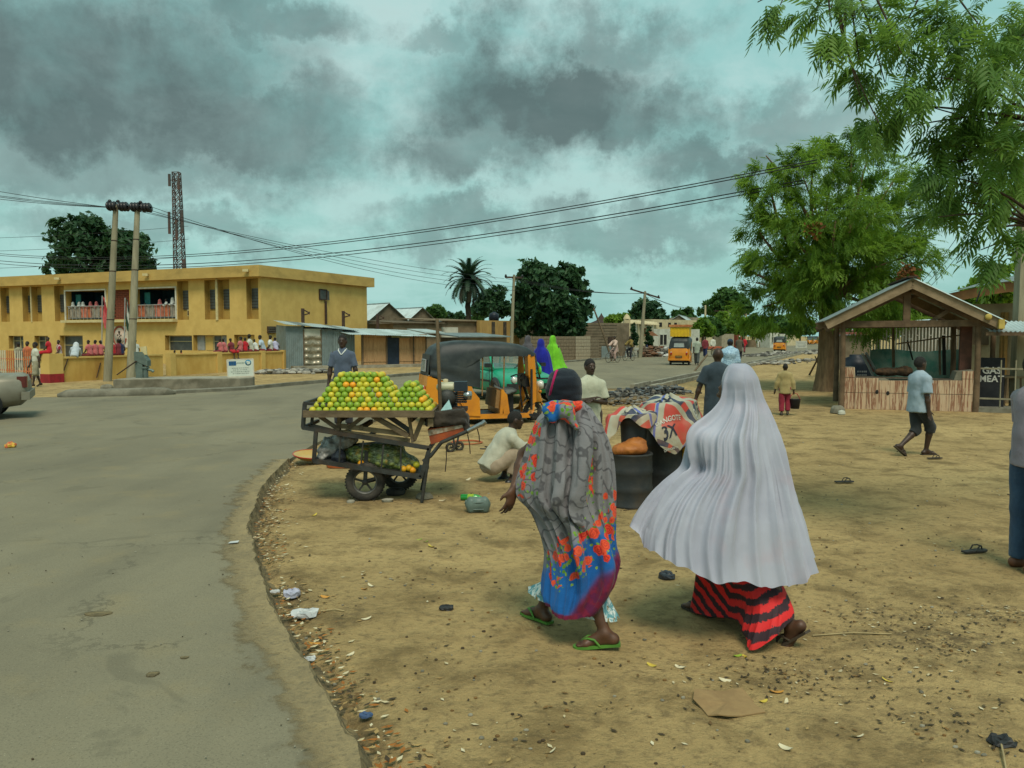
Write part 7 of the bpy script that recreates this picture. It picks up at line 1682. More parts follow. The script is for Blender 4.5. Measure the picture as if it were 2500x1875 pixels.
# ------------------------------------------------------------------ the meat stall and the house behind it
def Zs(x,y,d):return at(1980+x/3.3173,650+y/3.3173,d)
SL,SR=gp(2053,998),gp(2381,1006);SL.z=SR.z=0;sd_=(SR-SL).normalized();sn=Vector((-sd_.y,sd_.x,0));SW=(SR-SL).length;z_=Vector((0,0,1))
M_BEAM=mat('old_brown_timber',(.15,.10,.058),(.095,.062,.036),4,.9,.6,26,stretch=(1,1,1),dirt=(.06,.042,.026),dscale=2.5)
M_BEAML=mat('bleached_bargeboard',(.27,.20,.125),(.20,.145,.085),4,.9,.6,26,dirt=(.12,.09,.055),dscale=2.5)
stall=thing('meat_stall','open gabled timber meat stall with tiled counter beside the neem tree','stall',SL)
def sp(t,dpt,z):return SL+sd_*(SW*t)+sn*dpt+z_*z
for t,dp,h in((.0,0,2.2),(1.0,.0,2.25),(.03,2.5,2.2),(1.0,2.5,2.2)):
 mb=MB();mb.tube([sp(t,dp,-.1),sp(t,dp,h*.5)+Vector((.015,0,0)),sp(t,dp,h)],[.075,.068,.065],9);mb.build('post',M_BEAM,stall,True)
for t,w in((.94,.26),):mb=MB();mb.bar(sp(t,.35,0),sp(t,.35,2.2),w,.12,0,sn);mb.build('broad_post',mat('red_brown_board',(.105,.045,.03),(.07,.032,.022),5,.85),stall,True)
for dp in(0.,2.5):mb=MB();mb.bar(sp(-.03,dp,2.14),sp(1.02,dp,2.16),.09,.16);mb.build('tie_beam',M_BEAM,stall,True)
AP=.5;az_=3.12
mb=MB();mb.bar(sp(AP-.02,.02,2.2),sp(AP-.02,.02,az_-.1),.16,.1,0,sn);mb.build('king_post',M_BEAM,stall,True)
for k,dp in enumerate((-.30,2.7)):
 for e,t,zz in((-1,-.14,2.12),(1,1.16,2.08)):
  mb=MB();mb.bar(sp(AP,dp,az_),sp(t,dp,zz),.04,.22,0,None);mb.build('bargeboard',M_BEAML,stall,True)
  mb=MB();mb.bar(sp(AP,dp+.3,az_-.12),sp(t,dp+.3,zz-.1),.07,.16,0,None);mb.build('rafter',M_BEAM,stall,True)
mb=MB();mb.bar(sp(.66,.05,2.2),sp(.86,.05,2.62),.05,.09);mb.build('strut',M_BEAM,stall,True)
for e,t,zz in((-1,-.15,2.10),(1,1.17,2.06)):
 a,b=sp(AP,-.38,az_+.13),sp(t,-.38,zz+.13)
 for k in range(4):
  p0=a+sn*(3.2*k/4);mb=MB()
  if e<0:corrugated(mb,b+sn*(3.2*k/4),sn*.82,a-b,None,.018,0,.09)
  else:corrugated(mb,b+sn*(3.2*(k+1)/4+.02),sn*-.82,a-b,None,.018,0,.09)
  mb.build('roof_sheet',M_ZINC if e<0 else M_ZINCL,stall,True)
mb=MB();mb.bar(sp(AP,-.40,az_+.16),sp(AP,2.85,az_+.16),.22,.04);mb.build('ridge_cap',M_RUST,stall,True)
for t in(.1,.35,.65,.9):mb=MB();zz=2.12+(az_-2.12)*(1-abs(t-.5)*2/1.28);mb.bar(sp(t,-.3,zz+.02),sp(t,2.7,zz+.02),.05,.07);mb.build('purlin',M_BEAM,stall,True)
mb=MB();mb.lathe([(0,.05),(.06,.05),(.075,.03),(.075,-.03),(0,-.04)],14,sp(1.04,-.36,2.30),tuple(-sn));mb.build('purlin_end',mat('fresh_sawn_wood',(.48,.36,.09),None,8),stall,True)
mb=MB();mb.bar(sp(1.13,-.36,2.02),sp(1.13,-.36,2.24),.12,.14,0,sn);mb.build('cut_block',MATS['fresh_sawn_wood'],stall,True)
# counter faced with streaked brown tiles, each tile a piece
def tile_mat():
 m,nt,b=newmat('streaked_brown_tile');v=nmap(nt,'Object',(1,1,.045));n=nnoise(nt,v,21,3,.5,.25);n2=nnoise(nt,nmap(nt,'Object',(1,1,.10)),44,3,.6,.3)
 c=mixc(nt,nstep(nt,n,.47,.53),(.47,.33,.21),(.24,.115,.065));c=mixc(nt,nmath(nt,'MULTIPLY',nstep(nt,n2,.5,.62),.7),c,(.52,.40,.27));nt.links.new(c,b.inputs['Base Color']);b.inputs['Roughness'].default_value=.4;b.inputs['Specular IOR Level'].default_value=.4;return m
M_TILE=tile_mat()
cnt_=MB();prof=[(.02,1.06),(.10,1.06),(.11,.80),(.33,.80),(.37,.74),(.84,.77),(.86,.98),(.97,1.03),(.985,1.0)]
pts=[sp(t,.02,zz)for t,zz in prof];low=[sp(.985,.02,-.05),sp(.02,.02,-.05)]
cnt_.prism(pts+low,sn*.5);ctr=cnt_.build('counter',M_CONC,stall,True)
def top_at(t):return np.interp(t,[.02,.10,.1001,.33,.37,.84,.86,.97,.985],[1.06,1.06,.80,.80,.74,.77,.98,1.03,1.0])
nt_=11;rows=(0.0,.42,.80,1.1);ed=sorted([.02+(.965)*k/nt_ for k in range(nt_+1)]+[.1005])
for a,b in zip(ed,ed[1:]):
 for r0,r1 in zip(rows,rows[1:]):
  h=min(top_at(a+.002),top_at(b-.002));hi=min(r1,h)-.006
  if hi-r0<.03:continue
  o_=random.uniform(0,.003);p=sp(a+.0012,.0-o_,r0+.006);q=sp(b-.0012,.0-o_,r0+.006);mb=MB();mb.prism([p,q,q+z_*(hi-r0-.006),p+z_*(hi-r0-.006)],sn*.03);mb.build('counter_tile',M_TILE,ctr,True)
for x,y in((535,1018),(623,1028)):mb=MB();p=on_plane(1980+x/3.3173,650+y/3.3173,SL-sn*.006,sn);mb.ball(tuple(p),(.045,.008,.055),10);mb.build('broken_tile_hole',M_DARK,ctr,True)
mb=MB();mb.prism([sp(.10,.05,.80),sp(.85,.05,.76),sp(.85,.62,.76),sp(.10,.62,.80)],z_*.02);mb.build('worktop',mat('greasy_worktop',(.10,.075,.05),(.055,.042,.03),5,.6),ctr,True)
gp_=gp(2040,1010);V,F=lump((gp_.x+.05,gp_.y,.08),(.16,.14,.12),10,.15,0,6);o=MB().add(V,F).build('post_stone',M_CONC);tag(o,'rough stones packed at the stall corner post','stone')
V,F=lump((gp_.x+.02,gp_.y-.3,.05),(.09,.07,.06),10,.12,0,16);o=MB().add(V,F).build('white_stone',M_WHITEH);tag(o,'small white stone before the stall corner post','stone')
lump_thing('charred_heap','brown heap of charred wood lying behind the stall counter','heap',[ell(Zs(620,855,20.6),V3(.34,.2,.11)),ell(Zs(760,850,20.5),V3(.2,.18,.14))],mat('charred_brown',(.09,.05,.025),(.035,.024,.015),9,.95,.9,20),.03,.06,.03,(14,14,14))
for i,(x0,y0,x1,y1,d,r,lb)in enumerate(((690,630,1260,550,20.9,.018,'long thin stick slanting across inside the stall'),(1075,560,1080,880,21.2,.045,'dark upright prop inside the stall near its right post'),(1040,580,1045,880,21.6,.03,'slim dark prop inside the stall'),(780,600,825,760,21.6,.02,'thin crooked stick inside the stall'),(665,500,668,820,22.4,.04,'grey prop at the back of the stall'))):
 o=MB().tube([Zs(x0,y0,d),Zs(x1,y1,d)],r,7).build('prop_stick',M_WOOD if i%2==0 else M_DARK);tag(o,lb,'stick')
# scene behind: black tank, folded chair, white grille and green sheeting
q=g0(2092,24.5);tk=thing('black_tank','black plastic barrel with pale print behind the stall','tank',q);mb=MB();mb.lathe([(0,0),(.42,0),(.44,.1),(.44,.95),(.38,1.15),(.2,1.22),(.2,1.28),(0,1.28)],20);mb.build('barrel',mat('black_plastic',(.012,.018,.03),(.02,.028,.04),4,.45),tk)
for k,w in enumerate((.3,.22)):
 mb=MB();
 for i in range(5):mb.box((-.12+i*.06,-.435+abs(i-2)*.006,.78-k*.1),(.035,.01,.05))
 mb.build('faded_print',M_GREYPANEL,tk)
q=g0(2122,22.6);ch=thing('folding_chair','folded metal chair propped upright behind the tiled counter','chair',q);mb=MB();mb.bar((-.18,0,1.0+.35),(.2,.1,.7),.05);mb.bar((-.08,0,1.38),(.32,.1,.75),.05);mb.bar((.2,.1,.7),(.15,.1,0),.04);mb.bar((.32,.1,.75),(.35,.1,0),.04);mb.build('frame',M_GREYPANEL,ch);mb=MB();mb.prism([(-.12,.02,1.3),(.0,.02,1.34),(.24,.1,.85),(.12,.1,.8)],(0,.03,0));mb.build('backrest',mat('red_grey_vinyl',(.25,.07,.05),(.2,.19,.18),9),ch)
gA_,gB_=g0(2122,27.0),g0(2364,25.6);gd=(gB_-gA_).normalized();gl=(gB_-gA_).length;gr=thing('white_grille','white painted steel grille fence behind the stall','fence',gA_);M_WG=mat('white_gloss_steel',(.58,.57,.50),(.5,.48,.42),5,.5)
nb_=30
for k in range(nb_):c=gA_+gd*gl*(k+.5)/nb_;mb=MB();mb.bar(c,c+z_*2.2,.035);mb.build('grille_bar',M_WG,gr,True)
for zz in(.3,1.2,1.75,2.15):
 if zz in(.3,2.15):mb=MB();mb.bar(gA_+z_*zz,gB_+z_*zz,.03,.04);mb.build('grille_rail',M_WG,gr,True)
 else:
  for k in range(0,nb_-1,2):c=gA_+gd*gl*(k+.5)/nb_;e=gA_+gd*gl*(k+1.5)/nb_;h=zz+(.12 if k%4 else 0);mb=MB();mb.bar(c+z_*h,e+z_*h,.03);mb.build('grille_link',M_WG,gr,True)
mb=MB();P=np.zeros((40,5,3))
for i in range(40):
 for j in range(5):t=i/39;c=gA_+gd*gl*t;P[i,j]=(c.x,c.y-.12+.04*math.sin(t*40),.1+1.28*j/4+.04*math.sin(t*9)*(j==4))
mb.grid(P);o=mb.build('green_sheet',mat('teal_tarpaulin',(.025,.105,.085),(.09,.15,.125),2.2,.6,.3,8));tag(o,'teal plastic sheeting hung along the white grille','sheet')
flat_house('pale zinc-roofed shed seen under the stall gable',g0(2200,33),g0(2330,31),4,2.35,M_BLOCK,M_ZINCN)
flat_house('low shed with faded red roof left of the stall',g0(2050,44),g0(2125,43.4),5,1.9,M_BLOCK,mat('faded_red_sheet',(.20,.06,.04),(.15,.05,.035),3,.8))
# GAS MEAT board, railing, slab
bL,bR=at(2386,991,19.85),at(2450,992,19.65);bL.z=bR.z=.18;gb=thing('gas_meat_board','black upright board painted GAS MEAT in white behind the railing','sign',(bL.x,bL.y,0));bdv=(bR-bL).normalized();bnv=Vector((-bdv.y,bdv.x,0));bw_=(bR-bL).length
mb=MB();hh=at(2386,873,19.85).z;mb.prism([bL-z_*.18,bR-z_*.18,bR+z_*(hh-.18),bL+z_*(hh-.18)],bnv*.04);brd=mb.build('board',mat('matt_black_paint',(.012,.013,.016),(.022,.023,.026),4,.7,.3,20),gb,True)
RM=Matrix.Rotation(math.atan2(bdv.y,bdv.x),4,'Z')@Matrix.Rotation(PI/2,4,'X');M_WTXT=mat('white_lettering',(.6,.6,.55),(.4,.4,.37),25,.8)
for tx_,py,sz in(('GAS',912,.23),('MEAT',932,.22)):
 Vt,Ft=text_mesh(tx_,sz,.003,'CENTER',.006);zz=at(2414,py,19.75).z;c=bL+bdv*(bw_*.50)-bnv*.006;c.z=zz;mb=MB();mb.add(Vt,Ft,0,False,Matrix.Translation(c)@RM@Matrix.Diagonal((.95,1,1,1)));mb.build('lettering',M_WTXT,brd,True)
rl=thing('metal_railing','thin grey iron railing in front of the black board','railing',(bL.x,bL.y-.4,0));rA,rB=Vector((bL.x-.15,bL.y-.32,0)),at(2560,820,18.9);rB.z=0
for px in(2392,2444,2480,2512):p=on_plane(px,900,rA,Vector(((rB-rA).y,-(rB-rA).x,0)).normalized());p.z=0;mb=MB();mb.bar(p,p+z_*1.27,.024);mb.build('baluster',M_POLE,rl,True)
for zz in(.33,1.06):mb=MB();mb.bar(rA+z_*zz,rB+z_*zz,.04);mb.build('rail',M_POLE,rl,True)
mb=MB();p,q=rA-Vector((.1,.12,0)),rB-Vector((0,.1,0));mb.prism([p,q,q+Vector((.2,.9,0)),p+Vector((.2,.9,0))],z_*.11);o=mb.build('threshold_slab',M_CONC);tag(o,'thin concrete threshold slab under the railing','slab')
# awning and house
aw=thing('zinc_awning','small corrugated zinc awning right of the stall roof','awning',at(2418,820,19.4)*1);p=at(2420,810,19.2);mb=MB();corrugated(mb,p,Vector((2.6,-.5,.0)),Vector((.12,.9,.26)),None,.022,0,.10);mb.build('awning_sheet',M_ZINCN,aw,True)
for px in(2425,2530):q=at(px,820,20.35);q.z=0;mb=MB();mb.tube([q,q+z_*2.0],.06,8);mb.build('awning_post',M_BEAM,aw,True)
mb=MB();mb.bar(p+Vector((-.1,.05,-.05)),p+Vector((2.5,-.45,-.05)),.06,.08);mb.build('awning_beam',MATS['fresh_sawn_wood']if False else M_BEAM,aw,True)
hA,hB=at(2352,820,23.2),at(2700,820,20.5);hA.z=hB.z=0;hs,hd_,hn_=flat_house('tan house with orange-brown eave board behind the stall',hA,hB,6,2.75,mat('tan_plaster',(.42,.33,.20),(.34,.26,.15),2,.9,.2,20,dirt=(.22,.16,.09)))
# its door, timber columns and eave as further parts
def hp_(px,z=0.,off=0.):p=on_plane(px,900,hA,hn_);return Vector((p.x,p.y,z))-hn_*off
mb=MB();mb.prism([hp_(2476,0,.05),hp_(2512,0,.05),hp_(2512,2.1,.05),hp_(2476,2.1,.05)],hn_*.06);mb.build('door',mat('dark_brown_door',(.035,.022,.016),None,5,.7),hs,True)
for px in(2448,2456):mb=MB();mb.bar(hp_(px,0,.12),hp_(px,2.5,.12),.09,.08);mb.build('door_post',mat('ochre_timber',(.26,.15,.04),(.19,.11,.03),5,.8),hs,True)
eA,eB=hA-hd_*.3-hn_*.85,hB-hn_*.85;mb=MB();n=20;P=np.zeros((n,4,3))
for i in range(n):
 t=i/(n-1);c=eA.lerp(eB,t);lift=.30*min(1,t*2.2)**.8
 for j,(o_,zz)in enumerate(((0,2.72),(0,2.98),(.04,2.98),(.04,2.72))):w=c+hn_*o_;P[i,j]=(w.x,w.y,zz+lift)
mb.grid(P,0,False,True,False);mb.build('eave_board',mat('orange_brown_fascia',(.33,.14,.05),(.25,.11,.04),3,.8,.2),hs,True)
P=np.zeros((n,3,3))
for i in range(n):
 t=i/(n-1);c=eA.lerp(eB,t);lift=.30*min(1,t*2.2)**.8
 for j,(o_,zz)in enumerate(((-.1,3.0),(2.,3.35),(7.,3.6))):w=c+hn_*o_;P[i,j]=(w.x,w.y,zz+lift)
mb=MB();mb.grid(P[::-1]);mb.build('roof',M_ZINC,hs,True)
mb=MB();c=hp_(2395,1.9,.15);mb.box(tuple(c),(.5,.1,.6));mb.build('shutter',M_WOOD,hs,True)
q=at(2465,820,20.3);q.z=0;tb=thing('side_table','rough wooden table against the tan house wall','table',q);mb=MB();mb.box((0,0,.82),(.55,.5,.05));mb.build('table_top',M_BEAML,tb)
for x in(-.22,.22):
 for y in(-.2,.2):mb=MB();mb.bar((x,y,0),(x*.8,y,.8),.05);mb.build('leg',M_BEAM,tb)
q=at(2488,820,20.2);q.z=0;cp=thing('concrete_pole','thick square concrete power pole rising in front of the tan house','pole',q);mb=MB();mb.bar((0,0,-.1),(.05,0,6.3),.26,.24);mb.build('pole_shaft',M_POLE,cp);mb=MB();mb.bar((-.8,0,6.1),(.9,0,6.1),.1);mb.build('crossarm',M_RUST,cp)
# ------------------------------------------------------------------ passers-by
def ik(hip,ank,l1,l2,fwd):
 hip,ank,fwd=[np.asarray(q,float)for q in(hip,ank,fwd)];d=ank-hip;L_=min(np.linalg.norm(d),(l1+l2)*.999);u=unit(d);a=(l1*l1-l2*l2+L_*L_)/(2*L_);h=math.sqrt(max(l1*l1-a*a,0));p=unit(fwd-u*(fwd@u));k=hip+u*a+p*h
 return tuple(unit(k-hip)),tuple(unit(hip+u*L_-k))
def pose_ik(H,z,Lank,Rank,fwd=(0,1,0),torso=(0,.04,1),**kw):
 s=H/1.72;T=unit(torso);p=dict(z=z,torso=torso,**kw)
 for q,sg,a in(('L',-1,Lank),('R',1,Rank)):p[q+'L']=ik(V3(sg*.088*s,0,z-.03*s),a,.415*s,.40*s,fwd)
 return p
def arm_ik(H,z,side,wrist,torso=(0,.04,1),bend=(0,-1,-.2),hand=None):
 s=H/1.72;T=unit(torso);sx=unit(V3(1,0,0)-T*T[0]);sh=V3(0,0,z)+T*.44*s+sx*side*.175*s;a,b=ik(sh,wrist,.285*s,.245*s,bend);return(a,b,hand)if hand is not None else(a,b)
def ring_img(Zf,L_,Rr,d,b,n=120,sag=0.,yoff=0.,p=2.0,nose=0.):
 """closed ring whose silhouette passes through two picture points at depth d; b = half depth"""
 A,B=Zf(*L_,d),Zf(*Rr,d);th=np.linspace(0,2*PI,n,endpoint=False);c,s_=np.cos(th),np.sin(th)
 x=(A.x+B.x)/2-(B.x-A.x)/2*c;t=(1-c)/2;z=A.z+(B.z-A.z)*t-sag*np.sqrt(np.clip(1-c*c,0,1))*(s_<0)-sag*.55*np.abs(s_)*(s_>=0);y=d+yoff+b*np.sign(s_)*np.abs(s_)**(2/p)
 return np.stack([x,y,z],-1)
def loft(rings,m=150):
 """Catmull-Rom through rings -> m x n x 3"""
 Rg=np.array(rings);k=len(Rg);out=[]
 for v in np.linspace(0,k-1,m):
  i=min(int(v),k-2);t=v-i;p0,p1,p2,p3=Rg[max(i-1,0)],Rg[i],Rg[i+1],Rg[min(i+2,k-1)]
  out.append(.5*((2*p1)+(p2-p0)*t+(2*p0-5*p1+4*p2-p3)*t*t+(3*p1-p0-3*p2+p3)*t**3))
 return np.array(out)
def grid_normals(P):
 du=np.roll(P,-1,1)-np.roll(P,1,1);dv=np.gradient(P,axis=0);n=np.cross(du,dv);n/=np.linalg.norm(n,axis=-1)[...,None]+1e-9;c=P.mean(axis=1,keepdims=True);s_=np.sign((n*(P-c)).sum(-1,keepdims=True));s_[s_==0]=1;return n*s_
def folds(P,spec,seed=1):
 """spec: list of (count, amplitude, start v, end v, twist, sharpness)"""
 m,n=P.shape[:2];v=np.linspace(0,1,m)[:,None];th=np.linspace(0,2*PI,n,endpoint=False)[None];N=grid_normals(P);rr=np.random.RandomState(seed);D=np.zeros((m,n))
 for(cnt,amp,v0,v1,tw,sh)in spec:
  ph=rr.uniform(0,2*PI);wob=.5*np.sin(3*v*2*PI*.4+ph);q_=rr.uniform(0,6.28,4);a=(th*cnt+ph+tw*v*cnt+wob+cnt*(.10*np.sin(2*th+q_[0])+.09*np.sin(3*th+q_[1]+v)+.05*np.sin(5*th+q_[2]-v)))/2;f=(1-np.abs(np.sin(a)))**sh-.35;w=np.clip((v-v0)/max(v1-v0,1e-6),0,1)**1.1*np.clip(.55+.55*np.sin(th*3+q_[3]+2*v)*np.sin(th*5+ph),.05,1.2);D+=amp*f*w
 return P+N*D[...,None]
def cloth_obj(name,P,m,root,attrs=None,thick=.004,top=True):
 mm,n=P.shape[:2];i,j=np.meshgrid(np.arange(mm-1),np.arange(n),indexing='ij');j2=(j+1)%n;F=np.stack([i*n+j,(i+1)*n+j,(i+1)*n+j2,i*n+j2],-1).reshape(-1,4)
 o=np_mesh(name,P.reshape(-1,3),F,m,root,True,True);U=np.stack(np.meshgrid(np.linspace(0,1,n),np.linspace(0,1,mm)),-1).reshape(-1,2);set_uv(o,U)
 for k,a in(attrs or{}).items():set_attr(o,k,a.ravel())
 return o
# --- woman in the flowered shawl
def Zf(x,y,d):return at(1180+x/2.075,860+y/2.075,d)
def shawl_mat():
 m,nt,b=newmat('flowered_shawl');v=nmap(nt)
 at_=lambda nm:(lambda a:(setattr(a,'attribute_name',nm),a.outputs['Fac'])[1])(nt.nodes.new('ShaderNodeAttribute'))
 vs=nt.nodes.new('ShaderNodeTexVoronoi');vs.feature='SMOOTH_F1';vs.inputs['Scale'].default_value=5.2;nt.links.new(v,vs.inputs['Vector'])
 swl=nmath(nt,'SINE',nmath(nt,'ADD',nmath(nt,'MULTIPLY',vs.outputs['Distance'],34.),nmath(nt,'MULTIPLY',nnoise(nt,v,5.,3,.5),26.)))
 grey=mixc(nt,nnoise(nt,v,5,5),(.215,.21,.22),(.15,.147,.158));col=mixc(nt,nmath(nt,'MULTIPLY',nstep(nt,swl,.62,.97),.7),grey,(.05,.048,.055))
 col=mixc(nt,at_('blue'),col,mixc(nt,nnoise(nt,v,7,4),(.008,.075,.27),(.012,.12,.36)));col=mixc(nt,at_('maroon'),col,mixc(nt,nstep(nt,nnoise(nt,v,24,3),.4,.6),(.16,.012,.035),(.10,.012,.05)))
 den=at_('bloom');wob=nt.nodes.new('ShaderNodeVectorMath');wob.operation='ADD';sc=nt.nodes.new('ShaderNodeVectorMath');sc.operation='SCALE';nt.links.new(nnoise(nt,v,26,3,.6,0,'Color'),sc.inputs[0]);sc.inputs['Scale'].default_value=.03;nt.links.new(v,wob.inputs[0]);nt.links.new(sc.outputs[0],wob.inputs[1])
 def vor(scale,off=0.):
  x=nt.nodes.new('ShaderNodeTexVoronoi');x.inputs['Scale'].default_value=scale;x.inputs['Randomness'].default_value=.8;nt.links.new(wob.outputs[0],x.inputs['Vector']);return x
 lf=vor(30.);sp_=nt.nodes.new('ShaderNodeSeparateColor');nt.links.new(lf.outputs['Color'],sp_.inputs[0]);leaf=nmath(nt,'MULTIPLY',nstep(nt,lf.outputs['Distance'],.40,.30),nmath(nt,'GREATER_THAN',nmath(nt,'ADD',den,nmath(nt,'MULTIPLY',sp_.outputs[0],.35)),.62))
 col=mixc(nt,leaf,col,mixc(nt,sp_.outputs[1],(.07,.19,.02),(.22,.35,.05)))
 fl=vor(15.);s2=nt.nodes.new('ShaderNodeSeparateColor');nt.links.new(fl.outputs['Color'],s2.inputs[0]);on=nmath(nt,'GREATER_THAN',nmath(nt,'ADD',den,nmath(nt,'MULTIPLY',s2.outputs[0],.45)),.76);disc=nmath(nt,'MULTIPLY',nstep(nt,fl.outputs['Distance'],.52,.46),on)
 petal=mixc(nt,nstep(nt,nmath(nt,'SINE',nmath(nt,'ADD',nmath(nt,'MULTIPLY',fl.outputs['Distance'],34),nmath(nt,'MULTIPLY',nnoise(nt,v,60,2),6))),-.2,.5),(.62,.045,.02),(.36,.006,.012));petal=mixc(nt,nmath(nt,'MULTIPLY',s2.outputs[1],.5),petal,(.70,.13,.05))
 col=mixc(nt,disc,col,petal);nt.links.new(col,b.inputs['Base Color']);b.inputs['Roughness'].default_value=.8;b.inputs['Specular IOR Level'].default_value=.15;b.inputs['Sheen Weight'].default_value=.1
 nbump(nt,b,nmath(nt,'ADD',nnoise(nt,v,150,2),nmath(nt,'MULTIPLY',nnoise(nt,v,16,5),3.5)),.3,.006);return m
YA=R(49);FL=Vector((.36,4.87,0));HA=1.66;sA_=HA/1.72;zA=.855
psA=pose_ik(HA,zA,(-.055,-.30,.10),(.055,.27,.078),torso=(0,.10,1),LF=(-.55,.8,-.10),RF=(.15,.97,0),head=(18,0),RA=((.15,.1,-1),(-.35,.75,-.3)))
_w=at(1252,1192,4.85)-FL;_wl=(_w.x*math.cos(YA)+_w.y*math.sin(YA),-_w.x*math.sin(YA)+_w.y*math.cos(YA),_w.z)
psA['LA']=arm_ik(HA,zA,-1,_wl,(0,.10,1),(.3,.6,0),(-.25,.12,-.95));psA['Lpn']=(.2,.9,0)
fw_,J=person('woman wrapped in a grey flowered shawl with navy headscarf, walking away',FL,YA,HA,psA,[],.0085,M_SKIN2,None,False,False,True)
M_SHAWL=shawl_mat();dA=4.86
rowsA=[((385,250),(505,255),.085),((345,268),(545,278),.11),((285,310),(580,325),.14),((252,355),(612,380),.17),((215,450),(645,455),.19),((180,560),(668,560),.21),((150,665),(677,665),.22),((158,735),(679,745),.22),((225,805),(676,830),.21),((268,880),(675,905),.20),((296,970),(678,985),.20),((303,1060),(690,1050),.20),((296,1150),(672,1115),.205),((294,1205),(632,1170),.20),((312,1240),(578,1212),.19)]
sagA=[0]*10+[.0,.01,.03,.045,.055]
rings=[ring_img(Zf,a,b,dA,bb,300,sg,-.11*max(0,(k-7)/7))for k,((a,b,bb),sg)in enumerate(zip(rowsA,sagA))]
P=loft(rings,260);P=folds(P,[(9,.034,.05,.4,.45,2.2),(15,.018,.1,.5,-.35,2.),(29,.007,.1,.6,.4,1.6),(5,.045,.1,.35,.6,1.8)],5)
# two broad swags falling from the right shoulder across the back
v=np.linspace(0,1,P.shape[0])[:,None];th=np.linspace(0,2*PI,P.shape[1],endpoint=False)[None];N=grid_normals(P)
sw=np.zeros(P.shape[:2])
for(t0,tw,w,a,v0,v1)in((4.45,.75,.13,.075,.02,.85),(4.95,-.45,.11,.060,.04,.95),(5.35,-.75,.10,.045,.05,.7),(4.05,.25,.10,.05,.15,1.),(4.72,-.12,.06,-.05,.1,.9),(3.7,.3,.12,.04,.1,.7),(4.62,1.5,.07,.035,.25,.62),(4.9,-1.4,.07,.035,.3,.7)):c=t0+tw*(v-.3);sw+=a*np.exp(-((th-c)/w)**2)*np.clip((v-v0)/.1,0,1)*np.clip((v1-v)/.15,0,1)
sw-=sw.mean(1,keepdims=True)*1.2;P=P+N*sw[...,None]
# pattern masks in picture coordinates of the cloth at rest
base=loft(rings,260);ix=(((base[...,0]/base[...,1])*FPX+1250)-1180)*2.075;rz=820-(base[...,2]-CAM_H)/base[...,1]*FPX;iy=(rz-860)*2.075;back=base[...,1]>dA+.02
g=lambda x,y,sx,sy:np.exp(-((ix-x)/sx)**2-((iy-y)/sy)**2)
bloom=np.maximum.reduce([np.clip(1.15-np.abs(ix-(250-.12*(iy-350)))/75,0,1)*np.clip((iy-330)/30,0,1)*np.clip((770-iy)/30,0,1),np.clip(1.1-np.abs(ix-545)/42,0,1)*np.clip((iy-460)/40,0,1)*np.clip((800-iy)/40,0,1),np.clip(1.25-np.abs((iy-1060)+.55*(ix-420))/175,0,1)*np.clip((ix-300)/40,0,1)*np.clip((700-ix)/30,0,1),np.clip(1.1-np.abs(ix-660)/60,0,1)*(iy>690)*(iy<960)])
dl=(iy-1090)+.70*(ix-300);blue=1/(1+np.exp(-(dl-20)/14));vv=np.broadcast_to(v,ix.shape);mar=np.clip(1/(1+np.exp(-(iy+1.33*ix-1950)/10)),0,1)*(iy>960);mar=np.maximum(mar,np.clip((vv-.955)/.012,0,1));blue=np.clip(blue,0,1)
bloom=bloom*(1-mar*.9);fr=back;blue=np.where(fr,np.clip((vv-.75)/.05,0,1),blue);bloom=np.where(fr,.7*np.exp(-((vv-.7)/.1)**2),bloom);mar=np.where(fr,np.clip((vv-.93)/.02,0,1),mar)
cloth_obj('shawl',P,M_SHAWL,fw_,dict(bloom=bloom,blue=blue,maroon=mar))
# the shawl's thrown end knotted at the nape
Vt,Ft=sdf_arrays([cap(Zf(335,290,4.68),Zf(420,300,4.66),.035,.045),cap(Zf(420,300,4.66),Zf(470,380,4.64),.045,.02),cap(Zf(330,290,4.70),Zf(350,335,4.66),.03,.028),cap(Zf(355,262,4.72),Zf(500,275,4.76),.028,.03)],.008,.03);Vt=Vt+vert_normals(Vt,Ft)*(vnoise(Vt*22,1.,4,3)*.012)[:,None];o=np_mesh('shawl_knot',Vt,Ft,M_SHAWL,fw_,True,True);xx=Vt[:,0];mid_=Zf(385,300,4.66).x;set_attr(o,'bloom',np.where(xx>mid_,.95,.55));set_attr(o,'blue',np.clip((mid_+.01-xx)/.02,0,1));set_attr(o,'maroon',np.zeros(len(xx)))
hc0=Zf(408,168,4.86);M_NAVYSC=cloth_mat('navy_headscarf',(.014,.020,.030),(.009,.013,.02),180)
Vt,Ft=sdf_arrays([ell(hc0,V3(.108,.112,.108)),ell(hc0+Vector((.02,.0,-.055)),V3(.088,.095,.075)),ell(hc0+Vector((-.03,.02,-.04)),V3(.07,.09,.09)),cap(hc0+Vector((.0,.01,-.08)),hc0+Vector((.01,.0,-.15)),.075,.08)],.009,.03);Vt=Vt+vert_normals(Vt,Ft)*(vnoise(Vt*np.array([9,9,34]),1.,3,3)*.010)[:,None];np_mesh('headscarf',Vt,Ft,M_NAVYSC,fw_,True,True)
pts=[]
for k in range(14):
 t=k/13;xz=Zf(372-42*t**.7+10*max(0,t-.7),88+140*t,4.86);dx,dz=(xz.x-hc0.x)/.112,(xz.z-hc0.z)/.112;dy=-math.sqrt(max(.02,1-dx*dx-dz*dz))*.118;pts.append((xz.x,hc0.y+dy,xz.z))
mb=MB();mb.tube(pts,.0085,6,0,False,None,True,.5);mb.build('pink_stripe',cloth_mat('pink_braid',(.42,.012,.10)),fw_,True)
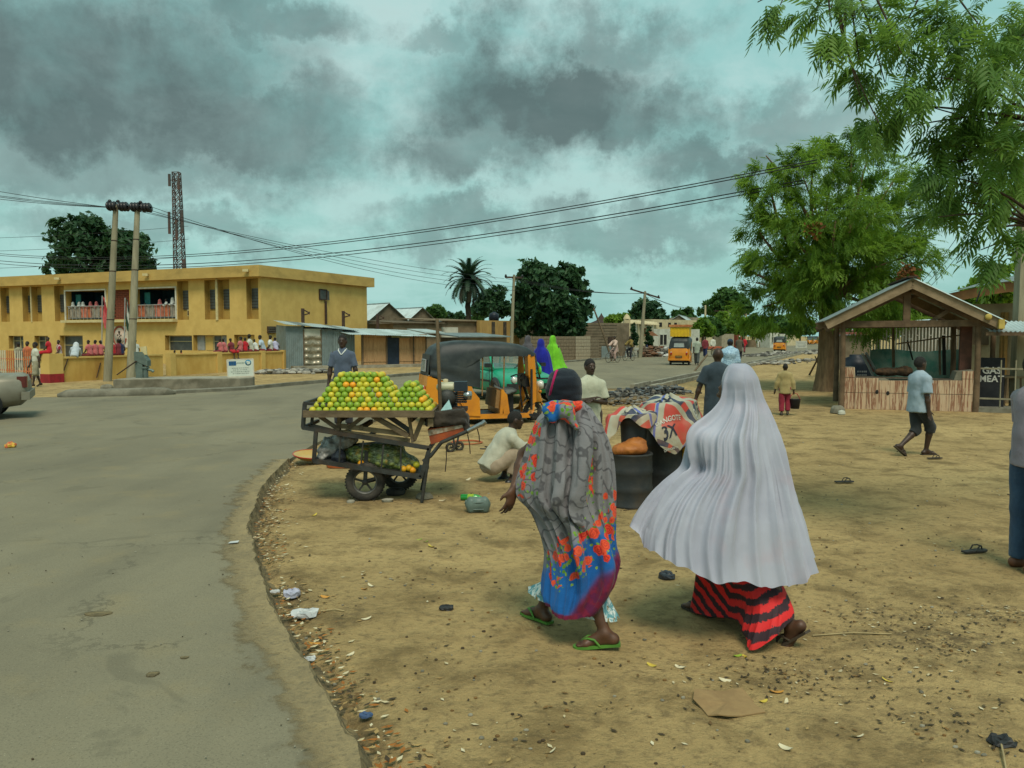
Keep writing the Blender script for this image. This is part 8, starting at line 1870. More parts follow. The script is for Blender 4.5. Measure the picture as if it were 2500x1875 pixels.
# printed wrapper showing below the shawl
def wrap_mat():
 m,nt,b=newmat('teal_print_wrapper');v=nmap(nt,'Object',(1,1,.6));n=nnoise(nt,v,22,4,.6,1.2);c=mixc(nt,nstep(nt,n,.46,.56),(.50,.56,.54),(.09,.26,.30));c=mixc(nt,nstep(nt,nnoise(nt,v,34,3),.60,.66),c,(.17,.13,.05));nt.links.new(c,b.inputs['Base Color']);b.inputs['Roughness'].default_value=.8;return m
fwd=Vector((-math.sin(YA),math.cos(YA),0));rgt=Vector((math.cos(YA),math.sin(YA),0))
def ring_w(c,f,a,b,z,n=200,tilt=0.):
 th=np.linspace(0,2*PI,n,endpoint=False);f=Vector(f);r=Vector((f.y,-f.x,0));return np.array([tuple(Vector((c[0],c[1],z))+f*(a*math.cos(t))+r*(b*math.sin(t))+Vector((0,0,tilt*math.cos(t))))for t in th])
rg=[ring_w(FL,fwd,.13,.13,.62),ring_w(FL,fwd,.15,.13,.44),ring_w(FL-fwd*.03,fwd,.21,.135,.32),ring_w(FL-fwd*.01,fwd,.335,.135,.20,200,.03)]
Pw=folds(loft(rg,90),[(14,.022,.1,.9,.3,1.8),(24,.010,.3,1,0,1.5)],3);cloth_obj('wrapper',Pw,wrap_mat(),fw_)
M_GSAND=mat('green_rubber',(.085,.22,.03),(.06,.165,.025),9,.55)
for q in 'LR':mb=MB();sandal(mb,J[q+'an'],J[q+'fd'],J['s']);mb.build('flip_flop',M_GSAND,fw_)
# --- woman in the white veil
def Zw(x,y,d):return at(1480+x/2.128,860+y/2.128,d)
YB=R(36);WV=Vector((1.43,4.97,0));HB_=1.68;zB=.845
_a=Zw(975,1455,4.70)-WV;_al=(_a.x*math.cos(YB)+_a.y*math.sin(YB),-_a.x*math.sin(YB)+_a.y*math.cos(YB),_a.z)
psB=pose_ik(HB_,zB,_al,(.03,.30,.078),torso=(0,.12,1),LF=(-.12,.5,-.80),RF=(.05,1,0),head=(10,0),LA=((-.12,.25,-1),(.55,.7,.1)),RA=((.15,.1,-1),(-.3,.8,-.2)))
vw,J=person('woman in a long billowing white veil and red and black skirt, striding away',WV,YB,HB_,psB,[],.011,M_SKIN2,None,False,False,True)
def veil_mat():
 m,nt,b=newmat('white_veil');v=nmap(nt);n=nnoise(nt,v,2.2,4,.6);c=mixc(nt,nstep(nt,n,.35,.65),(.43,.445,.53),(.36,.37,.455));c=mixc(nt,nmath(nt,'MULTIPLY',nstep(nt,nnoise(nt,v,3.4,3),.56,.70),.35),c,(.46,.36,.42));nt.links.new(c,b.inputs['Base Color']);b.inputs['Roughness'].default_value=.55;b.inputs['Specular IOR Level'].default_value=.3;b.inputs['Sheen Weight'].default_value=.25
 nbump(nt,b,nmath(nt,'ADD',nnoise(nt,v,220,2),nmath(nt,'MULTIPLY',nnoise(nt,nmap(nt,'Object',(1,1,.35)),20,5),3.)),.22,.006)
 tr=nt.nodes.new('ShaderNodeBsdfTranslucent');nt.links.new(c,tr.inputs[0]);mx=nt.nodes.new('ShaderNodeMixShader');mx.inputs[0].default_value=.15;nt.links.new(b.outputs[0],mx.inputs[1]);nt.links.new(tr.outputs[0],mx.inputs[2]);nt.links.new(mx.outputs[0],nt.nodes['Material Output'].inputs[0]);return m
dW=4.97
rowsW=[((660,57),(722,57),.04,0),((628,80),(752,78),.085,0),((604,140),(784,130),.115,0),((602,200),(800,195),.115,0),((592,255),(818,255),.12,0),((555,310),(838,315),.155,0),((490,372),(862,385),.19,0),((436,430),(880,450),.21,0),((418,520),(900,535),.225,0),((392,600),(922,620),.235,0),((318,668),(945,700),.25,.0),((250,730),(965,780),.27,.01),((196,800),(985,850),.29,.03),((160,855),(1003,925),.30,.06),((143,890),(1022,995),.31,.10),((136,908),(1040,1058),.32,.14)]
rings=[ring_img(Zw,a,b,dW,bb,360,sg,-.10*max(0,(k-6)/9))for k,(a,b,bb,sg)in enumerate(rowsW)]
P=loft(rings,260);P=folds(P,[(6,.03,.45,1.,.2,1.6),(31,.006,.3,1.,.08,1.6),(47,.004,.2,.8,0,1.3)],12)
v=np.linspace(0,1,P.shape[0])[:,None];th=np.linspace(0,2*PI,P.shape[1],endpoint=False)[None];N=grid_normals(P);sw=np.zeros(P.shape[:2]);rv=np.random.RandomState(21);t0=0.
# folds gathered at the crown and fanning to the hem, each with its own width, depth and start
while t0<2*PI:
 w=rv.uniform(.035,.10);a=rv.uniform(.018,.062)*(w/.07)**.5;v0=rv.uniform(.05,.45);v1=rv.choice([2.,2.,rv.uniform(.7,.95)]);c=t0+rv.uniform(-.12,.12)*(v-.3)+.02*np.sin(v*9+t0*5)
 dd_=(th-c+PI)%(2*PI)-PI;sw+=a*np.exp(-np.abs(dd_/w)**1.5)*np.clip((v-v0)/.35,0,1)*np.clip((v1-v)/.2,0,1);t0+=w*rv.uniform(1.2,3.2)
sw-=sw.mean(1,keepdims=True)*1.25;sw-=.05*np.exp(-((th-5.75)/.25)**2-((v-.58)/.03)**2);sw+=.04*np.exp(-((th-5.7)/.35)**2-((v-.47)/.06)**2)
P=P+N*sw[...,None];rp=np.linspace(0,1,P.shape[0]);hem=.012*np.sin(th*7+1)+.010*np.sin(th*12+2)+.005*np.sin(th*29);P[...,2]+=hem*np.clip((v-.9)/.1,0,1)
cloth_obj('veil',P,veil_mat(),vw)
def skirt_mat():
 m,nt,b=newmat('red_black_skirt');v=nmap(nt,'Object',(1,1,1));tc=nt.nodes.new('ShaderNodeTexCoord');sp_=nt.nodes.new('ShaderNodeSeparateXYZ');nt.links.new(tc.outputs['UV'],sp_.inputs[0]);at_=nt.nodes.new('ShaderNodeAttribute');at_.attribute_name='stripe'
 w=nmath(nt,'ADD',at_.outputs['Fac'],nmath(nt,'ADD',nmath(nt,'MULTIPLY',nmath(nt,'SUBTRACT',nnoise(nt,v,60,4,.7),.5),.10),nmath(nt,'MULTIPLY',nmath(nt,'SUBTRACT',nnoise(nt,v,9,3),.5),.16)));s_=nmath(nt,'SINE',nmath(nt,'MULTIPLY',w,2*PI*4.6));c=mixc(nt,nstep(nt,s_,-.25,.2),mixc(nt,nnoise(nt,v,30,3),(.014,.006,.010),(.035,.008,.016)),mixc(nt,nnoise(nt,v,40,3),(.70,.016,.014),(.50,.008,.012)))
 nt.links.new(c,b.inputs['Base Color']);b.inputs['Roughness'].default_value=.75;nbump(nt,b,nnoise(nt,v,160,2),.3,.004);return m
fB=Vector((-math.sin(YB),math.cos(YB),0));md=WV-fB*.05
def ring_pts(L_,n=220):
 Q=np.array([tuple(Zw(*q))for q in L_]);k=len(Q);out=[]
 for u in np.linspace(0,k,n,endpoint=False):
  i=int(u);t=u-i;p0,p1,p2,p3=Q[(i-1)%k],Q[i%k],Q[(i+1)%k],Q[(i+2)%k];out.append(.5*((2*p1)+(p2-p0)*t+(2*p0-5*p1+4*p2-p3)*t*t+(3*p1-p0-3*p2+p3)*t**3))
 return np.array(out)
rg=[ring_pts(L_)for L_ in(((540,950,5.0),(580,950,4.9),(640,950,4.84),(690,950,4.82),(740,950,4.82),(790,950,4.84),(825,950,4.9),(840,950,4.97),(810,950,5.06),(700,950,5.12),(590,950,5.1)),
((475,1110,5.02),(540,1112,4.89),(620,1115,4.80),(690,1120,4.76),(760,1125,4.75),(820,1128,4.77),(862,1130,4.83),(882,1128,4.92),(840,1120,5.05),(700,1115,5.14),(540,1112,5.13)),
((455,1235,5.16),(560,1245,5.0),(670,1255,4.86),(735,1290,4.74),(790,1320,4.67),(870,1300,4.67),(915,1265,4.72),(930,1240,4.84),(880,1235,5.0),(740,1230,5.14),(560,1230,5.22)),
((442,1315,5.24),(545,1338,5.05),(672,1352,4.87),(718,1415,4.72),(760,1475,4.61),(860,1430,4.58),(930,1360,4.63),(965,1320,4.75),(910,1310,4.96),(750,1305,5.16),(560,1302,5.31)),
((437,1345,5.26),(540,1372,5.06),(676,1395,4.87),(718,1475,4.70),(750,1548,4.58),(855,1497,4.55),(938,1418,4.60),(980,1365,4.72),(930,1345,4.95),(760,1335,5.16),(560,1330,5.33)))]
Pk=folds(loft(rg,110),[(8,.020,.1,1.,.2,1.8),(18,.010,.2,1,0,1.5)],8);vk=np.broadcast_to(np.linspace(0,1,110)[:,None],Pk.shape[:2]);along=Pk[...,0]-Zw(655,1300,4.85).x;stripe=Pk[...,2]*2.5+np.where(along<0,3.4*along,-.95*along);cloth_obj('skirt',Pk,skirt_mat(),vw,dict(stripe=stripe))
M_BSAND=mat('brown_black_sandal',(.035,.026,.02),(.06,.045,.03),9,.7)
mb=MB();sandal(mb,J['Ran'],J['Rfd'],J['s']);mb.build('sandal',M_BSAND,vw)
mb=MB();sandal(mb,J['Lan']+V3(0,0,0),unit(J['Lfd']+V3(0,.35,.12)),J['s']);mb.build('sandal',M_BSAND,vw)
# --- the others in the near and middle ground
def gxy(px,d):return g0(px,d)
M_KAFT=cloth_mat('slate_kaftan',(.038,.056,.072),(.026,.040,.052),150)
g_=gxy(1752,12.6);person('bald man in a short-sleeved slate-blue tunic, back turned, behind the cement sacks',g_,R(-4),1.68,dict(torso=(.02,.03,1),LA=((-.42,-.05,-1),(-.28,.05,-1)),RA=((.2,0,-1),(.0,.3,-1)),LL=((-.05,.1,-1),(0,.05,-1))),[('tunic','shirt',M_KAFT,dict(sleeve=.85,hem=.38,loose=.045,taper=1.15)),('trousers','trousers',M_KAFT,dict(length=.95,loose=.035)),('sandals','sandals',M_BSAND)],.014,M_SKIN,None,False,False,False)
def plaid():
 m,nt,b=newmat('pale_blue_print');v=nmap(nt);c=mixc(nt,nstep(nt,nnoise(nt,v,26,4),.45,.56),(.34,.50,.62),(.20,.32,.44));nt.links.new(c,b.inputs['Base Color']);b.inputs['Roughness'].default_value=.8;return m
M_PALEB=plaid()
g_=gxy(1783,23.5);person('person in pale blue patterned gown with navy cap, walking ahead of the slate-blue man',g_,R(-15),1.74,walk(.15,.1,.1),[('gown','prims',M_PALEB,dict(f=skirt_prims(.75,.24))),('robe','shirt',M_PALEB,dict(sleeve=1.9,hem=.3,loose=.06)),('shawl','prims',M_PALEB,dict(f=lambda J:[cap(J['N']-V3(0,.02,0),J['C']-V3(.02,.04,0),.1,.2),cap(J['C'],J['P']-V3(.05,0,.1),.19,.2)])),('cap','prims',cloth_mat('navy_cap',(.02,.045,.08)),dict(f=lambda J:[ell(J['Hd']+V3(0,-.01,.045),V3(.085,.103,.085))]))],.022)
g_=gxy(1702,49.2);person('man in pale green shirt and grey trousers walking beside the loaded three-wheeler',(g_.x,g_.y,ROAD_Z),R(-20),1.70,walk(.22,.12,.25),[('shirt','shirt',cloth_mat('pale_green_shirt',(.34,.39,.31)),dict(sleeve=.9,hem=.2,loose=.04)),('trousers','trousers',cloth_mat('grey_trousers',(.075,.085,.08)),dict(length=.95,loose=.03))],.028)
g_=gp(1915,1014);bb_=person('small boy in khaki shirt and maroon trousers carrying a black pail',(g_.x,g_.y,0),R(-12),1.22,dict(LL=((-.02,-.05,-1),(0,-.12,-1)),RL=((.02,.22,-1),(0,-.28,-1)),LA=((-.3,.05,-1),(-.2,.1,-1)),RA=((.28,0,-1),(.12,.05,-1))),[('shirt','shirt',cloth_mat('khaki_shirt',(.34,.27,.12)),dict(sleeve=1.9,hem=.2,loose=.04,taper=1.1)),('trousers','trousers',cloth_mat('maroon_trousers',(.24,.022,.04)),dict(length=.85,loose=.03)),('shoes','shoes',M_BSAND)],.013)
hw_=Matrix.Translation((g_.x,g_.y,0))@Matrix.Rotation(R(-12),4,'Z')@Vector(bb_[1]['Rwr']+V3(.01,.02,-.07))
bu=thing('bucket','black pail with red handle hanging from the small boy\'s hand','bucket',(hw_.x+.03,hw_.y,hw_.z-.36));mb=MB();mb.lathe([(0,0),(.095,0),(.125,.22),(.13,.225),(.12,.22),(.09,.01),(0,.01)],20);mb.build('pail',mat('black_pail',(.018,.019,.026),None,6,.5),bu);mb=MB();mb.tube([(-.125,0,.21),(-.10,0,.30),(-.03,0,.37),(.05,0,.34),(.125,0,.21)],.009,6);mb.build('handle',mat('red_handle',(.35,.03,.04),None,6),bu)
g_=gp(2243,1112);M_SHIRTB=cloth_mat('faded_denim_shirt',(.30,.38,.44),(.23,.30,.36),120)
pb_=pose_ik(1.6,.80,(.02,-.30,.16),(-.02,.17,.075),(0,1,0),torso=(0,.03,1),LF=(0,.75,-.6),RF=(0,1,0),head=(4,2),LA=((-.14,.12,-1),(-.05,.12,-1)),RA=((.14,-.05,-1),(.06,.12,-1)))
mp_=person('young man in pale denim shirt and dark knee-length shorts walking past the stall',(g_.x-.03,g_.y,0),R(-80),1.6,pb_,[('shirt','shirt',M_SHIRTB,dict(sleeve=.85,hem=.13,loose=.045,taper=1.12)),('shorts','trousers',cloth_mat('charcoal_shorts',(.030,.034,.036)),dict(length=.22,loose=.02)),('sandals','sandals',M_BSAND)],.0105,M_SKIN,None,True,True,True)
Jm=mp_[1];mb=MB();c=Jm['C']+Jm['sx']*.10+Jm['fw']*.118+V3(0,0,.02);mb.box(tuple(c),(.09,.012,.045));mb.build('pocket_flap',cloth_mat('pale_trim',(.5,.52,.52)),mp_[0])
for sg in(-1,1):mb=MB();mb.tube([Jm['N']+V3(sg*.05,.01,.035),Jm['N']+V3(sg*.045,.07,.01),Jm['N']+V3(sg*.015,.10,-.05)],[.02,.022,.008],7,0,False,None,True,.5);mb.build('collar',MATS['pale_trim'],mp_[0])
g_=at(2534,820,6.25);person('man in lilac-grey shirt and blue jeans standing with folded arms near the railing',(g_.x,g_.y,0),R(-85),1.74,dict(torso=(0,.02,1),LA=((-.2,.25,-1),(.55,.6,.15)),RA=((.2,.25,-1),(-.55,.6,.15)),LL=((-.04,.02,-1),(0,-.03,-1)),RL=((.06,-.04,-1),(0,-.04,-1))),[('shirt','shirt',cloth_mat('lilac_grey_shirt',(.27,.235,.27),(.22,.19,.23)),dict(sleeve=.75,hem=.10,loose=.03)),('jeans','trousers',cloth_mat('blue_jeans',(.045,.085,.15),(.03,.058,.11),160),dict(length=1.0,loose=.025)),('shoe','shoes',mat('brown_leather',(.15,.06,.03),None,6,.5))],.011,M_SKIN,None,True,True,True)
M_POLO=cloth_mat('slate_polo',(.085,.11,.155),(.065,.085,.125),140);g_=gxy(836,15.6)
po=person('tall young man in slate-blue polo with white collar standing behind the fruit',(g_.x,g_.y,ROAD_Z),PI,1.84,dict(torso=(0,0,1),head=(0,0),LA=((-.22,.02,-1),(-.1,.1,-1)),RA=((.22,.02,-1),(.1,.1,-1))),[('polo','shirt',M_POLO,dict(sleeve=.8,hem=.12,loose=.02)),('trousers','trousers',cloth_mat('dark_trousers',(.03,.03,.035)),dict(length=.95)),('shoes','shoes',M_BSAND)],.014,M_SKIN,None,True,True,False)
Jm=po[1];sP=Jm['s']
for sg in(-1,1):mb=MB();mb.tube([Jm['N']+V3(sg*.07,-.01,.03)*sP,Jm['N']+V3(sg*.062,.075,.0)*sP,Jm['N']+V3(sg*.004,.128,-.075)*sP],[.012,.013,.008],6);mb.build('white_collar',KC['white'],po[0])
M_SCHW=cloth_mat('cream_school_shirt',(.46,.47,.36),(.38,.39,.29),120);g_=gxy(1441,10.6)
ps_=dict(torso=(0,0,1),head=(6,0),LA=((-.2,.12,-1),(.85,.5,.12)),RA=((.2,.1,-1),(-.75,.55,.25)),LL=((-.04,0,-1),(0,-.02,-1)))
bo_=person('schoolboy in cream short-sleeved shirt with arms crossed, facing the women',(g_.x,g_.y,0),PI+R(14),1.56,ps_,[('shirt','shirt',M_SCHW,dict(sleeve=.8,hem=.16,loose=.035)),('trousers','trousers',cloth_mat('brown_trousers',(.06,.038,.028)),dict(length=.95)),('sandals','sandals',M_BSAND)],.0105,M_SKIN,None,True,True,True)
Jm=bo_[1]
for sg in(-1,1):mb=MB();mb.tube([Jm['N']+V3(sg*.055,-.01,.035),Jm['N']+V3(sg*.05,.07,.0),Jm['N']+V3(sg*.02,.105,-.06)],[.016,.018,.006],6,0,False,None,True,.5);mb.build('collar',M_SCHW,bo_[0])
g_=gp(1196,1180);M_SQ=cloth_mat('cream_smock',(.44,.44,.35),(.36,.36,.28),120)
sq=dict(z=.23,torso=(0,.72,1),neck=(0,.45,1),head=(-14,-8),LL=((-.14,.80,.45),(.02,-.30,-1)),RL=((.14,.80,.45),(-.02,-.30,-1)),LA=((-.1,.62,-.62),(.12,.95,.05)),RA=((.1,.62,-.62),(-.12,.95,.05)),LF=(-.1,1,0),RF=(.1,1,0))
person('man in cream smock squatting on the dirt before the parked three-wheeler',(g_.x,g_.y+.12,0),R(-68),1.66,sq,[('smock','shirt',M_SQ,dict(sleeve=1.85,hem=.08,loose=.04)),('trousers','trousers',cloth_mat('ecru_trousers',(.36,.29,.21),(.27,.22,.155)),dict(length=.80,loose=.035)),('shoe','shoes',mat('black_plastic_shoe',(.016,.018,.020),None,6,.35,spec=.5))],.0115,M_SKIN,None,True,True,False)
for px,py,d,c,H_,kn,lb,ex in((1321,0,24.,(.012,.018,.27),1.68,.85,'woman in a long royal blue veil beyond the parked three-wheeler',None),(1350,0,26.5,(.16,.50,.025),1.78,.55,'woman in a lime green veil over a rust-red dress',(.27,.05,.025)),(1289,0,29.,(.085,.08,.092),1.78,.8,'woman in a dark grey veil behind the three-wheeler roof',None)):
 g_=gxy(px,d);w_=[]
 if ex:w_.append(('dress','prims',cloth_mat('dress_%d'%px,ex),dict(f=skirt_prims(.82,.2))))
 else:w_.append(('skirt','prims',cloth_mat('skirt_%d'%px,tuple(q*.6 for q in c)),dict(f=skirt_prims(.82,.18))))
 pr_,J=person(lb,(g_.x,g_.y,ROAD_Z),R(-35),H_,walk(.18,.1,.1),w_,.02,M_SKIN,'veiled women crossing the road',False);s_=J['s'];Hd,pz_=J['Hd'],J['P'][2];tt=np.linspace(0,2*PI,90,endpoint=False);rg=[]
 for(cx_,cy_,zz,a,b,tl)in((0,0,Hd[2]+.14*s_,.03,.03,0),(0,-.01,Hd[2]+.11*s_,.075,.08,0),(0,-.01,Hd[2]+.02,.105,.12,0),(0,-.01,Hd[2]-.12*s_,.12,.13,0),(0,0,Hd[2]-.22*s_,.21,.17,0),(0,0,pz_+.22,.30,.22,.02),(.02,0,pz_-kn*.22,.38,.28,.05),(.05,-.03,pz_-kn*.62,.47,.36,.12)):rg.append(np.stack([cx_+a*np.cos(tt),cy_+b*np.sin(tt),zz+tl*np.cos(tt+px)],-1))
 Pv=folds(loft(rg,90),[(9,.05,.3,1.,.2,1.8),(17,.025,.3,1.,-.2,1.6),(5,.05,.4,1.,.3,1.5)],px);M_=np.array(ROOTS[pr_.name].inverted());Pv=Pv@M_[:3,:3].T+M_[:3,3];cloth_obj('veil',Pv,cloth_mat('veil_%d'%px,c),pr_)
# far up the street
for px,d,H_,c,c2,yw,lb in((1850,118,1.72,KC['white'],KC['cream'],R(160),'distant figure in white walking on the far roadside'),(1818,84,1.66,KC['red'],KC['maroon'],R(-60),'distant figure in red veil past the cyclist'),(1741,74,1.7,KC['cream'],KC['khaki'],R(180),'man in cream pushing the distant handcart'),(1722,66,1.7,KC['maroon'],KC['navy'],R(-20),'dark figure by the distant handcart'),(1579,73,1.2,KC['navy'],KC['khaki'],R(90),'figure in navy resting by the white fence')):
 g_=gxy(px,d);person(lb,(g_.x,g_.y,ROAD_Z),yw,H_,walk(.2,.1,.2),[('shirt','shirt',c,dict(sleeve=1.8,hem=.2,loose=.05)),('trousers','trousers',c2,dict(length=.95,loose=.03))],.05)
g_=gxy(1741,70.5);hcx=thing('handcart','distant two-wheeled handcart piled with red goods on the street','cart',(g_.x,g_.y,ROAD_Z));mb=MB();mb.box((0,0,.62),(1.3,1.6,.12));mb.build('deck',M_WOOD,hcx);mb=MB();mb.box((0,0,.78),(1.2,1.4,.2));mb.build('red_goods',mat('rust_red_goods',(.38,.08,.04),(.3,.1,.05),4),hcx)
for x in(-.6,.6):wheel(hcx,(x,0,.33),.33,.1,(1,0,0),5)
for x in(-.4,.4):mb=MB();mb.bar((x,-.7,.6),(x,-2.0,.85),.06);mb.build('shaft',M_WOOD,hcx)
# ------------------------------------------------------------------ drums under cement sacks
M_DRUM=mat('sooty_oil_drum',(.028,.032,.034),(.045,.045,.042),4,.6,.3,20,dirt=(.06,.045,.03),dscale=3,metal=.2)
def drum(label,c,r,h):
 t=thing('oil_drum',label,'drum',(c.x,c.y,0),0,'oil drums under the sacks');mb=MB()
 pf=[(0,0),(r,0),(r+.008,.012),(r,.024)]
 for k in(1,2):z=h*k/3;pf+=[(r,z-.03),(r+.012,z),(r,z+.03)]
 pf+=[(r,h-.024),(r+.008,h-.012),(r,h),(r-.02,h),(r-.02,h-.03),(0,h-.03)];mb.lathe(pf,36);mb.build('barrel',M_DRUM,t);return t
dA_=gp(1546,1243);dB_=gp(1645,1225);drum('short sooty drum beside the woman in the flowered shawl',dA_+Vector((0,.22,0)),.235,.58);DB=Vector((dB_.x-.02,dB_.y+.26,0));drum('taller black drum under the printed cement sacks',DB,.27,.92)
def sack_mat():
 m,nt,b=newmat('printed_cement_sack');tc=nt.nodes.new('ShaderNodeTexCoord');sp_=nt.nodes.new('ShaderNodeSeparateXYZ');nt.links.new(tc.outputs['UV'],sp_.inputs[0]);u,v=sp_.outputs[0],sp_.outputs[1];ob=nmap(nt)
 def band(x,per,lo,hi):f=nmath(nt,'FRACT',nmath(nt,'DIVIDE',x,per));return nmath(nt,'MULTIPLY',nmath(nt,'GREATER_THAN',f,lo),nmath(nt,'LESS_THAN',f,hi))
 base=mixc(nt,nnoise(nt,ob,7,5),(.46,.44,.34),(.36,.33,.24));red=nmath(nt,'MULTIPLY',band(v,.62,.10,.52),band(u,.55,.12,.92));col=mixc(nt,red,base,mixc(nt,nnoise(nt,ob,9,4),(.58,.055,.035),(.46,.05,.035)))
 nav=nmath(nt,'MULTIPLY',nmath(nt,'ADD',band(v,.62,.60,.70),band(v,.62,.80,.90),True),band(u,.55,.06,.90));col=mixc(nt,nav,col,(.035,.045,.085));blu=band(u,.55,.94,1.0);col=mixc(nt,blu,col,(.10,.13,.38));nred=nmath(nt,'MULTIPLY',nmath(nt,'ADD',band(v,.62,.60,.70),band(v,.62,.80,.90),True),band(u,.55,.42,.56));col=mixc(nt,nred,col,(.55,.05,.04))
 at_=nt.nodes.new('ShaderNodeAttribute');at_.attribute_name='stain';col=mixc(nt,nmath(nt,'MULTIPLY',at_.outputs['Fac'],nstep(nt,nnoise(nt,ob,9,5),.35,.6)),col,(.30,.14,.05))
 nt.links.new(col,b.inputs['Base Color']);b.inputs['Roughness'].default_value=.55;nbump(nt,b,nnoise(nt,ob,200,2),.25,.003);return m
M_SACK=sack_mat()
def sack_surface(c,R0,zt,length,seed,flare=.08,ridge=.02):
 """cloth thrown over a round top: returns f(theta, r) -> point"""
 rr=np.random.RandomState(seed);ph=rr.uniform(0,6.28,6)
 def f(th,r):
  th,r=np.asarray(th,float),np.asarray(r,float);fold=.5*np.sin(3*th+ph[0])+.5*np.sin(5*th+ph[1])+.35*np.sin(9*th+ph[2]);rad=np.where(r<R0,r,R0+.02+flare*np.clip((r-R0)/.3,0,1.3)+.045*fold*np.clip((r-R0)/.15,0,1));ease=np.clip((r-R0*.7)/(R0*.6),0,1);z=zt-.05*(r/R0)**2*(r<R0)-.05*(r>=R0)-np.clip(r-R0,0,None)*.96+.03*np.sin(4*th+ph[3])*np.clip(1-r/R0,0,1)+.02*np.sin(7*r/R0+th)
  return np.stack([c.x+rad*np.sin(th),c.y-rad*np.cos(th),z],-1)
 return f
def sack(label,c,R0,zt,lens,seed,rot=0.,flare=.08,texts=()):
 """lens(theta) = drop below the rim"""
 f=sack_surface(c,R0,zt,lens,seed,flare);n,m=180,60;th=np.linspace(0,2*PI,n,endpoint=False);L_=np.array([lens(t)for t in th]);t=np.linspace(0.02,1,m)[:,None];Rr=t*(R0+L_)[None];P=f(np.broadcast_to(th[None],Rr.shape),Rr);P+=.010*vnoise(P.reshape(-1,3)*11,1.,seed,3).reshape(Rr.shape)[...,None]
 root=thing('cement_sack',label,'sack',(c.x,c.y,zt-.3));cr,sr=math.cos(rot),math.sin(rot);X=Rr*np.sin(th)[None];Y=-Rr*np.cos(th)[None];Uu=np.stack([X*cr-Y*sr+5.5,X*sr+Y*cr+6.2],-1)
 o=cloth_obj('sacking',P,M_SACK,root,dict(stain=np.clip((t-.3),0,1)*np.ones_like(Rr)*.55));uv=o.data.uv_layers[0];li=np.empty(len(o.data.loops),int);o.data.loops.foreach_get('vertex_index',li);uv.data.foreach_set('uv',Uu.reshape(-1,2)[li].ravel())
 for(txt,size,tx,ty,ang,mt)in texts:
  Vt,Ft=text_mesh(txt,size,0.,'CENTER',size*.02);Q=[]
  for p in Vt:
   a,b=p.x*math.cos(ang)-p.y*math.sin(ang)+tx,p.x*math.sin(ang)+p.y*math.cos(ang)+ty # unrolled cloth coordinates: x sideways, y away from the viewer over the top
   tt,r_=math.atan2(a,-b),math.hypot(a,b);q=f(tt,r_);q2=q+.010*vnoise(q.reshape(1,3)*11,1.,seed,3)[0];n_=np.array([math.sin(tt),-math.cos(tt),.25 if r_>R0 else 3.]);Q.append(q2+n_/np.linalg.norm(n_)*.009)
  mb=MB();mb.add([tuple(q)for q in Q],Ft);mb.build('lettering',mt,o,True)
 return root
M_PK,M_PW,M_PR=mat('print_black',(.025,.028,.045),None,9,.6),mat('print_white',(.62,.60,.52),None,9,.6),mat('print_red',(.55,.05,.04),None,9,.6)
def lens1(t):
 t=(t+PI)%(2*PI)-PI;return.20+.40*math.exp(-((t+.10)/.5)**2)+.16*math.exp(-((t+1.45)/.35)**2)+.22*math.exp(-((t-1.0)/.5)**2)+.03*math.sin(5*t)
sack('red, blue and cream printed cement sack draped over the tall drum',DB,.29,1.16,lens1,3,.5,.10,[('3X',.19,-.09,-.66,.12,M_PK),('DANGOTE',.075,-.08,-.47,.1,M_PW),('3X',.14,-.08,-.24,.05,M_PK),('DANGOTE',.06,-.09,-.82,.1,M_PW),('3X',.10,.30,-.20,-.3,M_PK),('CEMENT',.07,.34,-.36,-.35,M_PW)])
# the crown holding the sacks up
Vt,Ft=sdf_arrays([ell((DB.x,DB.y,.97),(.23,.23,.09)),cap((DB.x,DB.y,.86),(DB.x,DB.y,.94),.2,.15)],.03,.05);o=np_mesh('bundle',Vt,Ft,M_DRUM);tag(o,'dark bundle heaped on top of the tall drum under the sacks','bundle')
c2=Vector((dA_.x+.02,dA_.y+.34,0))
def lens2(t):
 t=(t+PI)%(2*PI)-PI;return.08+.30*math.exp(-((t+1.15)/.4)**2)+.04*math.sin(4*t)
sack('second printed cement sack hanging limp over the short drum',c2+Vector((.02,.06,0)),.25,1.04,lens2,8,-.7,.07,[('3X',.08,-.10,-.18,.6,M_PK)])
lump_thing('orange_jug','dented orange plastic container jammed on the short drum','container',[ell((dA_.x-.02,dA_.y+.14,.63),V3(.19,.16,.07)),ell((dA_.x+.06,dA_.y+.18,.70),V3(.11,.1,.05)),ell((dA_.x-.12,dA_.y+.12,.60),V3(.09,.09,.04))],mat('dirty_orange_plastic',(.40,.14,.03),(.30,.10,.025),6,.55,.3,20),.016,.04,.015)
lump_thing('sooty_pot','sooty pot standing on the short drum under the second sack','pot',[cap((dA_.x+.05,dA_.y+.33,.58),(dA_.x+.05,dA_.y+.36,.88),.13,.15),ell((dA_.x+.05,dA_.y+.36,.93),V3(.17,.17,.06))],M_DRUM,.02,.04,.004)
lump_thing('yellow_can','edge of a yellow can behind the veil and drum','can',[ell((DB.x+.16,DB.y-.27,.62),V3(.05,.05,.06)),cap((DB.x+.16,DB.y-.25,.6),(DB.x+.16,DB.y-.2,.1),.05)],mat('yellow_plastic',(.60,.36,.02),None,6,.5),.014,.03,.005)
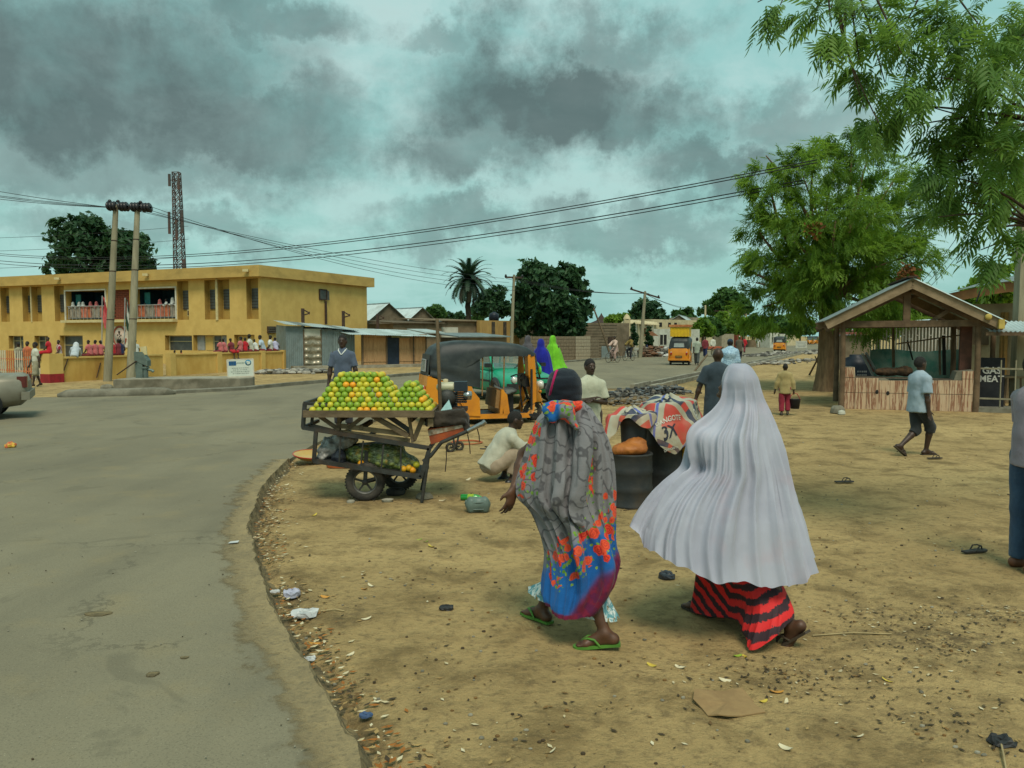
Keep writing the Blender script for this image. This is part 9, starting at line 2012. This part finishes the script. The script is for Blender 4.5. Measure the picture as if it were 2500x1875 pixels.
# ------------------------------------------------------------------ heaps, rubble, litter
def heap(label,pts,n,r,hgt,m,seed=0,flat=.6,name='rubble_heap',cat='rubble'):
 """stones scattered along a line of ground points"""
 rr=random.Random(seed);pts=[Vector(p)for p in pts];root=thing(name,label,cat,pts[0]);ms=m if isinstance(m,list)else[m];mb=MB()
 for k in range(n):
  t=rr.random()*(len(pts)-1);i=min(int(t),len(pts)-2);c=pts[i].lerp(pts[i+1],t-i);g1=rr.gauss(0,.45);c=c+Vector((g1*hgt[0],rr.gauss(0,.45)*hgt[0],0));h=hgt[1]*max(0,1-abs(g1))*rr.random();s_=r*rr.uniform(.45,1.3);V,F=lump((c.x,c.y,h+s_*.3),(s_,s_*rr.uniform(.6,1),s_*rr.uniform(.4,.8)*flat*1.4),7,.18,0,seed*1000+k);mb.add(V,F,rr.randrange(len(ms)),False)
 o=mb.build('stones',ms,root,True);o['kind']='stuff';return root
M_RUB=[mat('grey_rubble',(.20,.19,.165),(.14,.13,.11),5,.95),mat('dark_rubble',(.055,.055,.05),(.09,.085,.07),5,.95),mat('pale_rubble',(.36,.34,.29),None,5,.95)]
M_RUBD=[M_RUB[1],mat('black_rubbish',(.02,.021,.022),(.05,.05,.045),5,.8),M_RUB[0],mat('blue_grey_rubbish',(.10,.12,.13),None,5,.7)]
heap('strip of broken grey rubble in front of the metal shack',[gp(650,913),gp(720,911),gp(795,910)],230,.16,(.9,.12),M_RUB,1)
heap('dark rubbish heap beside the concrete drain end',[gp(1478,978),gp(1540,968),gp(1600,960),gp(1655,958)],700,.065,(.8,.22),M_RUBD,2)
heap('earth and rubble bank near the schoolboy',[gp(1480,988),gp(1540,985),gp(1580,978)],300,.06,(.5,.14),[M_RUB[0],mat('earth_clod',(.19,.14,.075),(.14,.10,.055),6,.97)],3)
heap('scattered rubble along the drain before the neem',[gp(1860,892),gp(1910,886),gp(1970,880)],160,.14,(1.1,.12),M_RUB,4)
heap('rubble strewn on the road past the drain',[gp(1835,872),gp(1880,868),gp(1925,862)],120,.2,(1.2,.15),M_RUB,5)
heap('low rubble line farther along the drain',[gp(1950,866),gp(2000,858)],60,.22,(1.2,.15),M_RUB,6)
heap('heap of red-brown broken bricks by the loaded three-wheeler',[gp(1568,873),gp(1600,871),gp(1618,869)],200,.22,(1.4,.9),[mat('broken_brick',(.20,.095,.05),(.14,.07,.04),5,.95),mat('brown_scrap',(.13,.09,.06),None,5,.95)],7)
heap('heap of white plastic sacks and stones beside the brick heap',[gp(1620,872),gp(1640,871),gp(1655,873)],110,.26,(1.0,.9),[mat('white_scrap',(.52,.52,.48),(.42,.42,.38),4,.8),M_RUB[0]],8)
fwd_=thing('firewood_heap','heap of crooked dark firewood in front of the low block wall','firewood',gp(1410,872));rr=random.Random(9);p0,p1=gp(1368,873),gp(1452,871)
for k in range(70):
 c=p0.lerp(p1,rr.random());t=(c-p0).length/(p1-p0).length;hh=.75*math.sin(PI*min(1,max(0,t*.9+.08)))*rr.random();a=rr.uniform(-.35,.35)+.3;L_=rr.uniform(.6,1.4);d=Vector((math.cos(a),math.sin(a),rr.uniform(-.12,.12)))*L_/2;c=c+Vector((0,rr.uniform(-.3,.9),hh+.06));mb=MB();mb.tube([c-d,c+Vector((0,0,rr.uniform(-.05,.05))),c+d],[.045,.05,.03],6);mb.build('log',M_WOOD if k%3 else M_BARKD,fwd_,True)
a,b=gp(1694,908),at(1727,866,42.5);o=MB().tube([a,a.lerp(b,.5),b],.05,8).build('leaning_stake',M_WOOD);tag(o,'wooden stake slanting out of the drain by the walking man','stake')
# street notice on legs and white kiosk far up
q=g0(1957,84);nb=thing('street_notice','white street notice board on thin legs near the drain','sign',q,R(-8));mb=MB();mb.box((0,0,.95),(1.15,.05,.75));bdn=mb.build('panel',M_WHITEH,nb)
for x in(-.5,.5):mb=MB();mb.bar((x,.03,0),(x,.03,1.35),.06);mb.build('leg',M_GREYPANEL,nb)
for k in range(4):mb=MB();mb.box((0,-.03,1.2-k*.15),(.9-.15*(k%2),.01,.05));mb.build('blurred_line',M_GREYPANEL,bdn)
flat_house('white roadside kiosk far along the street',g0(1880,122),g0(1902,123),2,2.3,M_WHITEH,None,[(.7,.6,.8,1.7,M_DARK,'window')],'kiosk','kiosk')
for i,(px,px2,d,h,m)in enumerate(((1716,1740,96,1.9,M_CREAM),(1762,1792,104,2.1,M_BLOCKL),(1800,1812,110,2.,M_BRICKRED),(1826,1868,128,1.2,M_MUD),(1922,1944,150,2.,M_CREAM),(1905,1918,140,2.2,M_WHITEH))):
 flat_house(['cream roadside stall under the first round tree','tan roadside stall beneath the tall tree','red-fronted booth under the roadside trees','low mud wall beside the far roadside','cream booth near the street end','white booth near the street end'][i],g0(px,d),g0(px2,d+1),2,h,m,None,[],'booth','booth')
# branch prop against the neem
for(x0,y0,x1,y1,lb)in((1976,915,2004,850,'forked dead branch leaning on the neem trunk'),(1994,912,1990,870,'short dead branch stuck by the neem trunk')):p,q=gp(x0,y0),at(x1,y1,31.5);o=MB().tube([p,p.lerp(q,.5)+Vector((.1,0,.1)),q],[.05,.04,.02],6).build('dead_branch',M_BARKD);tag(o,lb,'branch')
# ---- litter on the dirt
def Zl(x,y):return gp(1200+x/2.765,1300+y/2.765)
cbp=[Zl(*q)for q in((1370,1092),(1480,1080),(1560,1085),(1680,1062),(1720,1110),(1775,1172),(1850,1225),(1760,1240),(1680,1252),(1600,1276),(1530,1268),(1460,1250),(1420,1200),(1360,1160))]
cen=sum(cbp,Vector())/len(cbp);V=[];F=[]
for k,p in enumerate(cbp):V+=[p+Vector((0,0,.012+.018*(k in(0,9,10,13)))),p+Vector((0,0,.006+.018*(k in(0,9,10,13))))]
V+=[cen+Vector((0,0,.020)),cen+Vector((0,0,.012))];nn_=len(cbp);c0=2*nn_
for k in range(nn_):a,b=2*k,2*((k+1)%nn_);F+=[(a,b,c0),(b+1,a+1,c0+1),(a+1,b+1,b,a)]
mb=MB();mb.add(V,F);o=mb.build('cardboard_piece',mat('torn_cardboard',(.29,.19,.085),(.235,.15,.068),8,.95,.3,40,dirt=(.20,.13,.06)));tag(o,'torn flat piece of brown cardboard lying on the dirt','cardboard')
V2=[v+Vector((.015,.02,-.006))for v in V];mb=MB();mb.add(V2,F);o=mb.build('cardboard_piece',MATS['torn_cardboard']);o.location.z=-.004;tag(o,'lower torn layer of cardboard under the flat brown piece','cardboard')
def crumple(name,label,cat,px,py,r,m,seed,h=.5,group=None,z=0.):
 q=gp(px,py);rr=np.random.RandomState(seed);V,F=lump((0,0,r*h*.6),(r,r*.8,r*h),18,.10,0,seed);V=np.array(V);V=V+(vnoise(V/r*2.2,1.,seed,3)*r*.38)[:,None]*unit(V.mean(0)+1e-3)[None]+rr.normal(size=V.shape)*r*.05;V[:,2]=np.maximum(V[:,2],0.002);mb=MB();mb.add([Vector(v)for v in V],F);o=mb.build(name,m);o.location=(q.x,q.y,ground_z(q.x,q.y)+z);tag(o,label,cat,group);return o
M_POLYW=mat('white_polythene',(.50,.51,.50),(.36,.37,.37),9,.4,.5,30);M_POLYL=mat('lilac_polythene',(.42,.42,.52),(.30,.31,.38),9,.35,.5,30)
crumple('plastic_bag','crumpled pale lilac plastic bag by the road edge','bag',712,1456,.062,M_POLYL,1,.45);crumple('plastic_bag','flattened white plastic bag by the road edge','bag',742,1502,.085,M_POLYW,2,.22);crumple('plastic_bag','torn scrap of clear plastic near the lilac bag','bag',672,1446,.035,M_POLYW,3,.3);crumple('plastic_bag','small dusty plastic scrap lower along the road edge','bag',755,1607,.04,M_POLYW,14,.2)
crumple('black_scrap','crumpled black bag lying between the two women','bag',1627,1412,.062,MATS['black_polythene'],4,.55);crumple('black_scrap','dark twisted scrap on the dirt left of the shawled woman','scrap',1090,1488,.05,M_BLACK,5,.3);crumple('black_scrap','torn black rubber scrap beside the curved pale rib','scrap',2445,1812,.055,M_BLACK,6,.3);crumple('blue_scrap','dark blue scrap of paper beside the road edge','scrap',893,1750,.035,mat('blue_paper',(.05,.09,.18),None,9),7,.25)
crumple('wrapper','red and yellow sweet wrapper on the asphalt','wrapper',26,1100,.085,mat('red_yellow_wrapper',(.45,.04,.03),(.6,.4,.05),14,.4),8,.6,None,ROAD_Z);q=gp(570,1328,ROAD_Z);o=MB().add([(-.04,-.025,0),(.045,-.02,.006),(.04,.03,.012),(-.035,.025,.004)],[(0,1,2,3)]).build('paper_scrap',M_POLYW);o.location=(q.x,q.y,ROAD_Z+.012);tag(o,'square white paper scrap on the road shoulder','paper')
# fruit peel, each its own curl
def peel_mesh(rng,r):
 V=[];F=[];n=9
 for i in range(n):
  t=i/(n-1);a=(t-.5)*2.2;w=.38*math.sin(PI*(t*.9+.05))+.05
  for s_ in(-1,0,1):V.append((r*math.sin(a)*1.1,r*s_*w*(1-.1*s_*s_),r*(1-math.cos(a))*.55+r*.08+(.10*r if s_ else 0)))
 for i in range(n-1):
  for k in range(2):F.append((i*3+k,(i+1)*3+k,(i+1)*3+k+1,i*3+k+1))
 return V,F
M_PEELY=mat('yellow_peel',(.52,.40,.06),(.44,.30,.04),12,.6);M_PEELW=mat('pithy_peel',(.58,.52,.36),(.46,.38,.22),12,.8);M_PEELG=mat('lime_rind',(.22,.34,.04),(.34,.40,.06),12,.5);M_PEELO=mat('orange_rind',(.50,.24,.04),(.42,.2,.05),12,.6)
peels=[(1592,1628,.034,M_PEELY,'yellow citrus peel curl below the shawled woman'),(1800,1602,.032,M_PEELG,'lime green rind half beside the striding woman\'s sandal'),(1820,1604,.032,M_PEELY,'pale yellow rind half next to the lime rind'),(1025,1318,.03,M_PEELG,'squeezed lime half below the cart'),(1040,1324,.028,M_PEELG,'second squeezed lime half below the cart'),(1052,1336,.045,M_PEELY,'flat yellow peel strip below the cart'),(768,1260,.04,M_PEELY,'yellow peel strip left of the cart wheel'),(700,1184,.03,M_PEELW,'pithy white rind left of the cart'),(888,1405,.035,M_PEELW,'white pith shell on the dirt below the cart'),(905,1432,.035,M_PEELW,'white rind piece near an orange one'),(890,1440,.035,M_PEELO,'orange rind piece near a white one'),(795,1459,.04,M_PEELO,'orange peel strip beside the lilac bag'),(1143,1172,.045,M_PEELW,'pale rind half near the squatting man'),(1082,1223,.05,M_PEELW,'flat pale rind near the jerrycan'),(1895,1692,.04,M_PEELO,'orange rind scrap above the cardboard'),(1863,1715,.03,M_PEELY,'yellow peel disc beside the cardboard'),(1920,1715,.025,M_PEELW,'white pith bit beside the cardboard'),(1768,1663,.035,M_PEELW,'bleached peel left of the cardboard'),(1663,1632,.04,M_PEELW,'bleached peel near the dark scrap'),(1345,1838,.03,M_PEELW,'lone pale peel on bare dirt between cardboard and road edge'),(1920,1832,.04,M_PEELW,'white rind curl right of the cardboard'),(895,1512,.035,M_PEELW,'cream peel on the dirt between bag and woman'),(765,1572,.04,M_PEELO,'dull orange peel lower along the road edge'),(855,1596,.03,M_PEELW,'white sliver on the dirt past the road edge'),(2165,1664,.03,M_PEELY,'small yellow scrap in the dark stain'),(2095,1800,.035,M_PEELW,'pale scrap below the dark stain')]
rr=random.Random(3)
for px,py,r,m,lb in peels:V,F=peel_mesh(rr,r);q=gp(px,py);o=MB().add(V,F,0,True).build('citrus_peel',m);o.location=(q.x,q.y,ground_z(q.x,q.y)-.001);o.rotation_euler=(rr.uniform(-.4,.4),rr.uniform(-.3,.3),rr.uniform(0,6.3));tag(o,lb,'peel','citrus peel on the dirt')
# lost slippers
for px,py,lb,m,yw in((2368,1352,'single lost black flip-flop lying on the open dirt',M_SOLE,.3),(2052,1180,'squashed dark slipper on the dirt behind the white veil',M_SOLE,.1),(2275,1122,'thin brown slipper scrap near the walking man',M_BSAND,.2)):
 q=gp(px,py);t=thing('flip_flop',lb,'slipper',(q.x,q.y,0),yw);mb=MB();sandal(mb,(0,0,.082),(1,0,0),.85);mb.build('sole_and_strap',m,t)
for px,py,L_,a,lb in((2080,1552,.5,.05,'long pale straw on the dirt right of the striding woman'),(812,1494,.16,.0,'thin bent straw near the white bag'),(2450,1850,.3,1.1,'curved pale rib lying on the dirt by the black rubber scrap'),(1560,1245,.35,.25,'dark twig before the drums')):q=gp(px,py);d=Vector((math.cos(a),math.sin(a),0))*L_/2;o=MB().tube([q-d+Vector((0,0,.006)),q+Vector((.01,.02,.012)),q+d+Vector((0,0,.006))],.005,5).build('straw',mat('dry_straw',(.36,.28,.14),None,9)if px!=1560 else M_BARKD);tag(o,lb,'straw')
# uncountable bits: leaf litter in the gutter, crumbs, pebbles
def scatter(name,label,spots,size,mats,seed,flat=True):
 r_=np.random.RandomState(seed);V=[];F=[];mi=[]
 for(x,y)in spots:
  z=ground_z(x,y)+.004;s_=size*r_.uniform(.4,1.5);a=r_.uniform(0,6.28);c,sn_=math.cos(a),math.sin(a);k=len(V)
  if flat:
   tl=r_.uniform(-.5,.5,2);pts=[(-1,0),(-.2,.42),(1,.05),(-.1,-.4)]
   V+=[(x+s_*(p*c-q*sn_),y+s_*(p*sn_+q*c),z+s_*.35*abs(p*tl[0]+q*tl[1])+.002)for p,q in pts];F.append((k,k+1,k+2,k+3));mi.append(r_.randint(len(mats)))
  else:
   VV,FF=lump((x,y,z),(s_,s_*r_.uniform(.5,1),s_*.6),6,.15,0,int(r_.randint(1e6)));V+=VV;F+=[tuple(i+k for i in f)for f in FF];q=r_.randint(len(mats));mi+=[q]*len(FF)
 me=bpy.data.meshes.new(name);me.from_pydata(V,[],F);[me.materials.append(m)for m in mats];me.polygons.foreach_set('material_index',mi);o=bpy.data.objects.new(name,me);COL.objects.link(o);tag(o,label,name.split('_')[0]if False else 'litter',None,'stuff');return o
r_=np.random.RandomState(6);edge_xy=[(p.x,p.y)for p in NEAR if 3.<p.y<12]
sp1=[]
for _ in range(1500):
 i=r_.randint(len(edge_xy));x,y=edge_xy[i];w=abs(r_.normal(0,.16));dens=.25+.75*(vnoise(np.array([[x,y]]),1.1,77,2)[0]>-.05)
 if r_.rand()<dens:sp1.append((x+.05+w*.9,y+r_.normal(0,.05)))
M_LIT=[mat('dry_leaf_brown',(.20,.11,.035),(.12,.07,.025),9,.9),mat('dry_leaf_tan',(.34,.23,.09),(.26,.16,.06),9,.9),mat('dry_leaf_dark',(.06,.042,.022),None,9,.9),mat('dry_leaf_rust',(.30,.11,.02),None,9,.9),M_PEELW]
scatter('leaf_litter','drift of dry leaves and scraps in the gutter beside the road edge',sp1,.022,M_LIT,1)
def in_dirt(x,y):return min((x-ex)**2+(y-ey)**2 for ex,ey in edge_xy[::6])>.01 and x>np.interp(y,[p[1]for p in edge_xy[::4]],[p[0]for p in edge_xy[::4]])+.1 if y<11.8 else x>-2.5
def field(n,y0,y1,seed,cl=1.4):
 q=np.random.RandomState(seed);out=[]
 while len(out)<n:
  y=math.exp(q.uniform(math.log(y0),math.log(y1)));x=q.uniform(-1.3,.75*y)
  if not in_dirt(x,y):continue
  if q.rand()<.12+1.1*max(0,vnoise(np.array([[x,y]]),cl,31,2)[0]+.35):out.append((x,y))
 return out
scatter('dirt_scraps','tiny dry scraps trodden into the dirt',field(900,3.1,16,2),.016,[M_LIT[1],M_LIT[2],M_LIT[2],M_LIT[0],M_LIT[0],M_LIT[2],M_PEELW],2)
scatter('dirt_pebbles','small dark and pale pebbles strewn over the dirt',field(650,3.1,18,3),.009,[M_LIT[2],M_CONC2,M_CONC,M_LIT[2],M_LIT[0]],3,False)
dk=[]
for(px,py,rx,ry,n)in((2300,1570,.5,.28,200),(2140,1510,.4,.2,120),(2420,1500,.45,.2,140),(2020,1650,.6,.3,160),(2300,1740,.6,.25,120),(1900,1660,.4,.2,90)):
 g_=gp(px,py)
 for _ in range(n):dk.append((g_.x+r_.normal(0,rx*.6),g_.y+r_.normal(0,ry*.6)))
scatter('chaff_patch','dark chaff and crumbs littering the stained ground',dk,.014,[M_LIT[2],M_LIT[0],M_LIT[2],M_LIT[1],M_LIT[2],M_LIT[2],M_PEELW],4)
scatter('road_grit','pale grit scattered over the asphalt',[(x,y)for x,y in[(r_.uniform(-5,-.2),math.exp(r_.uniform(math.log(3.1),math.log(14))))for _ in range(300)]if not in_dirt(x,y)and x<np.interp(y,[p[1]for p in edge_xy[::4]],[p[0]for p in edge_xy[::4]])-.1],.0045,[M_CONC2,M_CONC2,M_LIT[2],M_CONC],5,False).location.z=ROAD_Z
for px,py,a,b,lb in((238,1518,.16,.05,'dark damp scrap pressed into the asphalt'),(450,1628,.05,.015,'thin dark scrap on the asphalt'),(372,1670,.07,.03,'crumbled dark scrap on the asphalt')):q=gp(px,py);V,F=lump((0,0,0),(a*.5,b,.004),14,.2,0,px);o=MB().add(V,F,0,True).build('road_scrap',M_EDGE);o.location=(q.x,q.y,ROAD_Z+.003);tag(o,lb,'scrap')
